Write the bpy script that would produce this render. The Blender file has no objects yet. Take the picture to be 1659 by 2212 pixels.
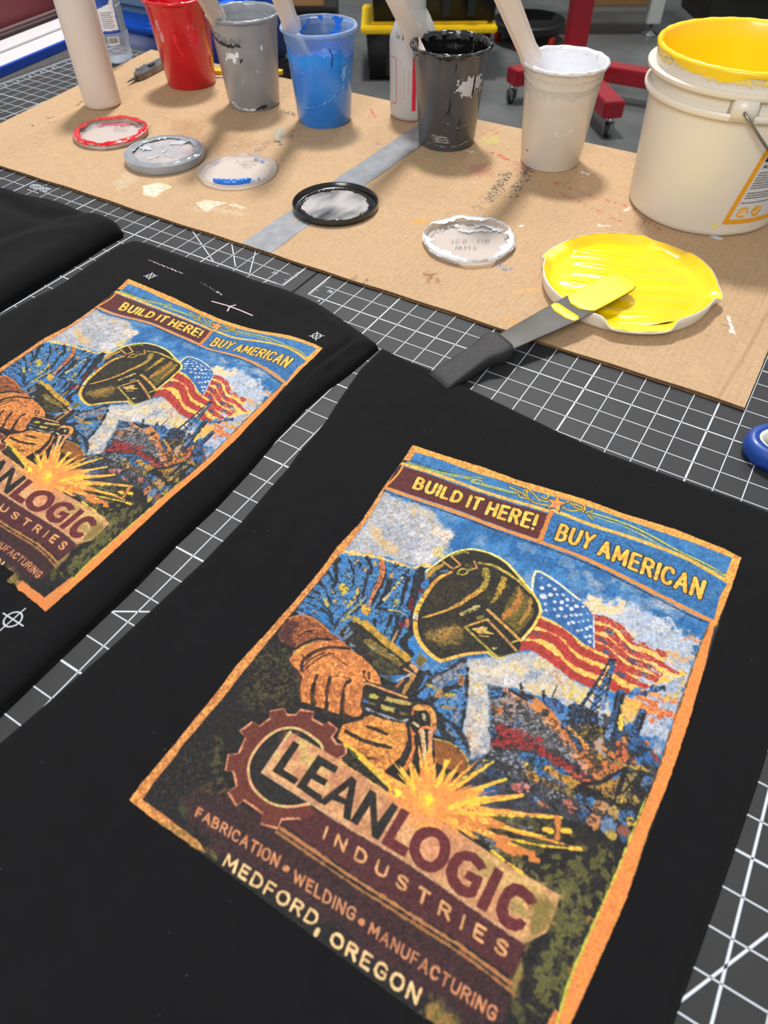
import bpy, bmesh, math, random
import numpy as np
from mathutils import Vector, Matrix
U = 0.0254                      # the place is measured in inches, on the printed one-inch grid of the cutting mats
SC = bpy.context.scene
COL = SC.collection
# ------------------------------------------------------------------ camera
CAM = np.array([4.9719716, -24.78344997, 18.48853754])
rv = np.array([2.3488199459863788, 0.6572811073433602, -0.25752928491829385])
th_ = np.linalg.norm(rv); k_ = rv / th_
K_ = np.array([[0, -k_[2], k_[1]], [k_[2], 0, -k_[0]], [-k_[1], k_[0], 0]])
ROT = np.eye(3) + np.sin(th_) * K_ + (1 - np.cos(th_)) * K_ @ K_
FPX = 1511.558
cd = bpy.data.cameras.new('camera'); cam = bpy.data.objects.new('camera', cd); COL.objects.link(cam)
m4 = Matrix([[ROT[0][i], -ROT[1][i], -ROT[2][i], CAM[i] * U] for i in range(3)] + [[0, 0, 0, 1]])
cam.matrix_world = m4
cd.sensor_fit = 'VERTICAL'; cd.sensor_height = 36; cd.sensor_width = 36
cd.lens = FPX / 2212 * 36; cd.clip_start = 0.02; cd.clip_end = 60
cd.dof.use_dof = True; cd.dof.focus_distance = 0.80; cd.dof.aperture_fstop = 8.0
SC.camera = cam
# ------------------------------------------------------------------ light
SC.view_settings.view_transform = 'Standard'; SC.view_settings.look = 'None'
SC.view_settings.exposure = 0.0; SC.view_settings.gamma = 1.0; SC.view_settings.use_curve_mapping = False
wd = bpy.data.worlds.new('World'); SC.world = wd; wd.use_nodes = True
wd.node_tree.nodes['Background'].inputs[0].default_value = (0.93, 0.97, 1.0, 1)
wd.node_tree.nodes['Background'].inputs[1].default_value = 0.43
def area(name, loc, target, size, power, color=(1, 1, 1), shape='DISK', size_y=None):
    l = bpy.data.lights.new(name, 'AREA'); l.shape = shape; l.size = size; l.energy = power; l.color = color
    if size_y: l.size_y = size_y
    o = bpy.data.objects.new(name, l); COL.objects.link(o)
    o.location = Vector(loc) * U
    o.rotation_euler = (Vector(target) - Vector(loc)).to_track_quat('-Z', 'Y').to_euler()
    return o
area('ceiling_or_fill_lamp', (-76, 104, 200), (-14, 6, 0), 0.75, 400, (1.0, 0.955, 0.91))
area('ceiling_or_fill_lamp', (20, -150, 120), (-14, 14, 3), 2.2, 150, (1.0, 0.96, 0.92))  # added soft fill from the camera side, brightens the cup fronts
area('ceiling_or_fill_lamp', (-60, 230, 190), (-60, 170, -34), 1.6, 110, (0.95, 0.98, 1.0))

# ------------------------------------------------------------------ helpers
def at(px, py, z=0.0):
    """table-frame point (inches) at height z that a photo pixel shows"""
    d = ROT.T @ np.array([(px - 829.5) / FPX, (py - 1106) / FPX, 1])
    return CAM + (z - CAM[2]) / d[2] * d
def s2l(c):
    return tuple(((v / 255) / 12.92 if v / 255 <= 0.04045 else (((v / 255) + 0.055) / 1.055) ** 2.4) for v in c)
class MB:
    """collects shapes (inches) into one mesh"""
    def __init__(s): s.v = []; s.f = []; s.sm = []
    def add(s, vs, fs, smooth=True):
        b = len(s.v); s.v += [tuple(v) for v in vs]; s.f += [tuple(b + i for i in f) for f in fs]; s.sm += [smooth] * len(fs)
        return s
    def box(s, lo, hi, M=None, bevel=0.0):
        x0, y0, z0 = lo; x1, y1, z1 = hi
        if bevel <= 0:
            vs = [(x, y, z) for z in (z0, z1) for y in (y0, y1) for x in (x0, x1)]
            fs = [(0, 2, 3, 1), (4, 5, 7, 6), (0, 1, 5, 4), (2, 6, 7, 3), (0, 4, 6, 2), (1, 3, 7, 5)]
        else:
            bm = bmesh.new(); bmesh.ops.create_cube(bm, size=1)
            for v in bm.verts: v.co = Vector(((x0 + x1) / 2 + v.co.x * (x1 - x0), (y0 + y1) / 2 + v.co.y * (y1 - y0), (z0 + z1) / 2 + v.co.z * (z1 - z0)))
            bmesh.ops.bevel(bm, geom=bm.edges[:], offset=bevel, segments=2, affect='EDGES')
            bm.verts.index_update(); vs = [v.co[:] for v in bm.verts]; fs = [[v.index for v in f.verts] for f in bm.faces]; bm.free()
        if M is not None: vs = [(M @ Vector(v))[:] for v in vs]
        return s.add(vs, fs, False)
    def lathe(s, prof, c=(0, 0, 0), n=64, cap0=False, cap1=False, rad=None):
        vs = []
        for j, (r, z) in enumerate(prof):
            for i in range(n):
                a = 2 * math.pi * i / n
                rr, zz = (r, z) if rad is None else rad(j, a, r, z)
                vs.append((c[0] + rr * math.cos(a), c[1] + rr * math.sin(a), c[2] + zz))
        fs = [(j * n + i, j * n + (i + 1) % n, (j + 1) * n + (i + 1) % n, (j + 1) * n + i) for j in range(len(prof) - 1) for i in range(n)]
        if cap0: fs.append(tuple(range(n))[::-1])
        if cap1: fs.append(tuple((len(prof) - 1) * n + i for i in range(n)))
        return s.add(vs, fs)
    def tube(s, pts, r, n=10, closed=False):
        P = [Vector(p) for p in pts]; m = len(P); vs = []; fs = []
        rs = r if isinstance(r, (list, tuple)) else [r] * m
        up = Vector((0, 0, 1)); prev = None
        for i in range(m):
            if closed: t = P[(i + 1) % m] - P[(i - 1) % m]
            else: t = P[min(i + 1, m - 1)] - P[max(i - 1, 0)]
            t.normalize()
            a = prev if prev is not None else (up if abs(t.z) < 0.95 else Vector((1, 0, 0)))
            b = t.cross(a); b.normalize(); a = b.cross(t); a.normalize(); prev = a
            for q in range(n):
                w = 2 * math.pi * q / n
                vs.append((P[i] + (a * math.cos(w) + b * math.sin(w)) * rs[i])[:])
        for i in range(m if closed else m - 1):
            for q in range(n):
                j = (i + 1) % m
                fs.append((i * n + q, j * n + q, j * n + (q + 1) % n, i * n + (q + 1) % n))
        if not closed: fs += [tuple(range(n)), tuple((m - 1) * n + q for q in range(n))[::-1]]
        return s.add(vs, fs)
    def loft(s, rings, caps=True):
        n = len(rings[0]); vs = [p for r in rings for p in r]
        fs = [(j * n + i, j * n + (i + 1) % n, (j + 1) * n + (i + 1) % n, (j + 1) * n + i) for j in range(len(rings) - 1) for i in range(n)]
        if caps: fs += [tuple(range(n))[::-1], tuple((len(rings) - 1) * n + i for i in range(n))]
        return s.add(vs, fs)
    def prism(s, poly, z0, z1):
        n = len(poly)
        vs = [(x, y, z0) for x, y in poly] + [(x, y, z1) for x, y in poly]
        fs = [tuple(range(n))[::-1], tuple(range(n, 2 * n))] + [(i, (i + 1) % n, n + (i + 1) % n, n + i) for i in range(n)]
        return s.add(vs, fs, False)
    def strip(s, pts, w, z):
        """flat ribbon along a polyline; z: number or function(x, y)"""
        P = [np.array(p[:2], float) for p in pts]; m = len(P); vs = []
        for i in range(m):
            t = P[min(i + 1, m - 1)] - P[max(i - 1, 0)]; t = t / (np.linalg.norm(t) + 1e-9); nn = np.array([-t[1], t[0]])
            ww = w[i] if isinstance(w, (list, tuple)) else w
            for sg in (-.5, .5):
                q = P[i] + nn * ww * sg; vs.append((q[0], q[1], z(q[0], q[1]) if callable(z) else z))
        return s.add(vs, [(2 * i, 2 * i + 2, 2 * i + 3, 2 * i + 1) for i in range(m - 1)], False)
    def build(s, name, mat, parent=None, origin=None):
        me = bpy.data.meshes.new(name)
        o0 = Vector(origin) if origin is not None else Vector((0, 0, 0))
        me.from_pydata([((v[0] - o0.x) * U, (v[1] - o0.y) * U, (v[2] - o0.z) * U) for v in s.v], [], s.f)
        me.polygons.foreach_set('use_smooth', s.sm); me.update()
        bm = bmesh.new(); bm.from_mesh(me); bmesh.ops.recalc_face_normals(bm, faces=bm.faces); bm.to_mesh(me); bm.free()
        me.materials.append(mat)
        o = bpy.data.objects.new(name, me); COL.objects.link(o)
        if parent is not None: o.parent = parent
        else: o.location = o0 * U
        return o
def tag(o, label=None, cat=None, group=None, kind=None):
    if label: o['label'] = label
    if cat: o['category'] = cat
    if group: o['group'] = group
    if kind: o['kind'] = kind
    return o
def thing(name, label, cat, loc=(0, 0, 0), rz=0.0, group=None):
    """an Empty at the thing's base; its parts are meshes in the thing's own frame"""
    o = bpy.data.objects.new(name, None); COL.objects.link(o); o.empty_display_size = 0.02
    o.location = Vector(loc) * U; o.rotation_euler = (0, 0, rz)
    return tag(o, label, cat, group)
def edge_split(o, deg=40):
    md = o.modifiers.new('split', 'EDGE_SPLIT'); md.split_angle = math.radians(deg); return o
# ------------------------------------------------------------------ materials
def mat(name, c, rough=0.5, c2=None, scale=40, spec=0.5, metal=0.0, bump=0.0, bscale=200, coat=0.0, trans=0.0, sss=0.0, lo=0.35, hi=0.65, detail=4, obj=True, stretch=None):
    m = bpy.data.materials.new(name); m.use_nodes = True; nt = m.node_tree; b = nt.nodes['Principled BSDF']
    def sp(k, v):
        if k in b.inputs: b.inputs[k].default_value = v
    sp('Base Color', (*s2l(c), 1)); sp('Roughness', rough); sp('Metallic', metal); sp('Specular IOR Level', spec)
    sp('Coat Weight', coat); sp('Coat Roughness', 0.08); sp('Transmission Weight', trans)
    if sss:
        sp('Subsurface Weight', sss); sp('Subsurface Radius', (1, 0.9, 0.75)); sp('Subsurface Scale', 0.006)
    tc = nt.nodes.new('ShaderNodeTexCoord'); src = tc.outputs['Object']
    if stretch:
        mp = nt.nodes.new('ShaderNodeMapping'); mp.inputs['Scale'].default_value = stretch; nt.links.new(src, mp.inputs[0]); src = mp.outputs[0]
    if c2 is not None:
        n = nt.nodes.new('ShaderNodeTexNoise'); n.inputs['Scale'].default_value = scale; n.inputs['Detail'].default_value = detail
        nt.links.new(src, n.inputs['Vector'])
        r = nt.nodes.new('ShaderNodeValToRGB'); r.color_ramp.elements[0].position = lo; r.color_ramp.elements[1].position = hi
        r.color_ramp.elements[0].color = (*s2l(c), 1); r.color_ramp.elements[1].color = (*s2l(c2), 1)
        nt.links.new(n.outputs[0], r.inputs[0]); nt.links.new(r.outputs[0], b.inputs['Base Color'])
    if bump:
        n = nt.nodes.new('ShaderNodeTexNoise'); n.inputs['Scale'].default_value = bscale; n.inputs['Detail'].default_value = 3
        nt.links.new(src, n.inputs['Vector'])
        bp = nt.nodes.new('ShaderNodeBump'); bp.inputs['Strength'].default_value = bump; bp.inputs['Distance'].default_value = 0.002
        nt.links.new(n.outputs[0], bp.inputs['Height']); nt.links.new(bp.outputs[0], b.inputs['Normal'])
    return m
def attr_mat(name, rough=0.85, spec=0.2, bump=0.15, bscale=900, attr='paint'):
    m = mat(name, (128, 128, 128), rough, spec=spec, bump=bump, bscale=bscale); nt = m.node_tree
    a = nt.nodes.new('ShaderNodeAttribute'); a.attribute_name = attr
    nt.links.new(a.outputs['Color'], nt.nodes['Principled BSDF'].inputs['Base Color'])
    return m
def clear_mat(name, tint=(255, 255, 255), gloss=0.12, body=None, amount=0.0, patch=None, pscale=60, lo=0.45, hi=0.6, rough=0.12):
    """thin clear plastic: see-through with a clear reflection; body = milky diffuse share"""
    m = bpy.data.materials.new(name); m.use_nodes = True; nt = m.node_tree; nt.nodes.clear()
    out = nt.nodes.new('ShaderNodeOutputMaterial'); tr = nt.nodes.new('ShaderNodeBsdfTransparent'); gl = nt.nodes.new('ShaderNodeBsdfPrincipled')
    tr.inputs[0].default_value = (*s2l(tint), 1)
    gl.inputs['Base Color'].default_value = (*s2l(body or tint), 1); gl.inputs['Roughness'].default_value = rough
    mx = nt.nodes.new('ShaderNodeMixShader')
    lw = nt.nodes.new('ShaderNodeLayerWeight'); lw.inputs[0].default_value = 0.25
    ma = nt.nodes.new('ShaderNodeMath'); ma.operation = 'MULTIPLY_ADD'; ma.inputs[1].default_value = 0.55; ma.inputs[2].default_value = gloss + amount
    nt.links.new(lw.outputs['Fresnel'], ma.inputs[0]); fac = ma.outputs[0]
    if patch is not None:
        tc = nt.nodes.new('ShaderNodeTexCoord'); n = nt.nodes.new('ShaderNodeTexNoise'); n.inputs['Scale'].default_value = pscale; n.inputs['Detail'].default_value = 3
        nt.links.new(tc.outputs['Object'], n.inputs['Vector'])
        r = nt.nodes.new('ShaderNodeMapRange'); r.inputs[1].default_value = lo; r.inputs[2].default_value = hi
        nt.links.new(n.outputs[0], r.inputs[0])
        m2 = nt.nodes.new('ShaderNodeMath'); m2.operation = 'MAXIMUM'; nt.links.new(r.outputs[0], m2.inputs[0]); nt.links.new(fac, m2.inputs[1]); fac = m2.outputs[0]
        gl.inputs['Base Color'].default_value = (*s2l(patch), 1)
    nt.links.new(fac, mx.inputs[0]); nt.links.new(tr.outputs[0], mx.inputs[1]); nt.links.new(gl.outputs[0], mx.inputs[2]); nt.links.new(mx.outputs[0], out.inputs[0])
    return m

# ---- artwork painter: rasterises the chest print in print inches (u right, v down) into an array of sRGB colours
PW, PH = 11.85, 15.1
def noise_field(h, w, cell, seed, octaves=2):
    out = np.zeros((h, w)); amp = 1.0; tot = 0
    rs = np.random.RandomState(seed)
    for o in range(octaves):
        c = max(cell / (2 ** o), 1.2)
        gh, gw = int(h / c) + 3, int(w / c) + 3
        g = rs.rand(gh, gw)
        yy = np.arange(h) / c; xx = np.arange(w) / c
        iy = yy.astype(int); ix = xx.astype(int)
        fy = yy - iy; fx = xx - ix
        fy = (fy * fy * (3 - 2 * fy))[:, None]; fx = (fx * fx * (3 - 2 * fx))[None, :]
        a = g[iy][:, ix]; b = g[iy][:, ix + 1]; c2 = g[iy + 1][:, ix]; d = g[iy + 1][:, ix + 1]
        out += amp * ((a * (1 - fx) + b * fx) * (1 - fy) + (c2 * (1 - fx) + d * fx) * fy)
        tot += amp; amp *= 0.55
    out /= tot
    out = (out - out.mean()) / (out.std() * 3.4) + 0.5
    return np.clip(out, 0, 1)
def paint(ops, ppi, pw, ph, base, ox=0.0, oy=0.0, grain=1.0):
    """returns (colours, painted coverage) sampled every 1/ppi inch over pw x ph inches, top-left corner at (-ox, -oy)"""
    W, H = int(pw * ppi) + 1, int(ph * ppi) + 1
    img = np.zeros((H, W, 3)); img[:] = base; cov = np.zeros((H, W))
    NF = {k: noise_field(H, W, c * ppi, 11 + i, oc) for i, (k, c, oc) in enumerate(
        [(0, 0.06, 2), (1, 0.16, 3), (2, 0.4, 3), (3, 1.0, 4), (4, 0.035, 1)])}
    def sdist(pts, closed, x0, y0, x1, y1, widths=None):
        gx, gy = np.meshgrid(np.arange(x0, x1), np.arange(y0, y1))
        gx = gx / ppi; gy = gy / ppi
        best = np.full(gx.shape, 1e9); inside = np.zeros(gx.shape, bool)
        n = len(pts)
        for i in range(n if closed else n - 1):
            ax, ay = pts[i]; bx, by = pts[(i + 1) % n]
            dx, dy = bx - ax, by - ay; l2 = dx * dx + dy * dy + 1e-12
            t = np.clip(((gx - ax) * dx + (gy - ay) * dy) / l2, 0, 1)
            dd = np.hypot(gx - ax - t * dx, gy - ay - t * dy)
            if widths is not None:
                dd = dd - 0.5 * (widths[i] + (widths[i + 1] - widths[i]) * t)
            best = np.minimum(best, dd)
            if closed and ay != by:
                c = (ay > gy) != (by > gy)
                inside ^= c & (gx < (bx - ax) * (gy - ay) / (by - ay) + ax)
        if closed: best = np.where(inside, -best, best)
        return best
    for op in ops:
        kind, col, alt, ns, alpha, feather, rag, spk, wid, pts = op
        pts = [(pts[i] / 500.0 + ox, pts[i + 1] / 500.0 + oy) for i in range(0, len(pts), 2)]
        wid = [w / 500.0 for w in wid]
        pad = max(feather, rag, 0.02) * 1.5 + 0.03 + (max(wid) if wid else 0)
        xs = [p[0] for p in pts]; ys = [p[1] for p in pts]
        x0 = max(int((min(xs) - pad) * ppi), 0); x1 = min(int((max(xs) + pad) * ppi) + 2, W)
        y0 = max(int((min(ys) - pad) * ppi), 0); y1 = min(int((max(ys) + pad) * ppi) + 2, H)
        if x1 <= x0 or y1 <= y0: continue
        sl = (slice(y0, y1), slice(x0, x1))
        if kind == 'P': d = sdist(pts, True, x0, y0, x1, y1)
        else:
            ws = [wid[0] + (wid[-1] - wid[0]) * i / max(len(pts) - 1, 1) for i in range(len(pts))] if len(wid) <= 2 else wid
            d = sdist(pts, False, x0, y0, x1, y1, ws)
        if rag: d = d + (NF[1][sl] - 0.5) * rag * 1.5 + (NF[0][sl] - 0.5) * rag * 0.6
        a = np.clip(0.5 - d / max(feather, 1.0 / ppi), 0, 1) * alpha
        if spk: # paint only where the noise exceeds a threshold
            k = {1: 0, 2: 1, 3: 2}[int(spk)]
            a = a * np.clip((NF[k][sl][::-1, ::-1] - (1 - (spk % 1))) * 9 + 0.5, 0, 1)
        cov[sl] = np.maximum(cov[sl], a)
        m = NF[ns][sl][..., None] if ns >= 0 else 0.0
        if ns >= 0: m = np.clip((m - 0.5) * 2.2 + 0.5, 0, 1)
        c = np.array(col) * (1 - m) + np.array(alt) * m
        img[sl] = img[sl] * (1 - a[..., None]) + c * a[..., None]
    img *= (1 - 0.08 * grain + 0.16 * grain * NF[0])[..., None]
    img += ((NF[4] - 0.5) * 20 * grain)[..., None]
    return np.clip(img, 6, 255), cov
GL = {
 'P': (0.5, [[(0, 0), (0, 1), (.32, 1), (.5, .88), (.5, .6), (.32, .46), (0, .46)]]),
 'K': (0.54, [[(0, 0), (0, 1)], [(.52, 1), (0, .42)], [(.14, .56), (.54, 0)]]),
 '-': (0.3, [[(0, .48), (.3, .48)]]),
 '1': (0.16, [[(0, .8), (.16, 1), (.16, 0)]]),
 '5': (0.5, [[(.46, 1), (.06, 1), (.02, .56), (.26, .62), (.46, .5), (.5, .28), (.4, .06), (.22, 0), (0, .1)]]),
 'A': (0.62, [[(0, 0), (.31, 1), (.62, 0)], [(.12, .33), (.5, .33)]]),
 'B': (0.55, [[(0, 0), (0, 1), (.3, 1), (.45, .9), (.45, .65), (.3, .53), (0, .53)], [(.3, .53), (.52, .4), (.52, .12), (.34, 0), (0, 0)]]),
 'C': (0.55, [[(.55, .78), (.46, .95), (.3, 1), (.12, .93), (0, .7), (0, .3), (.12, .07), (.3, 0), (.46, .05), (.55, .22)]]),
 'D': (0.56, [[(0, 0), (0, 1), (.26, 1), (.46, .88), (.56, .65), (.56, .35), (.46, .12), (.26, 0), (0, 0)]]),
 'E': (0.45, [[(.45, 1), (0, 1), (0, 0), (.45, 0)], [(0, .52), (.38, .52)]]),
 'F': (0.42, [[(.42, 1), (0, 1), (0, 0)], [(0, .5), (.36, .5)]]),
 'G': (0.58, [[(.56, .8), (.46, .95), (.3, 1), (.12, .93), (0, .7), (0, .3), (.12, .07), (.3, 0), (.48, .04), (.57, .14), (.57, .46), (.34, .46)]]),
 'H': (0.55, [[(0, 0), (0, 1)], [(.55, 0), (.55, 1)], [(0, .52), (.55, .52)]]),
 'I': (0.0, [[(0, 0), (0, 1)]]),
 'L': (0.42, [[(0, 1), (0, 0), (.42, 0)]]),
 'M': (0.74, [[(0, 0), (.06, 1), (.37, .25), (.68, 1), (.74, 0)]]),
 'N': (0.55, [[(0, 0), (0, 1), (.55, 0), (.55, 1)]]),
 'O': (0.62, [[(.31, 1), (.12, .93), (0, .7), (0, .3), (.12, .07), (.31, 0), (.5, .07), (.62, .3), (.62, .7), (.5, .93), (.31, 1)]]),
 'R': (0.54, [[(0, 0), (0, 1), (.32, 1), (.48, .88), (.48, .62), (.32, .5), (0, .5)], [(.28, .5), (.54, 0)]]),
 'S': (0.5, [[(.48, .84), (.36, .97), (.16, .98), (.02, .86), (.03, .66), (.17, .55), (.36, .45), (.5, .32), (.47, .12), (.32, 0), (.14, .02), (0, .16)]]),
 'T': (0.54, [[(.27, 0), (.27, 1)], [(0, 1), (.54, 1)]]),
 'U': (0.56, [[(0, 1), (0, .28), (.1, .06), (.28, 0), (.46, .06), (.56, .28), (.56, 1)]]),
 'W': (0.86, [[(0, 1), (.2, 0), (.43, .85), (.66, 0), (.86, 1)]]),
 'Y': (0.56, [[(0, 1), (.28, .48), (.56, 1)], [(.28, .48), (.28, 0)]]),
 '!': (0.0, [[(0, .32), (0, 1)], [(0, 0), (0, .03)]]),
 ',': (0.06, [[(.06, .05), (0, -.16)]]),
 '2': (0.5, [[(.02, .78), (.12, .95), (.3, 1), (.46, .9), (.48, .68), (.36, .48), (0, 0), (.5, 0)]]),
 '6': (0.5, [[(.44, .92), (.3, 1), (.12, .9), (0, .6), (0, .28), (.12, .04), (.3, 0), (.46, .1), (.5, .3), (.42, .5), (.26, .56), (.06, .46)]]),
 '8': (0.5, [[(.25, .53), (.06, .66), (.04, .86), (.16, .98), (.34, .98), (.46, .86), (.44, .66), (.25, .53), (.04, .38), (.0, .16), (.14, 0), (.36, 0), (.5, .16), (.46, .38), (.25, .53)]]),
}
def text_strokes(s, track=0.16, th=0.17):
    """strokes of a word as polylines in a unit box: x from 0 to 1 over the whole word, y from 0 (baseline) to 1 (cap height)"""
    out = []; x = 0
    for ch in s:
        if ch == ' ': x += .35; continue
        w, st = GL[ch]
        for pl in st: out.append([(x + px, th / 2 + py * (1 - th)) for px, py in pl])
        x += w + th + track
    tot = x - track
    return [[((px + th / 2) / tot, py) for px, py in pl] for pl in out], tot

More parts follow.
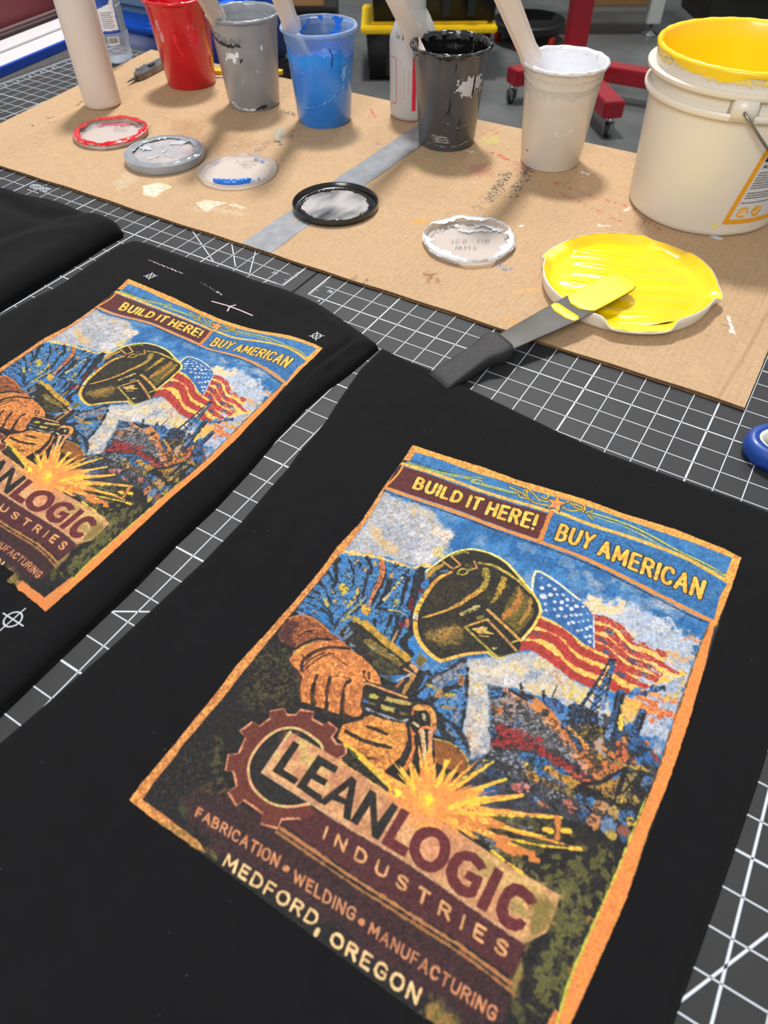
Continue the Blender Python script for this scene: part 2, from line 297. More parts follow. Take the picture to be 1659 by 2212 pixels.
# ---- traced outlines of the artwork and of the cardboard stains, in 1/500 inch: [kind, colour, second colour, noise, alpha, feather, raggedness, speckle, widths, points]
ART_OPS = [
["P",[27,26,27],[27,26,27],1,1,0.02,0.0,0,[],[18,20,5921,47,5881,3892,5807,5821,5665,7192,5359,7837,4198,7906,-2,7548,-40,6956,-15,5869,26,4624,163,2814]],
["P",[34,102,168],[60,128,190],2,1,0.02,0.0,0,[],[128,250,5885,152,5772,3934,4628,4940,3489,5110,2466,4570,922,4510,194,4138]],
["P",[130,156,190],[90,140,190],3,0.55,0.3,0.0,3.38,[],[128,250,5885,152,5772,3934,4628,4940,3489,5110,2466,4570,922,4510,194,4138]],
["P",[156,160,172],[190,190,196],1,1,0.12,0.16,0,[],[139,1286,420,1340,742,1306,1053,1317,1248,1468,1399,1595,1622,1602,1709,1755,1639,1908,1679,2079,1621,2334,1515,2572,1290,2577,1063,2582,742,2634,251,2809,202,2525,193,1882]],
["P",[186,190,202],[150,160,180],2,0.8,0.3,0.2,0,[],[212,1914,487,1857,794,1864,1096,1870,1378,1963,1531,2040,1485,2291,1090,2418,830,2475,463,2662,245,2697]],
["P",[228,184,110],[206,178,140],0,0.75,0.1,0.12,0,[],[243,2022,434,2088,672,2245,957,2333,999,2464,807,2487,625,2426,393,2229]],
["P",[232,190,110],[168,174,190],0,0.7,0.08,0.1,0,[],[656,1435,860,1416,1086,1384,1264,1501,1024,1499,775,1543]],
["P",[236,200,140],[212,212,220],0,0.85,0.06,0.08,0,[],[1266,1623,1454,1647,1649,1628,1686,1767,1601,1888,1462,1842,1322,1795]],
["P",[214,190,70],[230,210,150],0,0.8,0.06,0.08,0,[],[1440,2087,1623,1993,1690,2187,1531,2268]],
["P",[212,212,220],[205,205,220],0,0.85,0.1,0.08,0,[],[1273,2325,1424,2171,1576,2245,1523,2421,1350,2473]],
["S",[236,186,92],[240,208,130],0,1,0.05,0.08,0,[85],[220,2806,308,2780,434,2744,551,2712,643,2688,726,2668,812,2654,908,2652,1007,2656,1103,2655,1193,2646,1281,2631,1363,2606,1444,2560,1520,2503,1572,2463]],
["P",[190,198,214],[168,184,208],2,1,0.15,0.18,0,[],[3924,2016,4054,1834,4205,1843,4319,1870,4477,1704,4687,1710,4902,1741,5202,1726,5333,1849,5538,1877,5739,1906,5758,2154,5722,2398,5758,2624,5597,2874,5092,3086,4699,2748,4234,2249]],
["P",[244,216,150],[226,200,170],0,1,0.1,0.14,0,[],[3950,2031,4062,1859,4213,1868,4317,1928,4492,1753,4637,1820,4559,1972,4338,2058,4203,2155,4055,2090]],
["P",[178,184,196],[150,160,180],1,0.7,0.15,0.15,0,[],[4818,1443,5104,1354,5431,1442,5318,1555,5067,1600,4896,1575]],
["P",[244,200,130],[214,204,210],0,0.8,0.08,0.1,0,[],[4617,2162,4821,2165,4914,2277,4840,2367,4712,2274]],
["P",[150,166,190],[168,174,190],1,0.7,0.15,0.16,0,[],[3761,1356,3981,1488,4171,1540,4130,1679,3995,1659,3870,1545]],
["P",[150,166,190],[100,140,180],1,0.6,0.15,0.16,0,[],[4059,1327,4376,1375,4716,1379,4702,1474,4371,1497,4146,1463]],
["S",[232,140,84],[232,170,120],0,1,0.04,0.07,0,[50],[5509,1998,5527,1970,5554,1932,5584,1907,5617,1908,5654,1923,5687,1932,5716,1927,5741,1917,5759,1909]],
["P",[240,178,92],[214,150,110],0,0.8,0.08,0.14,0,[],[5270,2353,5503,2285,5701,2234,5710,2429,5503,2510,5356,2461]],
["P",[190,58,50],[240,170,70],0,1,0.05,0.08,0,[],[5671,2499,5700,2385,5709,2577]],
["P",[34,102,168],[24,78,140],0,1,0.06,0.08,0,[],[5658,2052,5750,1952,5741,2162,5656,2206]],
["P",[156,164,182],[190,188,186],1,1,0.06,0.06,0,[],[2839,3749,3192,3515,3486,3285,3619,3190,3919,3195,4167,3300,4401,3382,4533,3414,4814,3416,5054,3810,4599,3953,4395,3823,4148,3807,3760,3860,3529,3905,3288,3979,3729,4894,3503,5139,3239,4744,3111,4291]],
["P",[240,226,190],[200,190,180],0,0.85,0.09,0.1,0,[],[2960,3869,3137,3880,3399,3797,3565,3584,3415,3532,3187,3701,2992,3749]],
["P",[238,214,130],[200,190,180],0,0.85,0.09,0.1,0,[],[3292,3595,3521,3425,3696,3491,3677,3654,3503,3641]],
["P",[234,200,110],[200,190,180],0,0.85,0.09,0.1,0,[],[3719,3758,3902,3589,4116,3554,4220,3673,4016,3778,3837,3845]],
["P",[236,206,130],[200,190,180],0,0.85,0.09,0.1,0,[],[3645,3362,3796,3205,3987,3264,3993,3390,3801,3437]],
["P",[244,206,70],[200,190,180],0,0.85,0.09,0.1,0,[],[4179,3446,4416,3424,4606,3450,4617,3662,4509,3693,4352,3702,4220,3673]],
["P",[246,214,60],[200,190,180],0,0.85,0.09,0.1,0,[],[4678,3607,5005,3651,5021,3827,4837,3853]],
["P",[226,150,90],[200,190,180],0,0.85,0.09,0.1,0,[],[3993,3390,4173,3374,4236,3492,4133,3545]],
["P",[226,180,80],[200,190,180],0,0.85,0.09,0.1,0,[],[3008,4022,3236,4006,3315,4089,3152,4197]],
["P",[214,170,120],[200,190,180],0,0.85,0.09,0.1,0,[],[3199,4391,3403,4475,3520,4554,3337,4602]],
["P",[210,140,80],[200,190,180],0,0.85,0.09,0.1,0,[],[3305,4710,3454,4770,3544,4923,3406,4928]],
["P",[150,164,190],[168,174,190],0,0.8,0.08,0.1,0,[],[3045,3722,3257,3665,3424,3449,3246,3488,3060,3610]],
["P",[140,156,186],[168,174,190],0,0.8,0.08,0.1,0,[],[3669,3633,3875,3627,4059,3457,3880,3422,3713,3534]],
["P",[212,212,220],[210,208,220],0,0.9,0.08,0.08,0,[],[3373,3785,3530,3653,3633,3802,3503,3893]],
["P",[176,186,204],[150,166,190],1,1,0.1,0.12,0,[],[5369,2405,5739,2302,5705,3678,5362,3780,5079,3466,5239,2898]],
["P",[244,186,74],[250,200,96],1,1,0.03,0.03,0,[],[3489,2520,3755,2549,4031,2623,4275,2735,4393,2726,4203,2155,4404,2135,4632,2208,4840,2367,5061,2306,5276,2376,5554,2485,5703,2555,5531,2765,5377,2892,5262,3022,5098,3107,5058,3292,4831,3291,4703,3310,4597,3340,4407,3354,4186,3285,3907,3180,3627,3145,3447,3212,3472,2937,3498,2708]],
["S",[190,58,50],[168,52,44],1,1,0.03,0.035,0,[160,128],[3516,2672,3579,2670,3670,2668,3758,2670,3833,2675,3906,2684,3978,2704,4048,2743,4117,2793,4187,2832,4255,2851,4324,2859,4399,2864,4491,2868,4589,2869,4658,2870]],
["S",[190,58,50],[168,52,44],1,1,0.03,0.035,0,[165,132],[3490,2914,3544,2893,3621,2864,3699,2847,3772,2850,3846,2865,3922,2890,3998,2932,4076,2985,4154,3028,4234,3054,4315,3071,4392,3081,4473,3082,4551,3075,4605,3070]],
["S",[190,58,50],[168,52,44],1,1,0.03,0.035,0,[165,132],[3445,3166,3487,3142,3550,3110,3628,3093,3725,3105,3837,3132,3941,3163,4027,3197,4104,3234,4179,3265,4252,3284,4322,3296,4390,3303,4462,3302,4531,3295,4580,3289]],
["S",[190,58,50],[168,52,44],1,1,0.03,0.035,0,[125,100],[4220,2207,4281,2191,4368,2170,4454,2164,4533,2181,4610,2212,4684,2248,4753,2293,4818,2341,4882,2372,4943,2368,5004,2346,5068,2333,5150,2344,5235,2364,5296,2378]],
["S",[190,58,50],[168,52,44],1,1,0.03,0.035,0,[120,96],[4291,2383,4335,2364,4398,2340,4468,2335,4544,2365,4627,2415,4709,2460,4784,2497,4858,2531,4934,2551,5012,2548,5092,2532,5181,2526,5295,2541,5417,2566,5503,2585]],
["S",[190,58,50],[168,52,44],1,1,0.03,0.035,0,[125,100],[4344,2543,4390,2534,4457,2523,4529,2527,4606,2557,4688,2601,4764,2639,4824,2662,4877,2679,4936,2689,5010,2689,5091,2683,5167,2683,5239,2698,5307,2719,5353,2735]],
["S",[190,58,50],[168,52,44],1,1,0.03,0.035,0,[135,108],[4392,2688,4441,2686,4512,2684,4582,2693,4644,2723,4705,2763,4773,2798,4851,2824,4935,2845,5024,2855,5130,2850,5242,2836,5321,2825]],
["S",[190,58,50],[168,52,44],1,1,0.03,0.035,0,[125,100],[4753,2921,4807,2942,4886,2971,4969,2993,5059,3003,5154,3006,5221,3008]],
["S",[190,58,50],[168,52,44],1,1,0.03,0.035,0,[140,112],[4779,3187,4818,3198,4873,3213,4923,3220,4962,3215,4996,3203,5020,3194]],
["S",[86,74,84],[60,80,130],0,1,0.04,0.05,0,[55],[4471,2344,4538,2364]],
["S",[86,74,84],[60,80,130],0,1,0.04,0.05,0,[55],[4428,2526,4536,2549]],
["S",[86,74,84],[60,80,130],0,1,0.04,0.05,0,[55],[4798,2492,4925,2518]],
["S",[86,74,84],[60,80,130],0,1,0.04,0.05,0,[55],[4896,2685,5013,2687]],
["S",[86,74,84],[60,80,130],0,1,0.04,0.05,0,[55],[4548,2711,4610,2718]],
["S",[86,74,84],[60,80,130],0,1,0.04,0.05,0,[55],[5127,2679,5201,2666]],
["S",[86,74,84],[60,80,130],0,1,0.04,0.05,0,[55],[3555,2854,3577,2883]],
["S",[86,74,84],[60,80,130],0,1,0.04,0.05,0,[55],[4846,2971,4906,2977]],
["S",[86,74,84],[60,80,130],0,1,0.04,0.05,0,[55],[5130,2825,5173,2840]],
["S",[168,174,190],[200,190,200],0,1,0.05,0.07,0,[65],[5061,2306,5183,2321]],
["S",[168,174,190],[200,190,200],0,1,0.05,0.07,0,[65],[5385,2497,5565,2528]],
["S",[168,174,190],[200,190,200],0,1,0.05,0.07,0,[65],[5269,2705,5348,2714]],
["S",[168,174,190],[200,190,200],0,1,0.05,0.07,0,[65],[5459,2705,5608,2701]],
["S",[168,174,190],[200,190,200],0,1,0.05,0.07,0,[65],[5161,2931,5272,2922]],
["S",[168,174,190],[200,190,200],0,1,0.05,0.07,0,[65],[4892,2340,4954,2348]],
["S",[178,60,96],[190,58,50],0,1,0.02,0.05,0,[30],[5169,2482,5226,2507,5307,2543,5386,2571,5460,2584,5531,2590,5581,2594]],
["P",[38,92,156],[52,112,178],1,1,0.02,0.0,0,[],[3143,1796,3489,1830,3844,1971,4091,2072,4193,2187,4393,2726,4225,2709,3989,2619,3658,2517,3489,2520,3435,2380,3289,2226,3223,2143]],
["S",[250,228,150],[212,212,220],1,1,0.02,0.0,0,[38],[3223,2172,3182,2050,3129,1883,3127,1767,3212,1746,3348,1777,3484,1817,3612,1862,3741,1917,3840,1958,3894,1976,3919,1980,3933,1982]],
["S",[214,222,236],[168,174,190],1,1,0.02,0.0,0,[25],[4211,2178,4396,2725]],
["S",[212,212,220],[210,220,236],0,1,0.04,0.03,0,[45],[3260,1857,3261,1856]],
["S",[212,212,220],[210,220,236],0,1,0.04,0.03,0,[55],[3408,1937,3409,1936]],
["S",[212,212,220],[210,220,236],0,1,0.04,0.03,0,[55],[3329,2036,3330,2035]],
["S",[212,212,220],[210,220,236],0,1,0.04,0.03,0,[45],[3588,2050,3588,2049]],
["S",[212,212,220],[210,220,236],0,1,0.04,0.03,0,[55],[3497,2099,3498,2098]],
["S",[212,212,220],[210,220,236],0,1,0.04,0.03,0,[100],[3406,2180,3407,2180]],
["S",[212,212,220],[210,220,236],0,1,0.04,0.03,0,[45],[3520,1962,3521,1961]],
["S",[212,212,220],[210,220,236],0,1,0.04,0.03,0,[55],[3674,2008,3675,2008]],
["S",[212,212,220],[210,220,236],0,1,0.04,0.03,0,[55],[3491,2300,3492,2300]],
["S",[212,212,220],[210,220,236],0,1,0.04,0.03,0,[45],[3602,2195,3603,2194]],
["S",[212,212,220],[210,220,236],0,1,0.04,0.03,0,[55],[3695,2153,3695,2153]],
["S",[212,212,220],[210,220,236],0,1,0.04,0.03,0,[55],[3761,2071,3762,2070]],
["S",[212,212,220],[210,220,236],0,1,0.04,0.03,0,[45],[3838,2046,3839,2045]],
["S",[212,212,220],[210,220,236],0,1,0.04,0.03,0,[55],[3644,2335,3645,2335]],
["S",[212,212,220],[210,220,236],0,1,0.04,0.03,0,[55],[3727,2273,3728,2272]],
["S",[212,212,220],[210,220,236],0,1,0.04,0.03,0,[45],[3788,2176,3789,2176]],
["S",[212,212,220],[210,220,236],0,1,0.04,0.03,0,[55],[3869,2206,3870,2205]],
["S",[212,212,220],[210,220,236],0,1,0.04,0.03,0,[55],[3923,2124,3924,2124]],
["S",[212,212,220],[210,220,236],0,1,0.04,0.03,0,[45],[4013,2090,4014,2089]],
["S",[212,212,220],[210,220,236],0,1,0.04,0.03,0,[55],[3744,2417,3745,2417]],
["S",[212,212,220],[210,220,236],0,1,0.04,0.03,0,[55],[3833,2377,3834,2377]],
["S",[212,212,220],[210,220,236],0,1,0.04,0.03,0,[45],[3914,2322,3915,2321]],
["S",[212,212,220],[210,220,236],0,1,0.04,0.03,0,[55],[3975,2285,3976,2285]],
["S",[212,212,220],[210,220,236],0,1,0.04,0.03,0,[55],[4033,2241,4034,2241]],
["S",[212,212,220],[210,220,236],0,1,0.04,0.03,0,[45],[4116,2177,4117,2176]],
["S",[212,212,220],[210,220,236],0,1,0.04,0.03,0,[55],[3973,2429,3974,2429]],
["S",[212,212,220],[210,220,236],0,1,0.04,0.03,0,[55],[3929,2482,3930,2481]],
["S",[212,212,220],[210,220,236],0,1,0.04,0.03,0,[45],[4049,2377,4050,2376]],
["S",[212,212,220],[210,220,236],0,1,0.04,0.03,0,[55],[4104,2343,4105,2343]],
["S",[212,212,220],[210,220,236],0,1,0.04,0.03,0,[55],[4160,2287,4161,2287]],
["S",[212,212,220],[210,220,236],0,1,0.04,0.03,0,[45],[4134,2504,4135,2503]],
["S",[212,212,220],[210,220,236],0,1,0.04,0.03,0,[55],[4193,2447,4194,2446]],
["S",[212,212,220],[210,220,236],0,1,0.04,0.03,0,[55],[4229,2388,4230,2387]],
["S",[212,212,220],[210,220,236],0,1,0.04,0.03,0,[45],[4086,2542,4086,2542]],
["S",[212,212,220],[210,220,236],0,1,0.04,0.03,0,[55],[4225,2590,4226,2590]],
["S",[212,212,220],[210,220,236],0,1,0.04,0.03,0,[55],[4277,2550,4278,2550]],
["S",[212,212,220],[210,220,236],0,1,0.04,0.03,0,[45],[4304,2642,4305,2642]],
["S",[212,212,220],[210,220,236],0,1,0.04,0.03,0,[55],[3543,2409,3544,2409]],
["S",[212,212,220],[210,220,236],0,1,0.04,0.03,0,[55],[3488,2451,3489,2451]],
["S",[216,96,60],[240,150,70],0,1,0.05,0.09,0,[140],[5076,3352,5142,3356,5236,3362,5321,3363,5392,3357,5455,3347,5499,3340]],
["S",[216,96,60],[240,150,70],0,1,0.05,0.09,0,[100],[5205,3216,5428,3217]],
["S",[216,96,60],[240,150,70],0,1,0.05,0.09,0,[80],[5208,3097,5558,3081]],
["S",[216,96,60],[240,150,70],0,1,0.05,0.09,0,[80],[5433,3099,5639,3039]],
["S",[216,96,60],[240,150,70],0,1,0.05,0.09,0,[100],[5520,3284,5685,3289]],
["S",[216,96,60],[240,150,70],0,1,0.05,0.09,0,[80],[5312,3459,5440,3460]],
["S",[40,52,80],[70,90,130],0,1,0.04,0.07,0,[65],[5007,3248,5065,3220,5147,3181,5220,3138,5270,3092,5311,3043,5350,3001,5392,2967,5432,2939,5460,2921]],
["S",[238,190,70],[168,174,190],0,1,0.05,0.09,0,[60],[5553,3061,5581,3020,5621,2961,5656,2891,5683,2798,5705,2694,5719,2620]],
["P",[44,46,54],[64,68,76],1,1,0.03,0.05,0,[],[3292,3989,3576,3918,4041,4053,4367,4072,4505,3908,4557,3717,4779,3674,5051,3674,5315,3857,5559,3864,5697,3967,5694,4159,5695,4548,5665,4929,4595,5480,3841,5870,3670,5906,3455,5207,3729,4894,3561,4486]],
["P",[150,150,156],[96,96,100],0,1,0.03,0.05,0,[],[3292,3989,3576,3918,4056,4092,4423,4226,4750,4389,4995,4561,4762,4533,4306,4487,3866,4467,3620,4456,3490,4383]],
["P",[50,56,70],[60,120,190],0,1,0.03,0.05,0,[],[3326,4009,3555,3966,3537,4072,3469,4156,3396,4169]],
["P",[190,130,96],[168,174,190],0,0.8,0.06,0.1,0,[],[3529,4101,3741,4016,3823,4117,3721,4265,3588,4239]],
["S",[60,62,66],[150,150,156],0,1,0.04,0.1,2.55,[100],[3561,4601,3586,4525,3623,4418,3670,4337,3729,4308,3799,4304,3878,4301,3978,4288,4087,4277,4164,4268]],
["S",[60,62,66],[150,150,156],0,1,0.04,0.1,2.55,[100],[3819,4354,3881,4339,3970,4321,4065,4319,4172,4351,4285,4399,4364,4435]],
["S",[60,62,66],[150,150,156],0,1,0.04,0.1,2.55,[100],[3570,4389,3771,4286]],
["S",[60,62,66],[150,150,156],0,1,0.04,0.1,2.55,[100],[4029,4429,4096,4455,4193,4490,4297,4513,4417,4513,4545,4502,4635,4492]],
["P",[216,134,66],[190,104,50],0,1,0.03,0.06,0,[],[3894,3938,4005,3856,4194,3927,4383,4064,4510,4090,4679,4184,4802,4209,4945,4354,5260,4234,5320,4310,5159,4498,5031,4667,4895,4592,4543,4343,4248,4179,4041,4053]],
["P",[164,48,46],[138,42,44],1,1,0.03,0.05,0,[],[3611,4484,3669,4431,3834,4438,4069,4430,4160,4361,4269,4440,4304,4532,4538,4542,4781,4587,5019,4632,5005,4701,4793,4728,4476,4681,4182,4617,3956,4733,3702,4831]],
["P",[214,96,70],[196,80,62],1,1,0.04,0.04,0,[],[4462,4645,4762,4639,5025,4650,4940,4724,4680,4724]],
["S",[190,130,110],[214,150,100],0,1,0.02,0.04,0,[80],[3546,3946,3653,3964,3805,3993,3950,4028,4070,4074,4182,4127,4289,4181,4388,4232,4482,4285,4582,4345,4706,4425,4835,4513,4926,4576]],
["S",[30,30,34],[30,30,34],1,1,0.02,0.0,0,[40],[3576,3918,3843,3964]],
["P",[224,140,70],[200,120,50],0,1,0.03,0.05,0,[],[3903,3909,4062,3899,4199,3995,4138,4097,3975,4040]],
["P",[30,28,28],[60,60,66],0,1,0.03,0.05,0,[],[4059,3996,4160,3944,4221,4054,4121,4106]],
["P",[236,150,66],[214,120,50],0,1,0.03,0.05,0,[],[4190,4023,4305,4011,4428,4132,4343,4222,4234,4140]],
["P",[140,146,160],[70,80,100],0,1,0.04,0.1,0,[],[3730,4850,4012,4726,4328,4693,4604,4721,4886,4783,4811,4883,4555,4892,4231,4934,3966,4944]],
["S",[50,120,190],[37,90,142],0,1,0.03,0.06,0,[150],[4255,4752,4412,4714]],
["S",[60,120,180],[45,90,135],0,1,0.03,0.06,0,[100],[4082,4755,4218,4707]],
["S",[50,120,190],[37,90,142],0,1,0.03,0.06,0,[100],[4550,4728,4658,4714]],
["S",[60,130,200],[45,97,150],0,1,0.03,0.06,0,[100],[4358,4869,4466,4855]],
["S",[60,120,190],[45,90,142],0,1,0.03,0.06,0,[80],[3802,4362,3876,4347]],
["S",[226,160,60],[169,120,45],0,1,0.03,0.06,0,[100],[4432,4767,4787,4814]],
["S",[222,150,60],[166,112,45],0,1,0.03,0.06,0,[100],[4224,4917,4398,4973]],
["S",[232,200,80],[174,150,60],0,1,0.03,0.06,0,[60],[4157,4845,4274,4849]],
["S",[210,120,60],[157,90,45],0,1,0.03,0.06,0,[60],[3745,4322,3794,4343]],
["S",[214,120,60],[160,90,45],0,1,0.03,0.06,0,[70],[3470,4299,3570,4295]],
["S",[210,150,60],[157,112,45],0,1,0.03,0.06,0,[90],[4683,4784,4886,4783]],
["S",[60,120,190],[45,90,142],0,1,0.03,0.06,0,[70],[3602,4603,3659,4641]],
["S",[60,130,200],[45,97,150],0,1,0.03,0.06,0,[50],[3418,4036,3469,4059]],
["S",[232,120,110],[174,90,82],0,1,0.03,0.06,0,[100],[4152,5161,4225,5154]],
["S",[226,140,130],[169,105,97],0,1,0.03,0.06,0,[70],[4230,5121,4313,5139]],
["S",[60,100,150],[45,75,112],0,1,0.03,0.06,0,[100],[4428,5241,4527,5210]],
["S",[222,140,90],[166,105,67],0,1,0.03,0.06,0,[60],[4533,5226,4614,5244]],
["S",[44,100,170],[33,75,127],0,1,0.03,0.06,0,[120],[3705,5493,3962,5341]],
["S",[50,80,120],[37,60,90],0,1,0.03,0.06,0,[100],[3757,5136,3960,5157]],
["P",[150,152,158],[50,52,56],0,0.85,0.05,0.12,2.5,[],[3479,5087,3730,4850,4125,4862,4500,5043,4816,5001,4644,5130,4402,5174,4101,5084,3838,5010,3725,5195]],
["P",[206,150,66],[140,120,60],0,0.8,0.05,0.1,0,[],[4322,4971,4768,4864,5031,4667,4910,4852,4699,4981]],
["P",[160,160,168],[30,28,28],0,0.8,0.05,0.1,0,[],[4493,5026,4780,5000,4773,5083,4557,5095]],
["P",[44,58,90],[60,110,170],0,1,0.03,0.05,0,[],[4016,3778,4133,3766,4226,3743,4330,3809,4391,3920,4290,3972,4111,3922,4037,3888]],
["S",[30,28,28],[30,28,28],1,1,0.02,0.0,0,[20],[4140,3566,4141,3786]],
["S",[40,42,46],[40,42,46],1,1,0.02,0.05,0,[60],[3676,3755,3701,3798,3738,3858,3777,3901,3819,3908,3864,3898,3895,3889]],
["S",[30,28,28],[30,28,28],1,1,0.02,0.03,0,[30],[4000,3737,4054,3879]],
["P",[36,38,46],[56,90,140],0,1,0.03,0.05,0,[],[4362,3841,4420,3667,4580,3728,4838,3737,4910,3839,4612,3992,4405,3960]],
["P",[40,46,58],[60,110,170],0,1,0.03,0.05,0,[],[4374,4092,4466,4021,4679,4184,4795,4301,4750,4389,4568,4196]],
["S",[236,170,70],[214,140,60],0,1,0.02,0.03,0,[45],[4494,4099,4582,4133,4705,4182,4809,4228,4875,4267,4923,4303,4955,4327]],
["P",[48,44,40],[150,120,50],0,1,0.03,0.06,0,[],[4612,3992,4877,3856,4960,3994,4855,4138,4698,4129]],
["P",[226,140,70],[150,150,150],0,1,0.03,0.06,0,[],[4842,4100,4934,4031,5070,4160,5051,4278,4908,4243]],
["S",[34,38,48],[44,70,110],0,1,0.02,0.02,0,[35,55],[4662,2813,4605,3327,4548,3721]],
["S",[34,38,48],[44,70,110],0,1,0.02,0.02,0,[35,55],[4731,2804,4773,3290,4831,3833]],
["S",[34,38,48],[44,70,110],0,1,0.02,0.02,0,[35,55],[4704,2818,4705,3326,4695,3717]],
["S",[48,104,172],[70,120,180],0,1,0.02,0.03,0,[70],[4699,3154,4699,3226,4698,3328,4698,3427,4698,3519,4698,3607,4698,3668]],
["S",[70,120,180],[168,174,190],0,1,0.02,0.03,0,[60],[4758,3397,4851,3777]],
["S",[30,28,28],[30,28,28],1,1,0.02,0.0,0,[20],[4657,2894,4690,2903]],
["S",[30,28,28],[30,28,28],1,1,0.02,0.0,0,[18],[4727,2858,4699,2898]],
["S",[30,28,28],[30,28,28],1,1,0.02,0.0,0,[20],[4641,3031,4706,3053]],
["S",[30,28,28],[30,28,28],1,1,0.02,0.0,0,[18],[4735,2983,4692,3061]],
["S",[30,28,28],[30,28,28],1,1,0.02,0.0,0,[20],[4626,3166,4721,3201]],
["S",[30,28,28],[30,28,28],1,1,0.02,0.0,0,[18],[4742,3107,4684,3220]],
["S",[30,28,28],[30,28,28],1,1,0.02,0.0,0,[20],[4611,3299,4736,3346]],
["S",[30,28,28],[30,28,28],1,1,0.02,0.0,0,[18],[4749,3229,4676,3377]],
["S",[30,28,28],[30,28,28],1,1,0.02,0.0,0,[20],[4596,3431,4751,3489]],
["S",[30,28,28],[30,28,28],1,1,0.02,0.0,0,[18],[4755,3349,4669,3531]],
["S",[30,28,28],[30,28,28],1,1,0.02,0.0,0,[20],[4581,3560,4766,3629]],
["S",[30,28,28],[30,28,28],1,1,0.02,0.0,0,[18],[4762,3467,4662,3682]],
["S",[30,28,28],[30,28,28],1,1,0.02,0.0,0,[20],[4567,3688,4780,3767]],
["S",[30,28,28],[30,28,28],1,1,0.02,0.0,0,[18],[4769,3584,4655,3831]],
["S",[30,34,44],[30,34,44],1,1,0.02,0.0,0,[50],[4662,2813,4727,2793]],
["S",[60,110,180],[30,28,28],0,1,0.02,0.04,0,[70],[4712,2840,4739,3057]],
["S",[52,104,170],[40,52,76],0,1,0.02,0.03,0,[130],[4959,3281,4966,3352,4976,3454,4988,3566,5004,3696,5023,3835,5036,3933]],
["S",[30,28,28],[30,28,28],1,1,0.02,0.0,0,[45],[4991,3277,5004,3372,5022,3507,5038,3634,5051,3744,5061,3846,5068,3916]],
["S",[30,28,28],[30,28,28],1,1,0.02,0.0,0,[25],[4921,3288,4950,3538]],
["S",[44,50,62],[60,110,170],0,1,0.02,0.04,0,[35],[5047,3248,5090,3220,5150,3181,5203,3143,5235,3112,5260,3082,5293,3048,5347,3002,5409,2952,5453,2917]],
["S",[40,50,66],[56,100,160],0,1,0.02,0.03,0,[120],[5304,3427,5302,3495,5301,3591,5301,3683,5306,3766,5313,3845,5318,3900]],
["S",[30,28,28],[30,28,28],1,1,0.02,0.0,0,[35],[5335,3435,5340,3686]],
["P",[44,86,146],[50,60,80],0,1,0.03,0.04,0,[],[5032,3799,5164,3731,5233,3899,5131,3996]],
["S",[244,214,60],[236,190,60],0,1,0.02,0.04,0,[70],[5071,3617,5104,3785]],
["S",[90,130,180],[168,174,190],0,1,0.02,0.04,0,[90],[4819,3677,4854,3845]],
["S",[140,160,190],[60,110,170],0,1,0.02,0.05,0,[80],[4982,3824,5005,4016]],
["P",[244,206,80],[232,150,70],0,0.85,0.06,0.1,0,[],[5024,3333,5233,3249,5238,3531,5146,3671,5088,3608]],
["S",[240,150,60],[192,120,48],0,1,0.03,0.05,0,[100],[5201,3915,5277,3921]],
["S",[224,110,60],[179,88,48],0,1,0.03,0.05,0,[150],[5181,4036,5265,4189]],
["S",[50,104,172],[40,83,137],0,1,0.03,0.05,0,[200],[5354,3926,5472,3886]],
["S",[34,50,80],[27,40,64],0,1,0.03,0.05,0,[80],[5419,3958,5456,3960]],
["S",[200,120,80],[160,96,64],0,1,0.03,0.05,0,[80],[5472,3820,5580,3875]],
["S",[46,110,182],[36,88,145],0,1,0.03,0.05,0,[170],[5569,4033,5675,4021]],
["S",[60,120,190],[48,96,152],0,1,0.03,0.05,0,[100],[5446,4117,5510,4148]],
["S",[190,110,60],[152,88,48],0,1,0.03,0.05,0,[80],[5323,4137,5388,4169]],
["S",[60,60,66],[48,48,52],0,1,0.03,0.05,0,[80],[5017,4054,5094,4059]],
["S",[60,130,200],[48,104,160],0,1,0.03,0.05,0,[70],[5532,3900,5575,3789]],
["S",[150,70,60],[120,56,48],0,1,0.03,0.05,0,[80],[5617,3943,5670,4002]],
["S",[222,130,60],[177,104,48],0,1,0.03,0.05,0,[70],[5098,4189,5185,4230]],
["S",[206,160,60],[170,130,50],0,1,0.02,0.05,0,[50],[4917,4325,5013,4310,5151,4287,5288,4263,5422,4235,5554,4205,5647,4183]],
["P",[170,178,196],[168,174,190],0,0.8,0.06,0.06,0,[],[5526,3748,5645,3775,5670,3937,5596,3932]],
["P",[34,33,34],[44,42,42],0,1,0.03,0.04,0,[],[4786,4916,4933,4759,5119,4601,5336,4302,5683,4248,5695,4548,5665,4929,5138,5200,5021,5015]],
["P",[196,140,60],[150,110,50],0,1,0.03,0.05,0,[],[4939,4776,5182,4569,5321,4372,5382,4689,5176,4776,5003,4804]],
["S",[30,30,34],[30,30,34],1,1,0.02,0.0,0,[50],[4915,4758,4971,4721,5051,4667,5122,4610,5171,4551,5211,4488,5248,4431,5283,4380,5315,4333,5336,4302]],
["S",[56,110,180],[56,110,180],1,1,0.02,0.03,0,[40],[5249,4493,5329,4368]],
["P",[180,140,66],[120,110,70],0,1,0.03,0.05,0,[],[5321,4372,5479,4291,5490,4634,5366,4697]],
["P",[56,112,184],[90,110,130],0,1,0.03,0.05,0,[],[5536,4303,5688,4267,5676,4478,5552,4419]],
["S",[30,28,28],[30,28,28],1,1,0.02,0.0,0,[70],[5339,4342,5349,4727]],
["S",[30,28,28],[30,28,28],1,1,0.02,0.0,0,[65],[5542,4259,5521,4678]],
["S",[30,28,28],[30,28,28],1,1,0.02,0.0,0,[25],[5385,4402,5536,4610]],
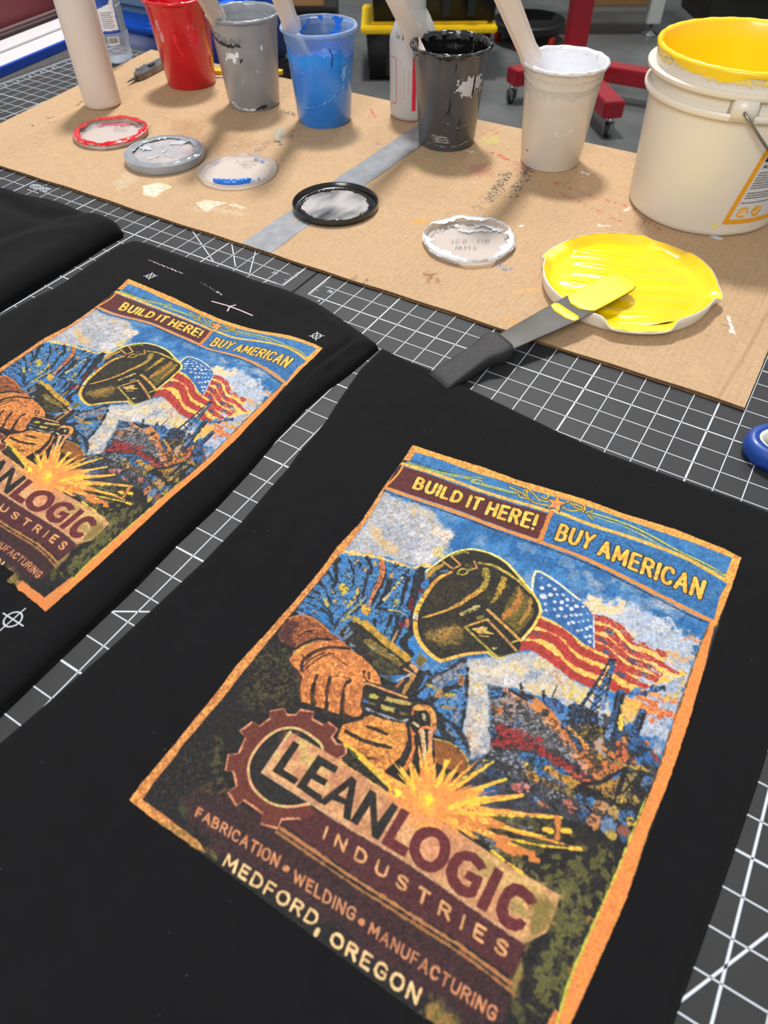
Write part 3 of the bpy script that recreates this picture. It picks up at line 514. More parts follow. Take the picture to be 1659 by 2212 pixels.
["S",[30,28,28],[30,28,28],1,1,0.02,0.0,0,[25],[5495,4346,5392,4664]],
["S",[30,28,28],[30,28,28],1,1,0.02,0.0,0,[25],[5505,4443,5675,4538]],
["S",[30,28,28],[30,28,28],1,1,0.02,0.0,0,[20],[4986,4752,5054,4818]],
["S",[30,28,28],[30,28,28],1,1,0.02,0.0,0,[20],[5058,4723,5122,4795]],
["S",[30,28,28],[30,28,28],1,1,0.02,0.0,0,[20],[5131,4694,5191,4772]],
["S",[30,28,28],[30,28,28],1,1,0.02,0.0,0,[20],[5203,4664,5259,4749]],
["S",[30,28,28],[30,28,28],1,1,0.02,0.0,0,[20],[5275,4635,5327,4726]],
["S",[30,28,28],[30,28,28],1,1,0.02,0.0,0,[70],[4892,4800,4984,4792,5115,4779,5243,4761,5362,4735,5478,4704,5572,4671,5634,4633,5674,4593,5700,4565]],
["S",[150,120,60],[120,96,48],0,1,0.03,0.06,0,[80],[4802,4940,4830,4946]],
["S",[150,130,60],[120,104,48],0,1,0.03,0.06,0,[100],[4865,4938,4893,4943]],
["S",[60,120,190],[48,96,152],0,1,0.03,0.06,0,[100],[4939,4940,4966,4946]],
["S",[60,130,200],[48,104,160],0,1,0.03,0.06,0,[120],[5012,4942,5040,4948]],
["S",[60,110,180],[48,88,144],0,1,0.03,0.06,0,[100],[5088,4952,5115,4958]],
["S",[220,110,90],[176,88,72],0,1,0.03,0.06,0,[130],[4856,5092,4884,5097]],
["S",[200,130,110],[160,104,88],0,1,0.03,0.06,0,[90],[4939,5069,4966,5074]],
["S",[190,130,110],[152,104,88],0,1,0.03,0.06,0,[120],[5027,5063,5054,5068]],
["S",[60,80,130],[48,64,104],0,1,0.03,0.06,0,[150],[5080,5113,5106,5119]],
["S",[206,150,100],[164,120,80],0,1,0.03,0.06,0,[170],[5214,4927,5241,4933]],
["S",[214,150,70],[171,120,56],0,1,0.03,0.06,0,[100],[5174,4967,5200,4973]],
["S",[206,166,90],[164,132,72],0,1,0.03,0.06,0,[150],[5357,4931,5384,4937]],
["S",[206,140,90],[164,112,72],0,1,0.03,0.06,0,[150],[5194,5083,5221,5089]],
["S",[90,120,170],[72,96,136],0,1,0.03,0.06,0,[170],[5338,5038,5365,5043]],
["S",[60,110,180],[48,88,144],0,1,0.03,0.06,0,[150],[5510,4911,5536,4917]],
["S",[210,170,60],[168,136,48],0,1,0.03,0.06,0,[120],[5580,4913,5606,4919]],
["S",[200,150,60],[160,120,48],0,1,0.03,0.06,0,[80],[5189,4740,5217,4746]],
["S",[190,150,60],[152,120,48],0,1,0.03,0.06,0,[80],[5272,4718,5299,4724]],
["S",[214,170,70],[171,136,56],0,1,0.03,0.06,0,[100],[5396,4714,5423,4720]],
["S",[196,160,70],[156,128,56],0,1,0.03,0.06,0,[100],[5535,4642,5562,4649]],
["S",[214,120,100],[171,96,80],0,1,0.03,0.06,0,[120],[4855,5104,4885,5114]],
["S",[60,100,160],[48,80,128],0,1,0.03,0.06,0,[150],[5047,5108,5076,5119]],
["S",[206,150,90],[164,120,72],0,1,0.03,0.06,0,[140],[5158,4948,5188,4958]],
["S",[206,166,90],[164,132,72],0,1,0.03,0.06,0,[150],[5361,4921,5390,4931]],
["S",[214,140,80],[171,112,64],0,1,0.03,0.06,0,[150],[5176,5144,5205,5154]],
["S",[110,140,180],[88,112,144],0,1,0.03,0.06,0,[180],[5350,5105,5378,5115]],
["S",[60,120,190],[48,96,152],0,1,0.03,0.06,0,[180],[5535,4882,5564,4893]],
["S",[220,180,60],[176,144,48],0,1,0.03,0.06,0,[110],[5578,4911,5607,4922]],
["S",[150,90,70],[120,72,56],0,1,0.03,0.06,0,[150],[5554,5099,5583,5109]],
["S",[200,170,70],[160,136,56],0,1,0.03,0.06,0,[100],[5420,5181,5448,5191]],
["S",[60,130,200],[48,104,160],0,1,0.03,0.06,0,[100],[5051,4911,5081,4922]],
["S",[60,90,140],[48,72,112],0,1,0.03,0.06,0,[100],[5554,5173,5582,5183]],
["P",[40,40,32],[30,29,29],0,1,0.1,0.1,0,[],[3649,5742,4375,5523,4981,5210,5194,5366,5219,5890,5100,6123,4423,6073,3854,6019]],
["P",[98,92,44],[70,66,38],0,0.8,0.15,0.1,2.5,[],[3708,5867,4031,5584,4666,5334,5119,5404,5162,5920,4994,6110,4417,6058,4031,6003]],
["P",[150,152,158],[110,110,110],0,0.8,0.08,0.1,1.6,[],[3893,5943,4051,5843,4312,5895,4320,6000,4104,6002]],
["P",[150,152,158],[110,110,110],0,0.7,0.08,0.1,1.6,[],[4224,5601,4461,5555,4577,5571,4499,5649,4294,5680]],
["P",[34,34,31],[28,27,28],1,1,0.05,0.0,0,[],[4601,6127,5115,6111,5163,6241,5073,7282,5197,7386,5502,7332,5512,7305,5593,6233,5616,5556,5482,5269,5113,5336,4723,5853]],
["P",[122,120,52],[86,88,46],0,0.75,0.1,0.0,2.5,[],[4642,6059,5115,6111,5166,6369,5119,7086,5150,7318,5485,7341,5520,6878,5587,6279,5616,5556,5449,5310,5059,5512]],
["P",[108,110,50],[80,84,46],0,0.6,0.2,0.0,1.5,[],[5063,5842,5317,5664,5502,6152,5431,6567,5329,6978,5196,6850,5211,6431]],
["S",[150,90,40],[112,100,38],0,1,0.02,0.06,0,[80],[5497,6813,5550,6726]],
["S",[190,110,50],[112,100,38],0,1,0.02,0.05,0,[60],[5496,6198,5563,6206]],
["P",[96,92,48],[60,58,40],0,0.7,0.3,0.0,1.42,[],[-15,5006,418,4654,837,4980,1144,5447,868,5647,493,5549,339,5804,177,5350]],
["P",[104,98,50],[70,66,40],0,0.7,0.06,0.06,1.6,[],[436,5549,714,5465,835,5314,827,5466,636,5593]],
["P",[96,92,50],[70,66,40],0,0.6,0.2,0.0,1.5,[],[317,5698,591,5528,776,5751,523,5824]],
["P",[88,86,44],[60,58,40],0,0.8,0.12,0.0,2.5,[],[363,6352,491,6339,905,6847,710,6799,548,6730,539,6579]],
["P",[120,84,44],[70,60,40],0,0.7,0.2,0.0,1.55,[],[613,6948,813,6795,1323,6922,1581,6929,1288,7081,900,7044,774,7346,637,7370,602,7198]],
["P",[84,84,70],[60,60,50],0,0.5,0.2,0.0,1.2,[],[-286,6793,393,6390,706,6998,471,7361,125,7396,164,6928]],
["P",[70,84,44],[50,60,40],0,0.8,0.15,0.0,2.6,[],[495,7229,699,7220,814,7395,614,7405]],
["P",[60,34,38],[44,30,33],0,1,0.25,0.2,0,[],[678,7062,1012,6987,1348,6956,1834,6937,2698,7021,3552,7113,3618,7235,2303,7519,1445,7569,875,7372]],
["P",[64,36,40],[46,31,34],0,1,0.25,0.16,0,[],[551,7255,861,7174,1391,7206,2093,7210,2637,7256,3417,7337,4076,7449,4186,7665,4895,7647,4523,7839,4217,7782,4170,7635,3563,7594,2857,7605,2091,7584,1458,7586,873,7474]],
["P",[66,34,38],[46,30,33],0,1,0.2,0.12,0,[],[2945,7120,3660,7105,4371,7156,4954,7249,5058,7347,4996,7594,4591,7804,4169,7732,3279,7680]],
["P",[110,106,46],[70,66,36],0,0.7,0.15,0.0,2.5,[],[4238,7696,4433,7652,4658,7769,4456,7874]],
["P",[92,96,44],[60,60,36],0,0.8,0.08,0.06,0,[],[5019,7253,5120,7296,5232,7472,5165,7507,5036,7395]],
["P",[96,100,40],[60,64,36],0,0.8,0.1,0.06,0,[],[991,7586,1406,7589,1381,7626,1092,7607]],
["P",[38,112,186],[66,128,184],1,1,0.02,0.03,0,[],[213,2895,410,2830,650,2731,944,2664,1146,2666,1388,2612,1510,2537,1689,2504,1731,2866,1766,3237,1860,3482,2032,3717,2263,3911,2121,4137,1534,3973,1099,3664,944,4135,897,4200,671,4091,366,4061,172,4096,178,3771,207,3353]],
["P",[120,146,178],[34,102,168],0,0.6,0.1,0.1,2.45,[],[410,2830,650,2731,836,3054,955,3568,842,3795,622,3609,555,3198]],
["P",[130,140,160],[34,102,168],0,0.5,0.1,0.1,2.4,[],[207,3353,415,3270,708,3779,532,3870,286,3824]],
["P",[120,146,178],[34,102,168],0,0.55,0.1,0.1,2.45,[],[959,2691,1397,2630,1636,3219,1579,3749,1210,3522,1144,3121]],
["S",[32,32,36],[30,40,56],0,1,0.03,0.035,0,[80,48],[216,2977,239,3033,272,3112,308,3187,350,3246,394,3300,429,3353,444,3411,448,3469,457,3518,478,3553,504,3578,522,3594]],
["S",[32,32,36],[30,40,56],0,1,0.03,0.035,0,[40,24],[349,2885,404,2932,481,2998,549,3064,594,3122,630,3180,660,3235,686,3292,706,3345,720,3383]],
["S",[32,32,36],[30,40,56],0,1,0.03,0.035,0,[30,18],[464,2826,498,2847,546,2877,585,2906,606,2933,619,2959,627,2978]],
["S",[32,32,36],[30,40,56],0,1,0.03,0.035,0,[60,36],[622,2746,660,2775,715,2817,762,2862,797,2913,825,2967,844,3005]],
["S",[32,32,36],[30,40,56],0,1,0.03,0.035,0,[50,30],[771,2973,793,3026,824,3102,854,3180,881,3261,907,3343,932,3406,957,3439,981,3452,998,3459]],
["S",[32,32,36],[30,40,56],0,1,0.03,0.035,0,[50,30],[212,3509,258,3532,322,3565,381,3601,425,3637,464,3675,505,3712,554,3751,605,3788,640,3814]],
["S",[32,32,36],[30,40,56],0,1,0.03,0.035,0,[50,30],[206,3262,229,3278,264,3301,302,3328,348,3359,397,3394,432,3419]],
["S",[32,32,36],[30,40,56],0,1,0.03,0.035,0,[40,24],[210,3820,254,3815,318,3810,389,3815,467,3838,552,3872,626,3906,683,3942,728,3979,759,4005]],
["S",[32,32,36],[30,40,56],0,1,0.03,0.035,0,[40,24],[204,3952,423,3926]],
["S",[32,32,36],[30,40,56],0,1,0.03,0.035,0,[30,18],[498,3930,545,3942,612,3961,676,3986,731,4023,781,4067,817,4099]],
["S",[32,32,36],[30,40,56],0,1,0.03,0.035,0,[35,21],[817,3333,851,3398,898,3491,928,3582,925,3662,907,3741,889,3814,876,3878,864,3936,858,3996,865,4065,877,4135,887,4185]],
["S",[32,32,36],[30,40,56],0,1,0.03,0.035,0,[70,42],[927,2731,960,2786,1007,2865,1047,2946,1073,3025,1092,3107,1108,3184,1119,3257,1127,3326,1135,3389,1147,3450,1160,3505,1170,3543]],
["S",[32,32,36],[30,40,56],0,1,0.03,0.035,0,[30,18],[998,3084,1007,3144,1021,3229,1036,3309,1055,3382,1076,3450,1091,3498]],
["S",[32,32,36],[30,40,56],0,1,0.03,0.035,0,[60,36],[1146,2666,1109,2731]],
["S",[32,32,36],[30,40,56],0,1,0.03,0.035,0,[100,60],[1175,3016,1189,3054,1208,3109,1224,3169,1236,3236,1245,3309,1250,3374,1248,3429,1242,3476,1238,3508]],
["S",[32,32,36],[30,40,56],0,1,0.03,0.035,0,[60,36],[1341,2659,1334,2733,1324,2840,1315,2945,1305,3049,1296,3151,1289,3223]],
["S",[32,32,36],[30,40,56],0,1,0.03,0.035,0,[45,27],[1426,3021,1460,3088,1506,3183,1541,3268,1554,3334,1557,3390,1558,3429]],
["S",[32,32,36],[30,40,56],0,1,0.03,0.035,0,[80,48],[1412,2828,1426,2891,1446,2981,1468,3066,1494,3144,1521,3217,1541,3268]],
["S",[32,32,36],[30,40,56],0,1,0.03,0.035,0,[60,36],[1458,2645,1486,2722,1526,2834,1565,2950,1600,3075,1634,3203,1658,3293]],
["S",[32,32,36],[30,40,56],0,1,0.03,0.035,0,[130,78],[1524,2565,1550,2661,1587,2796,1620,2922,1644,3020,1664,3107,1691,3191,1732,3280,1779,3365,1812,3424]],
["S",[32,32,36],[30,40,56],0,1,0.03,0.035,0,[50,30],[1243,3548,1292,3532,1363,3510,1437,3491,1518,3477,1602,3467,1661,3460]],
["S",[32,32,36],[30,40,56],0,1,0.03,0.035,0,[40,24],[1339,3749,1358,3786,1382,3837,1398,3882,1394,3914,1382,3939,1372,3956]],
["S",[32,32,36],[30,40,56],0,1,0.03,0.035,0,[50,30],[1517,3575,1533,3634,1554,3717,1570,3794,1575,3857,1574,3914,1573,3953]],
["S",[32,32,36],[30,40,56],0,1,0.03,0.035,0,[65,39],[1611,3527,1635,3591,1667,3682,1693,3771,1706,3857,1712,3940,1716,3998]],
["S",[32,32,36],[30,40,56],0,1,0.03,0.035,0,[80,48],[1709,3518,1725,3586,1746,3682,1763,3776,1769,3864,1771,3949,1772,4009]],
["S",[32,32,36],[30,40,56],0,1,0.03,0.035,0,[140,84],[1829,3456,1857,3519,1895,3609,1921,3695,1913,3769,1893,3840,1899,3904,1959,3963,2044,4014,2107,4049]],
["S",[32,32,36],[30,40,56],0,1,0.03,0.035,0,[30,18],[183,4112,237,4109,315,4106,396,4108,476,4117,558,4132,637,4150,720,4174,801,4201,857,4220]],
["S",[32,32,36],[30,40,56],0,1,0.03,0.035,0,[40,24],[1031,3486,1026,3545,1019,3630,1005,3712,978,3785,946,3856,919,3923,904,3992,895,4057,889,4103]],
["S",[32,32,36],[30,40,56],0,1,0.03,0.035,0,[70,42],[187,3700,354,3702]],
["S",[196,106,58],[222,130,70],1,1,0.02,0.02,0,[100,45],[876,2722,906,2762,949,2821,986,2886,1011,2956,1031,3032,1046,3105,1053,3168,1057,3229,1064,3295,1080,3381,1100,3474,1115,3539]],
["P",[214,190,50],[200,180,80],0,1,0.04,0.05,0,[],[483,3337,551,3358,658,3370,715,3495,677,3581,550,3492]],
["P",[206,180,60],[160,160,90],0,1,0.04,0.04,0,[],[399,3745,488,3742,600,3835,569,3872,471,3816]],
["S",[214,176,60],[180,160,90],0,1,0.02,0.04,0,[50],[803,3340,821,3389,845,3459,861,3530,863,3602,858,3675,854,3726]],
["S",[220,196,110],[168,174,190],0,1,0.02,0.04,0,[35],[1319,2853,1316,2925,1313,3028,1307,3127,1297,3216,1285,3301,1277,3360]],
["P",[206,190,60],[180,170,90],0,1,0.03,0.04,0,[],[1418,3266,1482,3255,1522,3362,1455,3397]],
["S",[206,196,90],[170,170,110],0,1,0.02,0.02,0,[25],[1437,3491,1477,3477,1533,3458,1585,3446,1629,3448,1669,3456,1696,3462]],
["S",[196,150,60],[160,130,60],0,1,0.02,0.03,0,[35],[1733,3751,1735,3779,1739,3820,1744,3865,1749,3918,1755,3975,1759,4015]],
["S",[196,106,70],[196,106,70],1,1,0.02,0.03,0,[45],[1766,3530,1818,3626]],
["S",[110,28,36],[110,28,36],1,1,0.02,0.06,0,[65],[1659,3164,1747,3332]],
["S",[110,28,36],[110,28,36],1,1,0.02,0.06,0,[65],[1680,2936,1711,2964]],
["S",[110,28,36],[110,28,36],1,1,0.02,0.06,0,[65],[1734,3629,1758,3657]],
["S",[206,160,70],[180,150,90],0,1,0.02,0.05,0,[50],[520,3170,590,3226]],
["S",[206,160,70],[180,150,90],0,1,0.02,0.05,0,[40],[433,4026,469,4039]],
["S",[206,160,70],[180,150,90],0,1,0.02,0.05,0,[60],[510,2874,503,2924]],
["S",[206,160,70],[180,150,90],0,1,0.02,0.05,0,[50],[778,2760,809,2815]],
["S",[206,160,70],[180,150,90],0,1,0.02,0.05,0,[45],[1140,2853,1155,2914]],
["S",[206,160,70],[180,150,90],0,1,0.02,0.05,0,[45],[708,2959,743,2988]],
["S",[206,160,70],[180,150,90],0,1,0.02,0.05,0,[35],[453,3542,498,3585]],
["S",[206,160,70],[180,150,90],0,1,0.02,0.05,0,[35],[607,3703,695,3786]],
["S",[206,160,70],[180,150,90],0,1,0.02,0.05,0,[35],[756,3712,764,3665]],
["S",[206,160,70],[180,150,90],0,1,0.02,0.05,0,[40],[972,3537,988,3594]],
["P",[33,32,33],[40,42,48],0,1,0.03,0.03,0,[],[1292,4321,1622,4419,1875,4528,1963,4652,2158,4531,2230,4173,2506,4203,2676,4594,2965,4994,3141,5400,2844,5642,2239,5176,1945,5171,1707,4763]],
["P",[36,35,33],[46,44,38],0,1,0.03,0.04,0,[],[949,4173,1019,3913,1192,3824,1517,3942,2071,4105,2203,4170,2312,4318,1859,4550,1643,4457,1331,4351,1205,4339]],
["S",[206,156,50],[150,120,44],1,1,0.02,0.02,0,[110],[1233,3865,1298,3889,1392,3922,1490,3955,1587,3984,1688,4012,1789,4039,1897,4069,2004,4099,2079,4120]],
["P",[150,120,44],[90,80,38],0,1,0.03,0.05,0,[],[1334,4155,1442,4079,1800,4149,2068,4221,2066,4278,1662,4258]],
["P",[104,92,40],[70,66,36],0,0.8,0.06,0.06,2.6,[],[1542,4282,1865,4268,2125,4358,1977,4471,1719,4418]],
["S",[150,150,120],[150,150,120],1,1,0.02,0.03,0,[20],[1490,4192,1889,4161]],
["P",[226,176,66],[206,150,50],1,1,0.03,0.03,0,[],[1038,3589,1063,3555,1209,3597,1212,3752,1071,3720]],
["S",[206,166,60],[150,130,60],0,1,0.02,0.05,0,[80],[1040,3861,1072,3886]],
["S",[206,166,60],[150,130,60],0,1,0.02,0.05,0,[70],[1112,3865,1167,3899]],
["S",[206,166,60],[150,130,60],0,1,0.02,0.05,0,[50],[912,3968,954,3864]],
["S",[170,166,70],[110,140,160],0,1,0.02,0.04,0,[45],[885,3982,911,3874,946,3724,974,3601,988,3531,994,3487,998,3459]],
["S",[120,130,140],[70,110,160],0,1,0.02,0.05,0,[40],[963,4166,1012,4019]],
["S",[120,130,140],[70,110,160],0,1,0.02,0.05,0,[40],[1093,4239,1143,4093]],
["S",[120,130,140],[70,110,160],0,1,0.02,0.05,0,[40],[1239,4282,1296,4292]],
["S",[120,130,140],[70,110,160],0,1,0.02,0.05,0,[40],[1064,4134,1076,4067]],
["P",[150,124,44],[110,96,40],1,1,0.03,0.03,0,[],[2194,3966,2356,3997,2322,4183,2192,4119]],
["P",[232,176,106],[214,150,90],1,1,0.02,0.0,0,[],[2162,4154,2317,4204,2309,4282,2160,4211]],
["P",[84,86,60],[44,42,38],0,0.7,0.06,0.08,2.55,[],[1752,4308,2067,4256,2076,4552,1947,4555]],
["S",[170,170,170],[170,170,170],1,1,0.02,0.03,0,[30],[2126,4505,2252,4323]],
["S",[190,140,56],[150,100,50],0,1,0.02,0.03,0,[60],[2288,4337,2301,4624]],
["S",[200,140,90],[200,140,90],1,1,0.02,0.0,0,[30],[2124,4292,2169,4296,2233,4302,2282,4308,2302,4314,2307,4321,2310,4326]],
["S",[180,110,60],[180,110,60],1,1,0.02,0.03,0,[30],[2190,4451,2170,4587]],
["P",[50,118,186],[80,130,180],0,1,0.03,0.03,0,[],[2445,4320,2467,4051,2655,3866,2826,3757,2928,3879,3079,4265,3172,4539,3225,4765,3462,4981,3550,5172,3428,5054,3194,4989,2958,4998,2876,4692,2669,4598,2456,4606]],
["S",[34,34,38],[40,50,66],0,1,0.03,0.04,0,[100],[2542,4312,2576,4260,2624,4183,2674,4096,2727,3987,2781,3867,2819,3782]],
["S",[34,34,38],[40,50,66],0,1,0.03,0.04,0,[100],[2669,4598,2693,4535,2728,4446,2768,4363,2819,4292,2876,4228,2916,4183]],
["S",[34,34,38],[40,50,66],0,1,0.03,0.04,0,[50],[2669,4598,2746,4634,2856,4684,2963,4725,3065,4751,3164,4769,3233,4780]],
["S",[34,34,38],[40,50,66],0,1,0.03,0.04,0,[45],[2921,3883,2965,3991,3027,4145,3088,4302,3143,4463,3195,4627,3232,4742]],
["S",[34,34,38],[40,50,66],0,1,0.03,0.04,0,[150],[2797,4712,2859,4761,2946,4830,3025,4887,3087,4922,3142,4944,3180,4959]],
["S",[34,34,38],[40,50,66],0,1,0.03,0.04,0,[70],[3077,4745,3138,4772,3224,4811,3303,4858,3369,4918,3428,4985,3469,5033]],
["S",[34,34,38],[40,50,66],0,1,0.03,0.04,0,[50],[2529,4213,2436,4175]],
["S",[34,34,38],[40,50,66],0,1,0.03,0.04,0,[60],[2518,4408,2462,4582]],
["S",[34,34,38],[40,50,66],0,1,0.03,0.04,0,[30],[2813,4564,2862,4562,2930,4558,2986,4555,3020,4556,3043,4557,3058,4558]],
["S",[150,150,160],[127,127,136],0,1,0.03,0.05,0,[70],[2592,4265,2630,4200,2682,4109,2731,4024,2770,3952,2805,3888,2829,3843]],
["S",[150,150,160],[127,127,136],0,1,0.03,0.05,0,[60],[2655,4317,2822,4062]],
["S",[200,150,70],[170,127,59],0,1,0.03,0.05,0,[50],[2757,4451,2745,4354]],
["S",[206,170,60],[175,144,51],0,1,0.03,0.05,0,[60],[2921,4346,2858,4399]],
["S",[206,130,60],[175,110,51],0,1,0.03,0.05,0,[60],[2896,4025,2929,4134]],
["S",[190,150,60],[161,127,51],0,1,0.03,0.05,0,[50],[2871,4574,3015,4541]],
["S",[160,164,176],[136,139,149],0,1,0.03,0.05,0,[50],[2980,4357,2932,4443]],
["S",[140,150,170],[119,127,144],0,1,0.03,0.05,0,[60],[3071,4512,3104,4692]],
["S",[206,150,90],[175,127,76],0,1,0.03,0.05,0,[45],[2718,4409,2708,4497]],
["S",[120,130,140],[102,110,119],0,1,0.03,0.05,0,[35],[3059,4851,3221,4900]],
["S",[214,170,60],[181,144,51],0,1,0.03,0.05,0,[40],[2530,4360,2628,4373]],
["P",[132,70,44],[168,92,50],0,1,0.03,0.04,0,[],[175,4304,307,4164,559,4139,830,4234,1028,4272,1143,4292,1004,4402,811,4423,699,4520,581,4659,574,4701,425,4661,320,4714,174,4631,179,4507]],
["P",[96,44,46],[60,36,36],0,1,0.04,0.08,0,[],[174,4631,210,4369,363,4249,338,4426,405,4552,555,4672,421,4682,310,4700]],
["S",[200,120,60],[200,120,60],1,1,0.02,0.0,0,[35],[182,4301,213,4264,258,4212,312,4172,375,4151,446,4141,527,4144,633,4169,749,4206,830,4234]],
["S",[40,30,28],[40,30,28],1,1,0.02,0.0,0,[35],[457,4445,488,4425,531,4395,566,4369,586,4349,597,4331,604,4319]],
["S",[190,110,56],[190,110,56],1,1,0.02,0.02,0,[25],[408,4531,441,4478,490,4405,547,4339,617,4288,694,4245,749,4215]],
["P",[196,106,56],[222,130,62],0,1,0.03,0.03,0,[],[602,4898,619,4717,699,4520,854,4381,1072,4289,1340,4366,1529,4403,1867,4564,911,5055,784,4992]],
["P",[212,122,60],[232,146,70],0,1,0.025,0.02,0,[],[586,4907,568,4760,618,4621,833,4419,1242,4369,1493,4397,1691,4471,1879,4568,1961,4663,1891,4689,1765,4701,1719,4735,1800,4922,1861,5074,1927,5140,1934,5215,1860,5277,1719,5257,1705,5310,1541,5362,1469,5336,1347,5382,1261,5366,1113,5402,996,5253,911,5065,840,4973,712,4974]],
["P",[232,134,70],[238,160,80],0,0.7,0.25,0.1,0,[],[888,4970,1047,4758,1220,4625,1404,4640,1415,4785,1150,4921,963,4996]],
["S",[34,32,28],[34,32,28],1,1,0.02,0.0,0,[45],[581,4659,606,4612,642,4547,680,4490,716,4453,755,4425,796,4401,847,4379,899,4361,937,4349]],
["S",[36,32,28],[36,32,28],1,1,0.02,0.0,0,[50],[850,4976,826,4945,793,4900,774,4847,776,4787,791,4719,819,4653,860,4589,914,4528,980,4473,1072,4426,1176,4386,1250,4358]],
["S",[60,40,30],[60,40,30],1,1,0.02,0.0,0,[25],[837,4890,840,4854,846,4801,862,4745,897,4684,942,4619,974,4573]],
["S",[190,170,70],[190,170,70],1,1,0.02,0.0,0,[25],[602,4821,611,4775,624,4708,642,4647,671,4594,705,4547,730,4514]],
["S",[70,44,32],[70,44,32],1,1,0.02,0.02,0,[25],[872,4983,878,4948,887,4897,904,4837,932,4764,967,4682,1001,4617,1034,4576,1065,4551,1086,4535]],
["S",[110,60,36],[110,60,36],1,1,0.02,0.02,0,[20],[1217,4582,1371,4616]],
["S",[32,28,26],[32,28,26],1,1,0.02,0.03,0,[45,65],[1079,4947,1089,4990,1106,5053,1132,5121,1179,5200,1235,5285,1276,5344]],
["S",[32,28,26],[32,28,26],1,1,0.02,0.03,0,[45,65],[1261,4896,1275,4936,1296,4993,1326,5063,1375,5155,1434,5258,1476,5332]],
["S",[32,28,26],[32,28,26],1,1,0.02,0.03,0,[45,65],[1534,4809,1524,4842,1512,4891,1522,4962,1574,5075,1648,5209,1702,5305]],
["S",[50,36,30],[50,36,30],1,1,0.02,0.02,0,[30],[1640,4584,1648,4607,1661,4641,1681,4670,1717,4690,1762,4707,1794,4718]],
["S",[60,40,30],[60,40,30],1,1,0.02,0.02,0,[25],[1709,4570,1766,4669]],
["S",[70,44,32],[70,44,32],1,1,0.02,0.0,0,[25],[707,4756,735,4780,774,4811,806,4816,821,4774,829,4705,851,4637,904,4572,971,4506,1019,4461]],
["S",[120,70,40],[120,70,40],1,1,0.02,0.0,0,[20],[1278,4877,1356,4816]],
["S",[100,60,40],[100,60,40],1,1,0.02,0.0,0,[20],[1424,4802,1522,4773]],
["P",[32,30,30],[38,36,34],0,1,0.03,0.02,0,[],[1121,5414,1269,5378,1473,5343,1701,5319,1867,5289,1971,5216,1721,4755,1851,4751,2354,4689,2551,4719,2691,4747,2854,4860,2943,4968,2763,5060,2574,5003,2354,5058,2131,5114,2011,5254,1819,5392,1614,5419,1393,5454,1213,5467]],
["S",[220,140,76],[200,150,90],1,1,0.02,0.0,0,[35],[1740,4787,1743,4772,1751,4751,1784,4733,1855,4723,1951,4717,2052,4710,2165,4700,2284,4689,2368,4682]],
["P",[206,196,70],[164,156,56],0,1,0.03,0.03,0,[],[1877,4862,1939,4841,2019,4851,2008,4897,1909,4918]],
["P",[200,176,90],[160,140,72],0,1,0.03,0.03,0,[],[2127,4795,2252,4772,2477,4717,2480,4756,2329,4813,2132,4854]],
["P",[206,190,90],[164,152,72],0,1,0.03,0.03,0,[],[2117,4942,2312,4882,2321,4967,2136,4993]],
["P",[50,110,190],[40,88,152],0,1,0.03,0.03,0,[],[1851,4978,1940,4973,1935,4995,1869,5009]],
["P",[120,110,60],[96,88,48],0,1,0.03,0.03,0,[],[2380,4907,2523,4873,2526,4911,2391,4961]],
["P",[110,106,60],[88,84,48],0,1,0.03,0.03,0,[],[1940,4973,2044,4960,2039,4983,1954,4996]],
["S",[160,166,170],[90,100,110],0,1,0.02,0.03,0,[25],[1966,5080,2036,5076,2136,5071,2230,5063,2310,5055,2385,5044,2446,5030,2489,5009,2517,4983,2536,4965]],
["S",[206,110,60],[206,110,60],1,1,0.02,0.0,0,[30],[2556,4866,2547,4840,2536,4803,2532,4769,2543,4740,2561,4715,2575,4697]],
["S",[206,130,66],[226,170,80],1,1,0.02,0.0,0,[80],[2571,4759,2605,4737,2653,4707,2699,4693,2739,4703,2778,4727,2814,4763,2850,4817,2883,4882,2906,4929]],
["S",[190,180,130],[190,180,130],1,1,0.02,0.0,0,[35],[2630,4975,2710,4992]],
["S",[190,180,130],[120,110,80],0,1,0.02,0.03,0,[55],[2701,4821,2754,4872]],
["S",[226,130,80],[226,130,80],1,1,0.02,0.0,0,[40],[2763,5060,2762,5044,2761,5022,2767,5001,2782,4981,2803,4962,2829,4950,2866,4949,2909,4955,2939,4960]],
["P",[206,122,56],[236,156,66],0,1,0.025,0.02,0,[],[1800,5421,1903,5349,2007,5246,1999,5202,2071,5135,2260,5117,2526,5047,2656,5191,2706,5352,2700,5501,2646,5655,2604,5766,2458,5752,2276,5738,2109,5696,1985,5667,1837,5631,1803,5516]],
["P",[240,170,70],[246,190,80],0,0.6,0.3,0.1,0,[],[2234,5483,2421,5312,2564,5314,2588,5486,2382,5556]],
["S",[40,32,28],[40,32,28],1,1,0.02,0.02,0,[50],[2115,5307,2144,5304,2187,5299,2233,5294,2288,5290,2346,5285,2387,5282]],
["S",[40,34,26],[40,34,26],1,1,0.02,0.02,0,[55],[1885,5502,1954,5503,2052,5505,2139,5504,2199,5500,2249,5494,2305,5484,2383,5468,2466,5449,2525,5436]],
["S",[60,44,32],[60,44,32],1,1,0.02,0.03,0,[40],[2298,5717,2434,5648]],
["P",[240,170,60],[232,150,70],0,0.7,0.1,0.05,0,[],[2292,5110,2530,5055,2626,5168,2452,5239,2336,5222]],
["S",[186,100,50],[222,140,70],0,1,0.02,0.03,0,[85],[2622,5094,2665,5119,2726,5156,2776,5204,2807,5265,2827,5336,2841,5411,2846,5494,2845,5581,2844,5642]],
["S",[36,32,30],[36,32,30],1,1,0.02,0.0,0,[40],[2576,5041,2610,5083,2657,5144,2699,5207,2731,5265,2759,5326,2778,5389,2784,5461,2782,5534,2780,5586]],
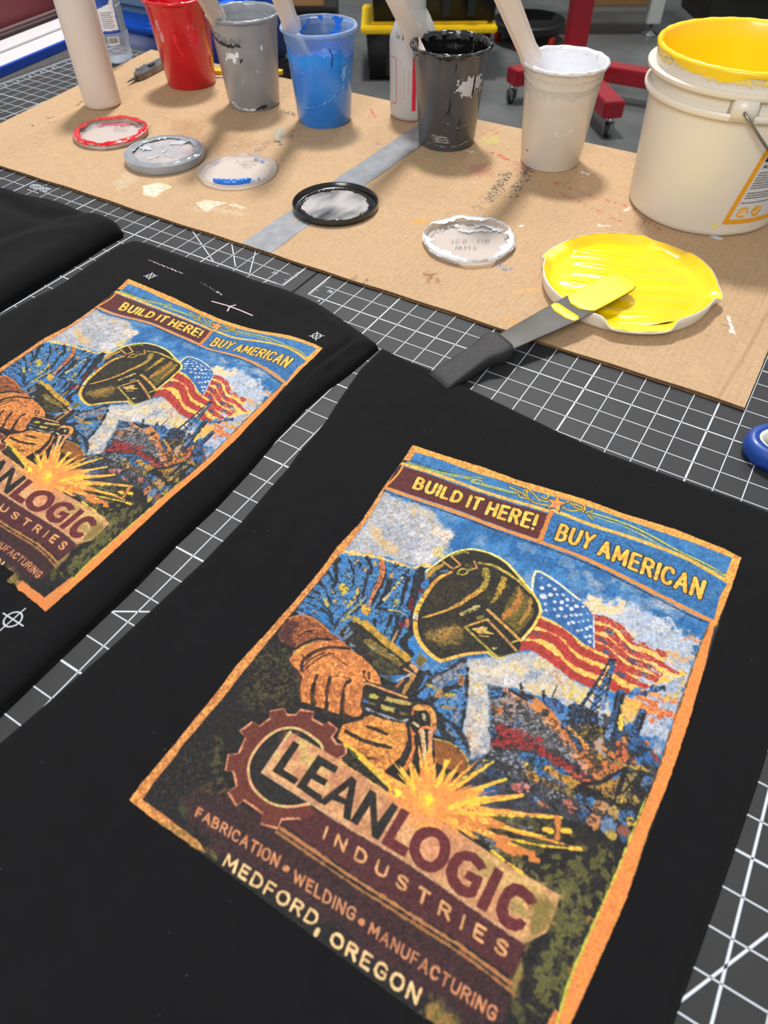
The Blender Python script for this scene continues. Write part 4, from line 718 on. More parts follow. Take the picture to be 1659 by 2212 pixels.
["S",[36,32,30],[36,32,30],1,1,0.02,0.02,0,[80],[2766,5134,2796,5177,2837,5238,2871,5304,2891,5380,2905,5460,2914,5517]],
["P",[156,90,40],[130,76,36],0,1,0.03,0.03,0,[],[2974,5065,3209,5019,3387,5038,3509,5121,3576,5247,3572,5328,3370,5353,3133,5350]],
["S",[196,170,60],[196,170,60],1,1,0.02,0.0,0,[20],[2974,5065,3034,5048,3121,5026,3207,5016,3289,5027,3372,5050,3442,5083,3497,5132,3540,5191,3569,5233]],
["P",[32,30,30],[40,38,36],0,1,0.03,0.02,0,[],[3134,5386,3370,5353,3576,5335,3720,5542,2991,5918,2857,5635,2904,5433,3000,5455]],
["S",[226,210,160],[190,120,70],0,1,0.02,0.02,0,[60,60],[2797,5042,2821,5081,2855,5137,2895,5199,2945,5275,3001,5358,3040,5416]],
["S",[226,200,160],[196,120,80],0,1,0.02,0.02,0,[60,60],[2894,4993,2917,5043,2950,5115,2985,5190,3022,5270,3060,5352,3087,5410]],
["P",[36,34,31],[44,41,35],0,1,0.02,0.0,0,[],[1823,3440,1772,3249,1750,3017,1753,2765,1593,2548,1666,2291,1794,2068,1942,1880,2151,1784,2391,1763,2626,1811,2876,1946,3080,2097,3223,2180,3387,2321,3477,2475,3496,2642,3474,2854,3425,3067,3394,3102,3456,3272,3230,3523,3071,3497,2784,3689,2660,3807,2534,3952,2397,3951,2235,3872,2039,3732,1894,3559]],
["P",[96,86,44],[54,50,36],0,0.6,0.25,0.0,1.4,[],[1847,3049,2030,2560,2286,2408,2494,2512,2348,2752,2135,3043,2004,3230,1906,3260]],
["P",[80,74,34],[52,48,30],0,0.7,0.1,0.08,2.6,[],[2358,2135,2464,2080,2549,2274,2557,2438,2720,2520,2695,2241,2690,2116,2756,2082,2866,2154,2941,2448,2807,2719,2567,2639,2494,2512,2478,2331]],
["P",[214,166,48],[150,124,40],0,1,0.05,0.05,0,[],[2683,2098,2772,2138,2816,2263,2821,2386,2807,2537,2747,2689,2745,2466,2710,2276]],
["P",[122,106,40],[84,76,34],0,1,0.06,0.05,0,[],[2954,2441,2986,2176,3257,2306,3394,2537,3371,2821,3328,2976,3082,2892,3004,2854]],
["P",[206,130,50],[180,120,46],0,1,0.05,0.05,0,[],[3006,2187,3134,2308,3163,2496,3109,2702,3043,2873,2991,2822,3036,2601,3044,2395]],
["S",[206,140,54],[150,116,44],0,1,0.02,0.04,0,[60],[3257,2306,3272,2358,3292,2431,3305,2503,3304,2569,3295,2633,3288,2690,3283,2740,3279,2783,3276,2812]],
["P",[150,118,46],[112,94,40],0,0.9,0.12,0.1,0,[],[2137,3587,2273,3422,2424,3249,2528,3272,2649,3400,2632,3558,2474,3675,2330,3694,2190,3692]],
["P",[206,150,66],[170,124,54],0,0.8,0.12,0.08,0,[],[2177,3605,2313,3440,2478,3298,2539,3362,2409,3542,2259,3675]],
["P",[96,86,40],[60,54,34],0,0.55,0.2,0.0,1.4,[],[2039,3427,2415,3098,2783,3425,2733,3579,2441,3856,2237,3816,2042,3617]],
["S",[34,32,30],[34,32,30],1,1,0.04,0.0,0,[100],[3302,2263,3340,2310,3392,2379,3432,2458,3451,2546,3458,2644,3458,2738,3449,2832,3433,2922,3422,2985]],
["S",[206,136,56],[240,180,60],1,1,0.02,0.0,0,[50,75],[1952,2397,1919,2447,1872,2519,1834,2597,1814,2676,1803,2761,1795,2849,1792,2947,1792,3047,1793,3117]],
["S",[246,216,70],[240,190,60],1,1,0.02,0.0,0,[75],[1793,3117,1796,3163,1801,3228,1809,3290,1823,3343,1839,3392,1851,3426]],
["S",[212,212,220],[212,212,220],1,1,0.02,0.0,0,[75],[1843,3410,1867,3457]],
["S",[236,166,56],[244,196,80],1,1,0.02,0.0,0,[70,45],[1875,3472,1897,3516,1928,3577,1966,3637,2009,3690,2059,3741,2114,3787,2175,3827,2241,3862,2305,3890,2369,3912,2431,3927,2480,3935,2509,3938,2526,3934,2548,3918,2581,3888,2618,3846,2657,3803,2697,3763,2738,3722,2781,3682,2828,3644,2878,3608,2927,3575,2977,3543,3027,3513,3062,3493]],
["S",[206,186,70],[206,186,70],1,1,0.02,0.0,0,[35],[3062,3493,3104,3503,3164,3517,3215,3522,3251,3509,3278,3488,3297,3471]],
["S",[150,140,50],[150,140,50],1,1,0.02,0.0,0,[25],[3064,3446,3097,3471,3146,3501,3206,3500,3288,3435,3381,3339,3447,3268]],
["S",[244,214,96],[250,230,150],1,1,0.02,0.0,0,[30,50],[1593,2580,1616,2504,1649,2395,1684,2293,1716,2209,1749,2132,1790,2059,1843,1986,1904,1918,1967,1862,2031,1824,2097,1800,2167,1783,2240,1771,2316,1766,2394,1769,2471,1777,2550,1792,2628,1817,2706,1852,2783,1897,2859,1943,2935,1992,3010,2043,3077,2088,3136,2126,3188,2158,3223,2180]],
["S",[248,222,110],[244,196,80],1,1,0.02,0.0,0,[45],[3223,2180,3268,2216,3331,2268,3387,2321,3425,2368,3455,2416,3477,2475,3486,2555,3486,2647,3483,2725,3479,2776,3472,2814,3461,2861,3446,2935,3428,3019,3415,3078]],
["S",[206,146,50],[226,170,70],1,1,0.02,0.02,0,[25,90],[1941,3390,1989,3342,2056,3273,2119,3206,2169,3147,2215,3089,2256,3031,2294,2971,2328,2910,2360,2847,2393,2776,2425,2702,2454,2636,2479,2577,2501,2525,2516,2490]],
["S",[150,130,46],[190,160,50],0,1,0.02,0.05,0,[80,100],[2507,2505,2514,2464,2523,2405,2526,2349,2518,2304,2503,2261,2485,2221,2460,2178,2431,2136,2411,2108]],
["S",[206,180,70],[180,150,50],1,1,0.02,0.02,0,[50,45],[2261,2031,2317,2012,2398,1987,2482,1973,2567,1978,2655,1994,2743,2013,2830,2034,2915,2058,2997,2086,3081,2127,3161,2172,3217,2204]],
["S",[206,136,70],[200,150,60],1,1,0.02,0.0,0,[35],[1738,2265,1954,2331,2016,2200,1812,2104]],
["S",[206,136,70],[200,150,60],1,1,0.02,0.0,0,[35],[2172,2251,2275,2134,2182,2038]],
["S",[190,170,60],[206,130,70],1,1,0.02,0.0,0,[30],[2047,2370,2048,2343,2050,2306,2060,2276,2085,2257,2117,2246,2144,2244,2163,2256,2175,2279,2179,2302,2172,2325,2156,2349,2136,2367,2109,2378,2077,2384,2055,2387]],
["P",[170,150,60],[190,130,60],0,1,0.03,0.03,0,[],[1597,2589,1683,2392,1764,2285,1795,2313,1726,2480,1711,2617,1658,2708]],
["S",[60,110,170],[60,110,170],1,1,0.02,0.03,0,[25],[1719,2698,1724,2654,1732,2591,1752,2531,1794,2479,1848,2431,1886,2398]],
["S",[150,136,50],[150,136,50],1,1,0.02,0.04,0,[40],[1803,2086,1848,2039,1911,1974,1963,1926,1994,1911,2013,1913,2026,1916]],
["S",[90,86,40],[90,86,40],1,1,0.02,0.05,0,[40],[2090,2162,2118,2145,2156,2122,2184,2114,2192,2136,2191,2172,2190,2199]],
["P",[34,32,30],[42,39,34],0,1,0.02,0.0,0,[],[2465,3170,2552,2988,2675,2776,3413,3074,3456,3272,3233,3495,2582,3255]],
["S",[214,200,120],[180,160,90],0,1,0.02,0.03,0,[70],[2439,3050,2604,2827]],
["S",[40,36,32],[40,36,32],1,1,0.02,0.0,1.6,[25],[2472,3019,2623,2833]],
["S",[206,150,66],[226,170,80],1,1,0.02,0.0,0,[50],[2758,2803,3089,2946,3402,3085]],
["S",[220,176,76],[196,130,60],1,1,0.02,0.0,0,[38],[2583,3241,2822,2967,3137,3131,3414,3276]],
["S",[196,176,60],[150,140,50],1,1,0.02,0.0,0,[38],[2584,3244,2900,3383,3196,3496]],
["S",[206,140,80],[206,140,80],1,1,0.02,0.0,0,[20],[2862,2986,3225,3161,3318,3206]],
["P",[220,180,96],[206,170,80],0,1,0.02,0.02,0,[],[2686,3230,2800,3124,2888,3098,2881,3168,3014,3160,2813,3256]],
["S",[190,150,80],[190,150,80],1,1,0.02,0.0,0,[25],[2828,3289,2958,3241]],
["P",[206,206,150],[206,206,150],1,1,0.02,0.0,0,[],[3072,3396,3163,3350,3124,3415]],
["S",[120,110,46],[120,110,46],1,1,0.02,0.03,0,[50],[2689,3016,2738,2952]],
["S",[190,180,80],[190,180,80],1,1,0.02,0.0,0,[30],[3306,3175,3367,3107]],
["P",[30,29,30],[40,42,48],0,0.75,0.1,0.0,1.3,[],[3292,3989,3576,3918,4041,4053,4367,4072,4557,3717,5051,3674,5559,3864,5694,4159,5695,4548,5665,4929,4595,5480,3985,5349,3455,5207,3729,4894]],
["P",[32,31,32],[40,42,48],0,0.7,0.1,0.0,2.22,[],[3292,3989,3576,3918,4041,4053,4367,4072,4557,3717,5051,3674,5559,3864,5694,4159,5665,4929,4595,5480,3455,5207,3729,4894]],
["P",[120,122,128],[60,60,64],0,0.8,0.1,0.0,1.35,[],[3570,4389,3950,4028,4409,4188,4750,4389,4408,4500,4026,4520]],
["P",[140,70,38],[120,58,34],0,0.35,0.15,0.0,1.34,[],[586,4907,568,4760,833,4419,1242,4369,1691,4471,1961,4663,1719,4735,1927,5140,1860,5277,1541,5362,1113,5402]],
["P",[150,76,40],[130,64,36],0,0.45,0.2,0.0,2.45,[],[829,5000,1102,4967,1735,4811,1927,5140,1860,5277,1541,5362,1113,5402]],
["P",[150,80,36],[120,60,30],0,0.32,0.15,0.0,1.34,[],[1800,5421,2113,5114,2526,5047,2656,5191,2700,5501,2604,5766,1985,5667]],
["P",[160,86,40],[140,70,36],0,0.5,0.25,0.0,2.5,[],[2021,5668,2284,5569,2588,5486,2665,5627,2604,5766,2276,5738]],
["P",[70,40,30],[90,50,34],0,0.6,0.1,0.0,1.35,[],[175,4304,307,4164,830,4234,1143,4292,811,4423,574,4701,174,4631]],
["P",[140,70,38],[120,60,34],0,0.3,0.15,0.0,1.34,[],[602,4898,699,4520,1072,4289,1529,4403,1733,4615,902,5042]],
["P",[34,36,44],[40,48,60],0,0.7,0.1,0.0,1.28,[],[213,2895,944,2664,1510,2537,1731,2866,2019,3724,1534,3973,1099,3664,897,4200,172,4096,207,3353]],
["P",[36,38,44],[44,50,60],0,0.7,0.08,0.0,1.3,[],[2445,4320,2655,3866,2921,3883,3225,4765,3550,5172,2958,4998]],
["P",[32,31,29],[40,38,32],0,0.35,0.1,0.0,1.3,[],[1872,3317,1770,2799,1889,2265,2231,1777,2887,1972,3387,2321,3410,3066,3218,3494,2527,3938,2039,3732]],
["P",[206,186,140],[196,176,140],0,0.5,0.2,0.0,1.25,[],[139,1286,742,1306,1679,1691,1605,2416,251,2809]],
["P",[214,196,160],[200,186,160],0,0.5,0.2,0.0,1.22,[],[3942,2007,4477,1704,5202,1726,5739,1906,5722,2398,5092,3086,4234,2249]],
["P",[120,50,44],[110,60,50],0,0.22,0.1,0.0,1.18,[],[3507,2676,4117,2632,4393,2726,5007,3058,4597,3340,3447,3212]],
["P",[214,196,150],[190,170,130],0,0.55,0.15,0.0,1.3,[],[2821,3758,3486,3285,4167,3300,4562,3497,4148,3807,3529,3905,3288,3979,3729,4894,3487,5105]],
["P",[34,33,34],[34,33,34],0,0.2,0.1,0.0,1.12,[],[18,20,5921,47,5881,3892,5807,5821,5665,7192,4198,7906,-2,7548,163,2814]],
["P",[200,122,84],[214,140,100],1,1,0.02,0.0,0,[],[801,5709,952,5589,1053,5637,1154,5585,1160,5491,1350,5442,1390,5534,1570,5544,1605,5474,1779,5514,1776,5643,1879,5697,1996,5658,2075,5768,2001,5884,1879,6095,1646,6514,1934,6571,2145,6592,2217,6648,2126,6826,1989,6766,1805,6877,1824,6993,1601,7035,1551,6922,1239,6894,1196,6992,993,6900,1037,6779,877,6642,784,6677,684,6479,790,6411,743,6183,616,6140,682,5948,811,5956,866,5789]],
["P",[112,52,40],[92,42,36],0,1,0.03,0.02,0,[],[821,5725,967,5609,1066,5658,1163,5608,1168,5515,1351,5467,1390,5559,1563,5569,1598,5498,1767,5535,1762,5664,1862,5715,1978,5675,2054,5781,1979,5896,1854,6101,1631,6494,1914,6556,2123,6580,2195,6636,2107,6809,1971,6748,1792,6855,1812,6971,1595,7010,1546,6897,1244,6869,1202,6968,1005,6878,1051,6758,896,6626,804,6662,708,6470,814,6403,768,6183,641,6141,706,5956,835,5966,886,5805]],
["P",[222,156,110],[206,190,110],1,1,0.02,0.0,0,[],[1747,5826,1680,5780,1605,5759,1527,5747,1446,5735,1363,5732,1284,5741,1213,5764,1146,5800,1088,5847,1040,5909,1000,5982,972,6060,956,6143,951,6231,954,6313,966,6385,986,6451,1018,6514,1063,6575,1119,6634,1179,6681,1240,6714,1304,6737,1370,6754,1436,6767,1504,6775,1572,6774,1643,6762,1714,6741,1781,6714,1844,6679,1903,6637,1952,6597,1994,6572,2026,6548,2034,6495,2007,6392,1956,6260,1903,6133,1855,6019,1805,5910]],
["P",[31,30,30],[36,35,34],1,1,0.02,0.0,0,[],[1747,5866,1681,5821,1604,5799,1526,5785,1448,5773,1369,5769,1295,5777,1226,5798,1163,5833,1109,5878,1067,5935,1034,6004,1011,6077,996,6157,989,6242,992,6321,1002,6387,1020,6447,1049,6502,1091,6557,1143,6609,1199,6651,1256,6682,1316,6704,1377,6721,1439,6735,1501,6745,1564,6745,1631,6733,1699,6712,1762,6686,1820,6654,1872,6618,1916,6580,1953,6548,1980,6514,1986,6460,1960,6371,1912,6261,1865,6153,1829,6048,1794,5946]],
["P",[216,160,106],[190,130,90],2,1,0.02,0.006,0,[],[1233,5844,1235,6470,2005,6527,2623,6580,3402,6604,4167,6689,4537,6744,4952,6774,5128,6558,5131,6136,5127,6126,4429,6088,3736,6005,2867,5966,2804,5977,2046,5884,1731,5861]],
["P",[206,186,100],[196,120,90],2,0.7,0.3,0.2,0,[],[1246,5883,1768,5921,2189,5986,2209,6224,1663,6156,1283,6170]],
["P",[206,170,96],[176,150,80],2,0.7,0.3,0.2,0,[],[4072,6092,5122,6137,5107,6368,4748,6438,4183,6339]],
["P",[150,124,60],[120,104,52],0,1,0.15,0.1,0,[],[4790,6257,5136,6167,5128,6558,4952,6774,5066,7267,5013,7238,4953,7094,4988,6755]],
["P",[130,136,60],[190,150,90],0,0.6,0.2,0.1,0,[],[4707,6388,4826,6349,4858,6485,4752,6497]],
["S",[206,190,110],[206,150,110],1,1,0.02,0.0,0,[40],[1233,5844,1235,6470]],
["S",[200,156,116],[170,130,96],1,1,0.02,0.0,0,[40],[1235,6470,2005,6527,2630,6591,3408,6615,4173,6702,4937,6791]],
["S",[240,140,62],[246,180,70],0,1,0.03,0.02,0,[120,10],[3236,5889,2719,5807,2104,5708]],
["S",[240,140,62],[246,180,70],0,1,0.03,0.02,0,[240,10],[3252,5893,2858,5839,2394,5775]],
["S",[240,140,62],[246,180,70],0,1,0.03,0.02,0,[240,10],[3273,5900,3038,5898,2768,5895]],
["S",[240,140,62],[246,180,70],0,1,0.03,0.02,0,[264,10],[3263,5897,2959,5878,2605,5855]],
["S",[240,140,62],[246,180,70],0,1,0.03,0.02,0,[144,10],[3272,5883,3030,5750,2746,5594]],
["S",[240,140,62],[246,180,70],0,1,0.03,0.02,0,[264,10],[3278,5888,3090,5790,2871,5676]],
["S",[232,124,60],[246,180,70],0,1,0.03,0.02,0,[168,10],[3278,5876,3080,5693,2847,5477]],
["S",[232,124,60],[246,180,70],0,1,0.03,0.02,0,[144,10],[3277,5862,3081,5579,2845,5239]],
["S",[232,124,60],[246,180,70],0,1,0.03,0.02,0,[360,10],[3286,5873,3159,5673,3008,5437]],
["S",[240,140,62],[246,180,70],0,1,0.03,0.02,0,[300,10],[3283,5855,3127,5513,2940,5101]],
["S",[232,124,60],[246,180,70],0,1,0.03,0.02,0,[480,10],[3288,5869,3170,5637,3030,5361]],
["S",[240,140,62],[246,180,70],0,1,0.03,0.02,0,[360,10],[3294,5870,3221,5641,3136,5371]],
["S",[240,140,62],[246,180,70],0,1,0.03,0.02,0,[144,10],[3302,5866,3284,5608,3264,5305]],
["S",[240,140,62],[246,180,70],0,1,0.03,0.02,0,[300,10],[3302,5877,3293,5706,3283,5506]],
["S",[240,140,62],[246,180,70],0,1,0.03,0.02,0,[144,10],[3312,5858,3370,5544,3439,5172]],
["S",[232,124,60],[246,180,70],0,1,0.03,0.02,0,[240,10],[3311,5873,3363,5670,3424,5433]],
["S",[232,124,60],[246,180,70],0,1,0.03,0.02,0,[108,10],[3322,5851,3460,5487,3623,5056]],
["S",[232,124,60],[246,180,70],0,1,0.03,0.02,0,[168,10],[3322,5867,3457,5621,3613,5336]],
["S",[232,124,60],[246,180,70],0,1,0.03,0.02,0,[120,10],[3332,5848,3546,5463,3799,5008]],
["S",[240,140,62],[246,180,70],0,1,0.03,0.02,0,[144,10],[3347,5856,3662,5525,4030,5142]],
["S",[240,140,62],[246,180,70],0,1,0.03,0.02,0,[300,10],[3335,5870,3569,5654,3838,5405]],
["S",[232,124,60],[246,180,70],0,1,0.03,0.02,0,[360,10],[3331,5878,3534,5722,3766,5542]],
["S",[232,124,60],[246,180,70],0,1,0.03,0.02,0,[240,10],[3347,5874,3657,5678,4012,5455]],
["S",[232,124,60],[246,180,70],0,1,0.03,0.02,0,[168,10],[3363,5860,3804,5563,4309,5222]],
["S",[232,124,60],[246,180,70],0,1,0.03,0.02,0,[264,10],[3351,5879,3699,5726,4092,5553]],
["S",[240,140,62],[246,180,70],0,1,0.03,0.02,0,[144,10],[3397,5862,4068,5584,4824,5272]],
["S",[232,124,60],[246,180,70],0,1,0.03,0.02,0,[336,10],[3362,5886,3781,5781,4250,5664]],
["S",[232,124,60],[246,180,70],0,1,0.03,0.02,0,[144,10],[3391,5882,4027,5745,4729,5596]],
["S",[232,124,60],[246,180,70],0,1,0.03,0.02,0,[240,10],[3358,5896,3746,5867,4177,5834]],
["S",[240,140,62],[246,180,70],0,1,0.03,0.02,0,[108,10],[3417,5877,4242,5710,5145,5529]],
["S",[240,140,62],[246,180,70],0,1,0.03,0.02,0,[108,10],[3395,5898,4050,5881,4761,5863]],
["S",[240,140,62],[246,180,70],0,1,0.03,0.02,0,[144,10],[3387,5897,3988,5866,4644,5833]],
["S",[232,124,60],[246,180,70],0,1,0.03,0.02,0,[168,10],[3374,5897,3884,5882,4443,5864]],
["S",[232,124,60],[246,180,70],0,1,0.03,0.02,0,[192,10],[3348,5905,3677,5941,4039,5980]],
["S",[232,124,60],[246,180,70],0,1,0.03,0.02,0,[264,10],[3348,5893,3674,5836,4039,5773]],
["S",[240,140,62],[246,180,70],0,1,0.03,0.02,0,[480,10],[3303,5914,3305,6017,3307,6132]],
["S",[232,124,60],[246,180,70],0,1,0.03,0.02,0,[480,10],[3321,5913,3450,6000,3593,6098]],
["S",[232,124,60],[246,180,70],0,1,0.03,0.02,0,[480,10],[3287,5913,3166,6010,3029,6120]],
["S",[232,124,60],[246,180,70],0,1,0.03,0.02,0,[480,10],[3325,5897,3480,5868,3656,5836]],
["S",[232,124,60],[246,180,70],0,1,0.03,0.02,0,[600,10],[3290,5899,3187,5901,3070,5901]],
["S",[240,180,70],[240,170,60],0,1,0.02,0.012,0,[46,6],[3312,5739,3328,5429]],
["S",[246,210,60],[240,170,60],0,1,0.02,0.012,0,[34,6],[3282,5770,3245,5521]],
["S",[240,180,70],[240,170,60],0,1,0.02,0.012,0,[60,6],[3136,5889,2820,5866]],
["S",[246,210,60],[240,170,60],0,1,0.02,0.012,0,[49,6],[3382,5816,3529,5659]],
["S",[226,120,56],[240,170,60],0,1,0.02,0.012,0,[47,6],[3267,5778,3196,5547]],
["S",[236,140,60],[240,170,60],0,1,0.02,0.012,0,[46,6],[3156,5829,2872,5693]],
["S",[236,140,60],[240,170,60],0,1,0.02,0.012,0,[27,6],[3436,5891,3681,5873]],
["S",[246,210,60],[240,170,60],0,1,0.02,0.012,0,[55,6],[3170,5765,2910,5505]],
["S",[246,210,60],[240,170,60],0,1,0.02,0.012,0,[41,6],[3236,5798,3106,5605]],
["S",[226,120,56],[240,170,60],0,1,0.02,0.012,0,[59,6],[3253,5807,3158,5628]],
["S",[226,120,56],[240,170,60],0,1,0.02,0.012,0,[26,6],[3543,5700,3992,5325]],
["S",[246,210,60],[240,170,60],0,1,0.02,0.012,0,[48,6],[3235,5804,3103,5622]],
["S",[236,140,60],[240,170,60],0,1,0.02,0.012,0,[41,6],[3221,5807,3063,5630]],
["S",[246,210,60],[240,170,60],0,1,0.02,0.012,0,[31,6],[3155,5777,2868,5541]],
["S",[226,120,56],[240,170,60],0,1,0.02,0.012,0,[38,6],[3227,5750,3078,5459]],
["S",[236,140,60],[240,170,60],0,1,0.02,0.012,0,[40,6],[3480,5950,3799,6039]],
["S",[246,210,60],[240,170,60],0,1,0.02,0.012,0,[27,6],[3272,5777,3211,5541]],
["S",[246,210,60],[240,170,60],0,1,0.02,0.012,0,[59,6],[3486,5750,3828,5468]],
["S",[246,210,60],[240,170,60],0,1,0.02,0.012,0,[36,6],[3338,5713,3407,5354]],
["S",[240,180,70],[240,170,60],0,1,0.02,0.012,0,[52,6],[3129,5861,2797,5785]],
["S",[240,180,70],[240,170,60],0,1,0.02,0.012,0,[32,6],[3371,5794,3497,5597]],
["S",[236,140,60],[240,170,60],0,1,0.02,0.012,0,[40,6],[3274,5806,3218,5626]],
["S",[236,140,60],[240,170,60],0,1,0.02,0.012,0,[33,6],[3389,5761,3550,5500]],
["S",[236,140,60],[240,170,60],0,1,0.02,0.012,0,[33,6],[3171,5915,2925,5944]],
["S",[226,120,56],[240,170,60],0,1,0.02,0.012,0,[34,6],[3473,5795,3786,5598]],
["S",[240,180,70],[240,170,60],0,1,0.02,0.012,0,[45,6],[3059,5911,2597,5928]],
["S",[246,210,60],[240,170,60],0,1,0.02,0.012,0,[55,6],[3546,5935,3981,6001]],
["S",[236,140,60],[240,170,60],0,1,0.02,0.012,0,[32,6],[3304,5793,3303,5587]],
["S",[226,120,56],[240,170,60],0,1,0.02,0.012,0,[53,6],[3193,5729,2981,5395]],
["S",[226,120,56],[240,170,60],0,1,0.02,0.012,0,[48,6],[3507,5813,3883,5654]],
["S",[226,120,56],[240,170,60],0,1,0.02,0.012,0,[42,6],[3220,5766,3056,5508]],
["S",[236,140,60],[240,170,60],0,1,0.02,0.012,0,[27,6],[3548,5936,3990,6000]],
["S",[236,140,60],[240,170,60],0,1,0.02,0.012,0,[55,6],[3445,5808,3708,5636]],
["S",[240,180,70],[240,170,60],0,1,0.02,0.012,0,[42,6],[3411,5771,3616,5529]],
["S",[236,140,60],[240,170,60],0,1,0.02,0.012,0,[25,6],[3461,5903,3748,5908]],
["S",[240,180,70],[240,170,60],0,1,0.02,0.012,0,[29,6],[3072,5942,2637,6024]],
["S",[236,140,60],[240,170,60],0,1,0.02,0.012,0,[56,6],[3525,5862,3930,5795]],
["S",[240,180,70],[240,170,60],0,1,0.02,0.012,0,[54,6],[3124,5831,2780,5698]],
["S",[246,210,60],[240,170,60],0,1,0.02,0.012,0,[28,6],[3505,5894,3873,5883]],
["S",[236,140,60],[240,170,60],0,1,0.02,0.012,0,[46,6],[3298,5660,3290,5198]],
["S",[246,210,60],[240,170,60],0,1,0.02,0.012,0,[56,6],[3201,5908,3006,5922]],
["S",[240,180,70],[240,170,60],0,1,0.02,0.012,0,[28,6],[3204,5786,3017,5568]],
["S",[236,140,60],[240,170,60],0,1,0.02,0.012,0,[36,6],[3214,5692,3038,5288]],
["S",[246,210,60],[240,170,60],0,1,0.02,0.012,0,[39,6],[3540,5735,3984,5426]],
["S",[240,180,70],[240,170,60],0,1,0.02,0.012,0,[56,6],[3113,5863,2749,5791]],
["S",[236,140,60],[240,170,60],0,1,0.02,0.012,0,[41,6],[3243,5695,3128,5298]],
["S",[246,210,60],[240,170,60],0,1,0.02,0.012,0,[42,6],[3426,5686,3658,5275]],
["S",[236,140,60],[240,170,60],0,1,0.02,0.012,0,[56,6],[3435,5834,3680,5712]],
["S",[226,120,56],[240,170,60],0,1,0.02,0.012,0,[55,6],[3405,5797,3594,5601]],
["S",[246,210,60],[240,170,60],0,1,0.02,0.012,0,[50,6],[3344,5659,3425,5192]],
["S",[240,180,70],[240,170,60],0,1,0.02,0.012,0,[29,6],[3362,5805,3473,5627]],
["S",[226,120,56],[240,170,60],0,1,0.02,0.012,0,[39,6],[3325,5722,3363,5379]],
["S",[246,210,60],[240,170,60],0,1,0.02,0.012,0,[60,6],[3198,5704,2991,5323]],
["S",[240,180,70],[240,170,60],0,1,0.02,0.012,0,[36,6],[3421,5748,3644,5462]],
["S",[240,180,70],[240,170,60],0,1,0.02,0.012,0,[58,6],[3503,5785,3873,5573]],
["S",[226,120,56],[240,170,60],0,1,0.02,0.012,0,[30,6],[3372,5750,3502,5463]],
["S",[236,140,60],[240,170,60],0,1,0.02,0.012,0,[40,6],[3480,5942,3800,6018]],
["S",[226,120,56],[240,170,60],0,1,0.02,0.012,0,[35,6],[3422,5746,3645,5455]],
["S",[246,210,60],[240,170,60],0,1,0.02,0.012,0,[49,6],[3105,5792,2725,5585]],
["S",[226,120,56],[240,170,60],0,1,0.02,0.012,0,[57,6],[3106,5889,2731,5869]],
["S",[246,210,60],[240,170,60],0,1,0.02,0.012,0,[36,6],[3384,5778,3534,5547]],
["S",[246,210,60],[240,170,60],0,1,0.02,0.012,0,[51,6],[3372,5735,3504,5419]],
["S",[236,140,60],[240,170,60],0,1,0.02,0.012,0,[58,6],[3554,5779,4017,5554]],
["S",[246,210,60],[240,170,60],0,1,0.02,0.012,0,[48,6],[3071,5790,2621,5576]],
["S",[240,180,70],[240,170,60],0,1,0.02,0.012,0,[29,6],[3562,5723,4042,5392]],
["S",[226,120,56],[240,170,60],0,1,0.02,0.012,0,[47,6],[3434,5730,3683,5407]],
["S",[236,140,60],[240,170,60],0,1,0.02,0.012,0,[56,6],[3548,5835,3996,5717]],
["S",[236,140,60],[240,170,60],0,1,0.02,0.012,0,[36,6],[3557,5875,4020,5830]],
["S",[240,180,70],[240,170,60],0,1,0.02,0.012,0,[44,6],[3481,5763,3814,5508]],
["S",[226,120,56],[240,170,60],0,1,0.02,0.012,0,[39,6],[3497,5883,3849,5852]],
["P",[240,150,64],[232,128,66],0,0.85,0.25,0.12,0,[],[2737,5911,2972,5790,3092,5562,3308,5596,3605,5484,3728,5502,3634,5710,3633,5867,3586,6007,3466,6145,3192,6133,2989,6082,2813,6013]],
["P",[236,150,80],[222,140,96],0,0.8,0.25,0.1,0,[],[3097,6026,3405,6024,3647,5975,3883,6079,3586,6083,3314,6147,3131,6165]],
["P",[246,190,60],[240,160,60],0,0.95,0.2,0.1,0,[],[3123,5814,3246,5710,3403,5789,3419,5938,3282,6009,3164,5932]],
["P",[250,226,50],[246,206,50],0,1,0.08,0.06,0,[],[3181,5774,3282,5742,3333,5805,3296,5884,3225,5861]],
["S",[248,220,60],[248,220,60],1,1,0.02,0.05,0,[80],[2881,5918,2925,5926]],
["S",[248,220,60],[248,220,60],1,1,0.02,0.05,0,[50],[2949,5934,2992,5941]],
["S",[246,214,54],[240,170,60],0,1,0.025,0.025,0,[45],[2873,5528,2895,5559,2926,5604,2959,5652,2995,5707,3033,5765,3059,5806]],
["S",[246,214,54],[240,170,60],0,1,0.025,0.025,0,[45],[3247,5271,3259,5308,3276,5360,3289,5419,3296,5490,3298,5566,3300,5621]],
["S",[246,214,54],[240,170,60],0,1,0.025,0.025,0,[35],[3574,5335,3441,5548]],
["S",[246,214,54],[240,170,60],0,1,0.025,0.025,0,[5],[3615,5082,3679,5042,3764,4991,3807,4983,3774,5050,3698,5161,3622,5269,3552,5368,3482,5464,3433,5532]],
["S",[246,214,54],[240,170,60],0,1,0.025,0.025,0,[65],[3561,5797,3608,5748,3676,5678,3742,5615,3806,5562,3868,5516,3911,5484]],
["S",[246,214,54],[240,170,60],0,1,0.025,0.025,0,[30],[3764,5663,3843,5601,3954,5514,4058,5432,4151,5357,4237,5287,4297,5239]],
["S",[246,214,54],[240,170,60],0,1,0.025,0.025,0,[25],[3679,5805,3813,5746,4007,5661,4210,5569,4432,5465,4663,5354,4825,5275]],
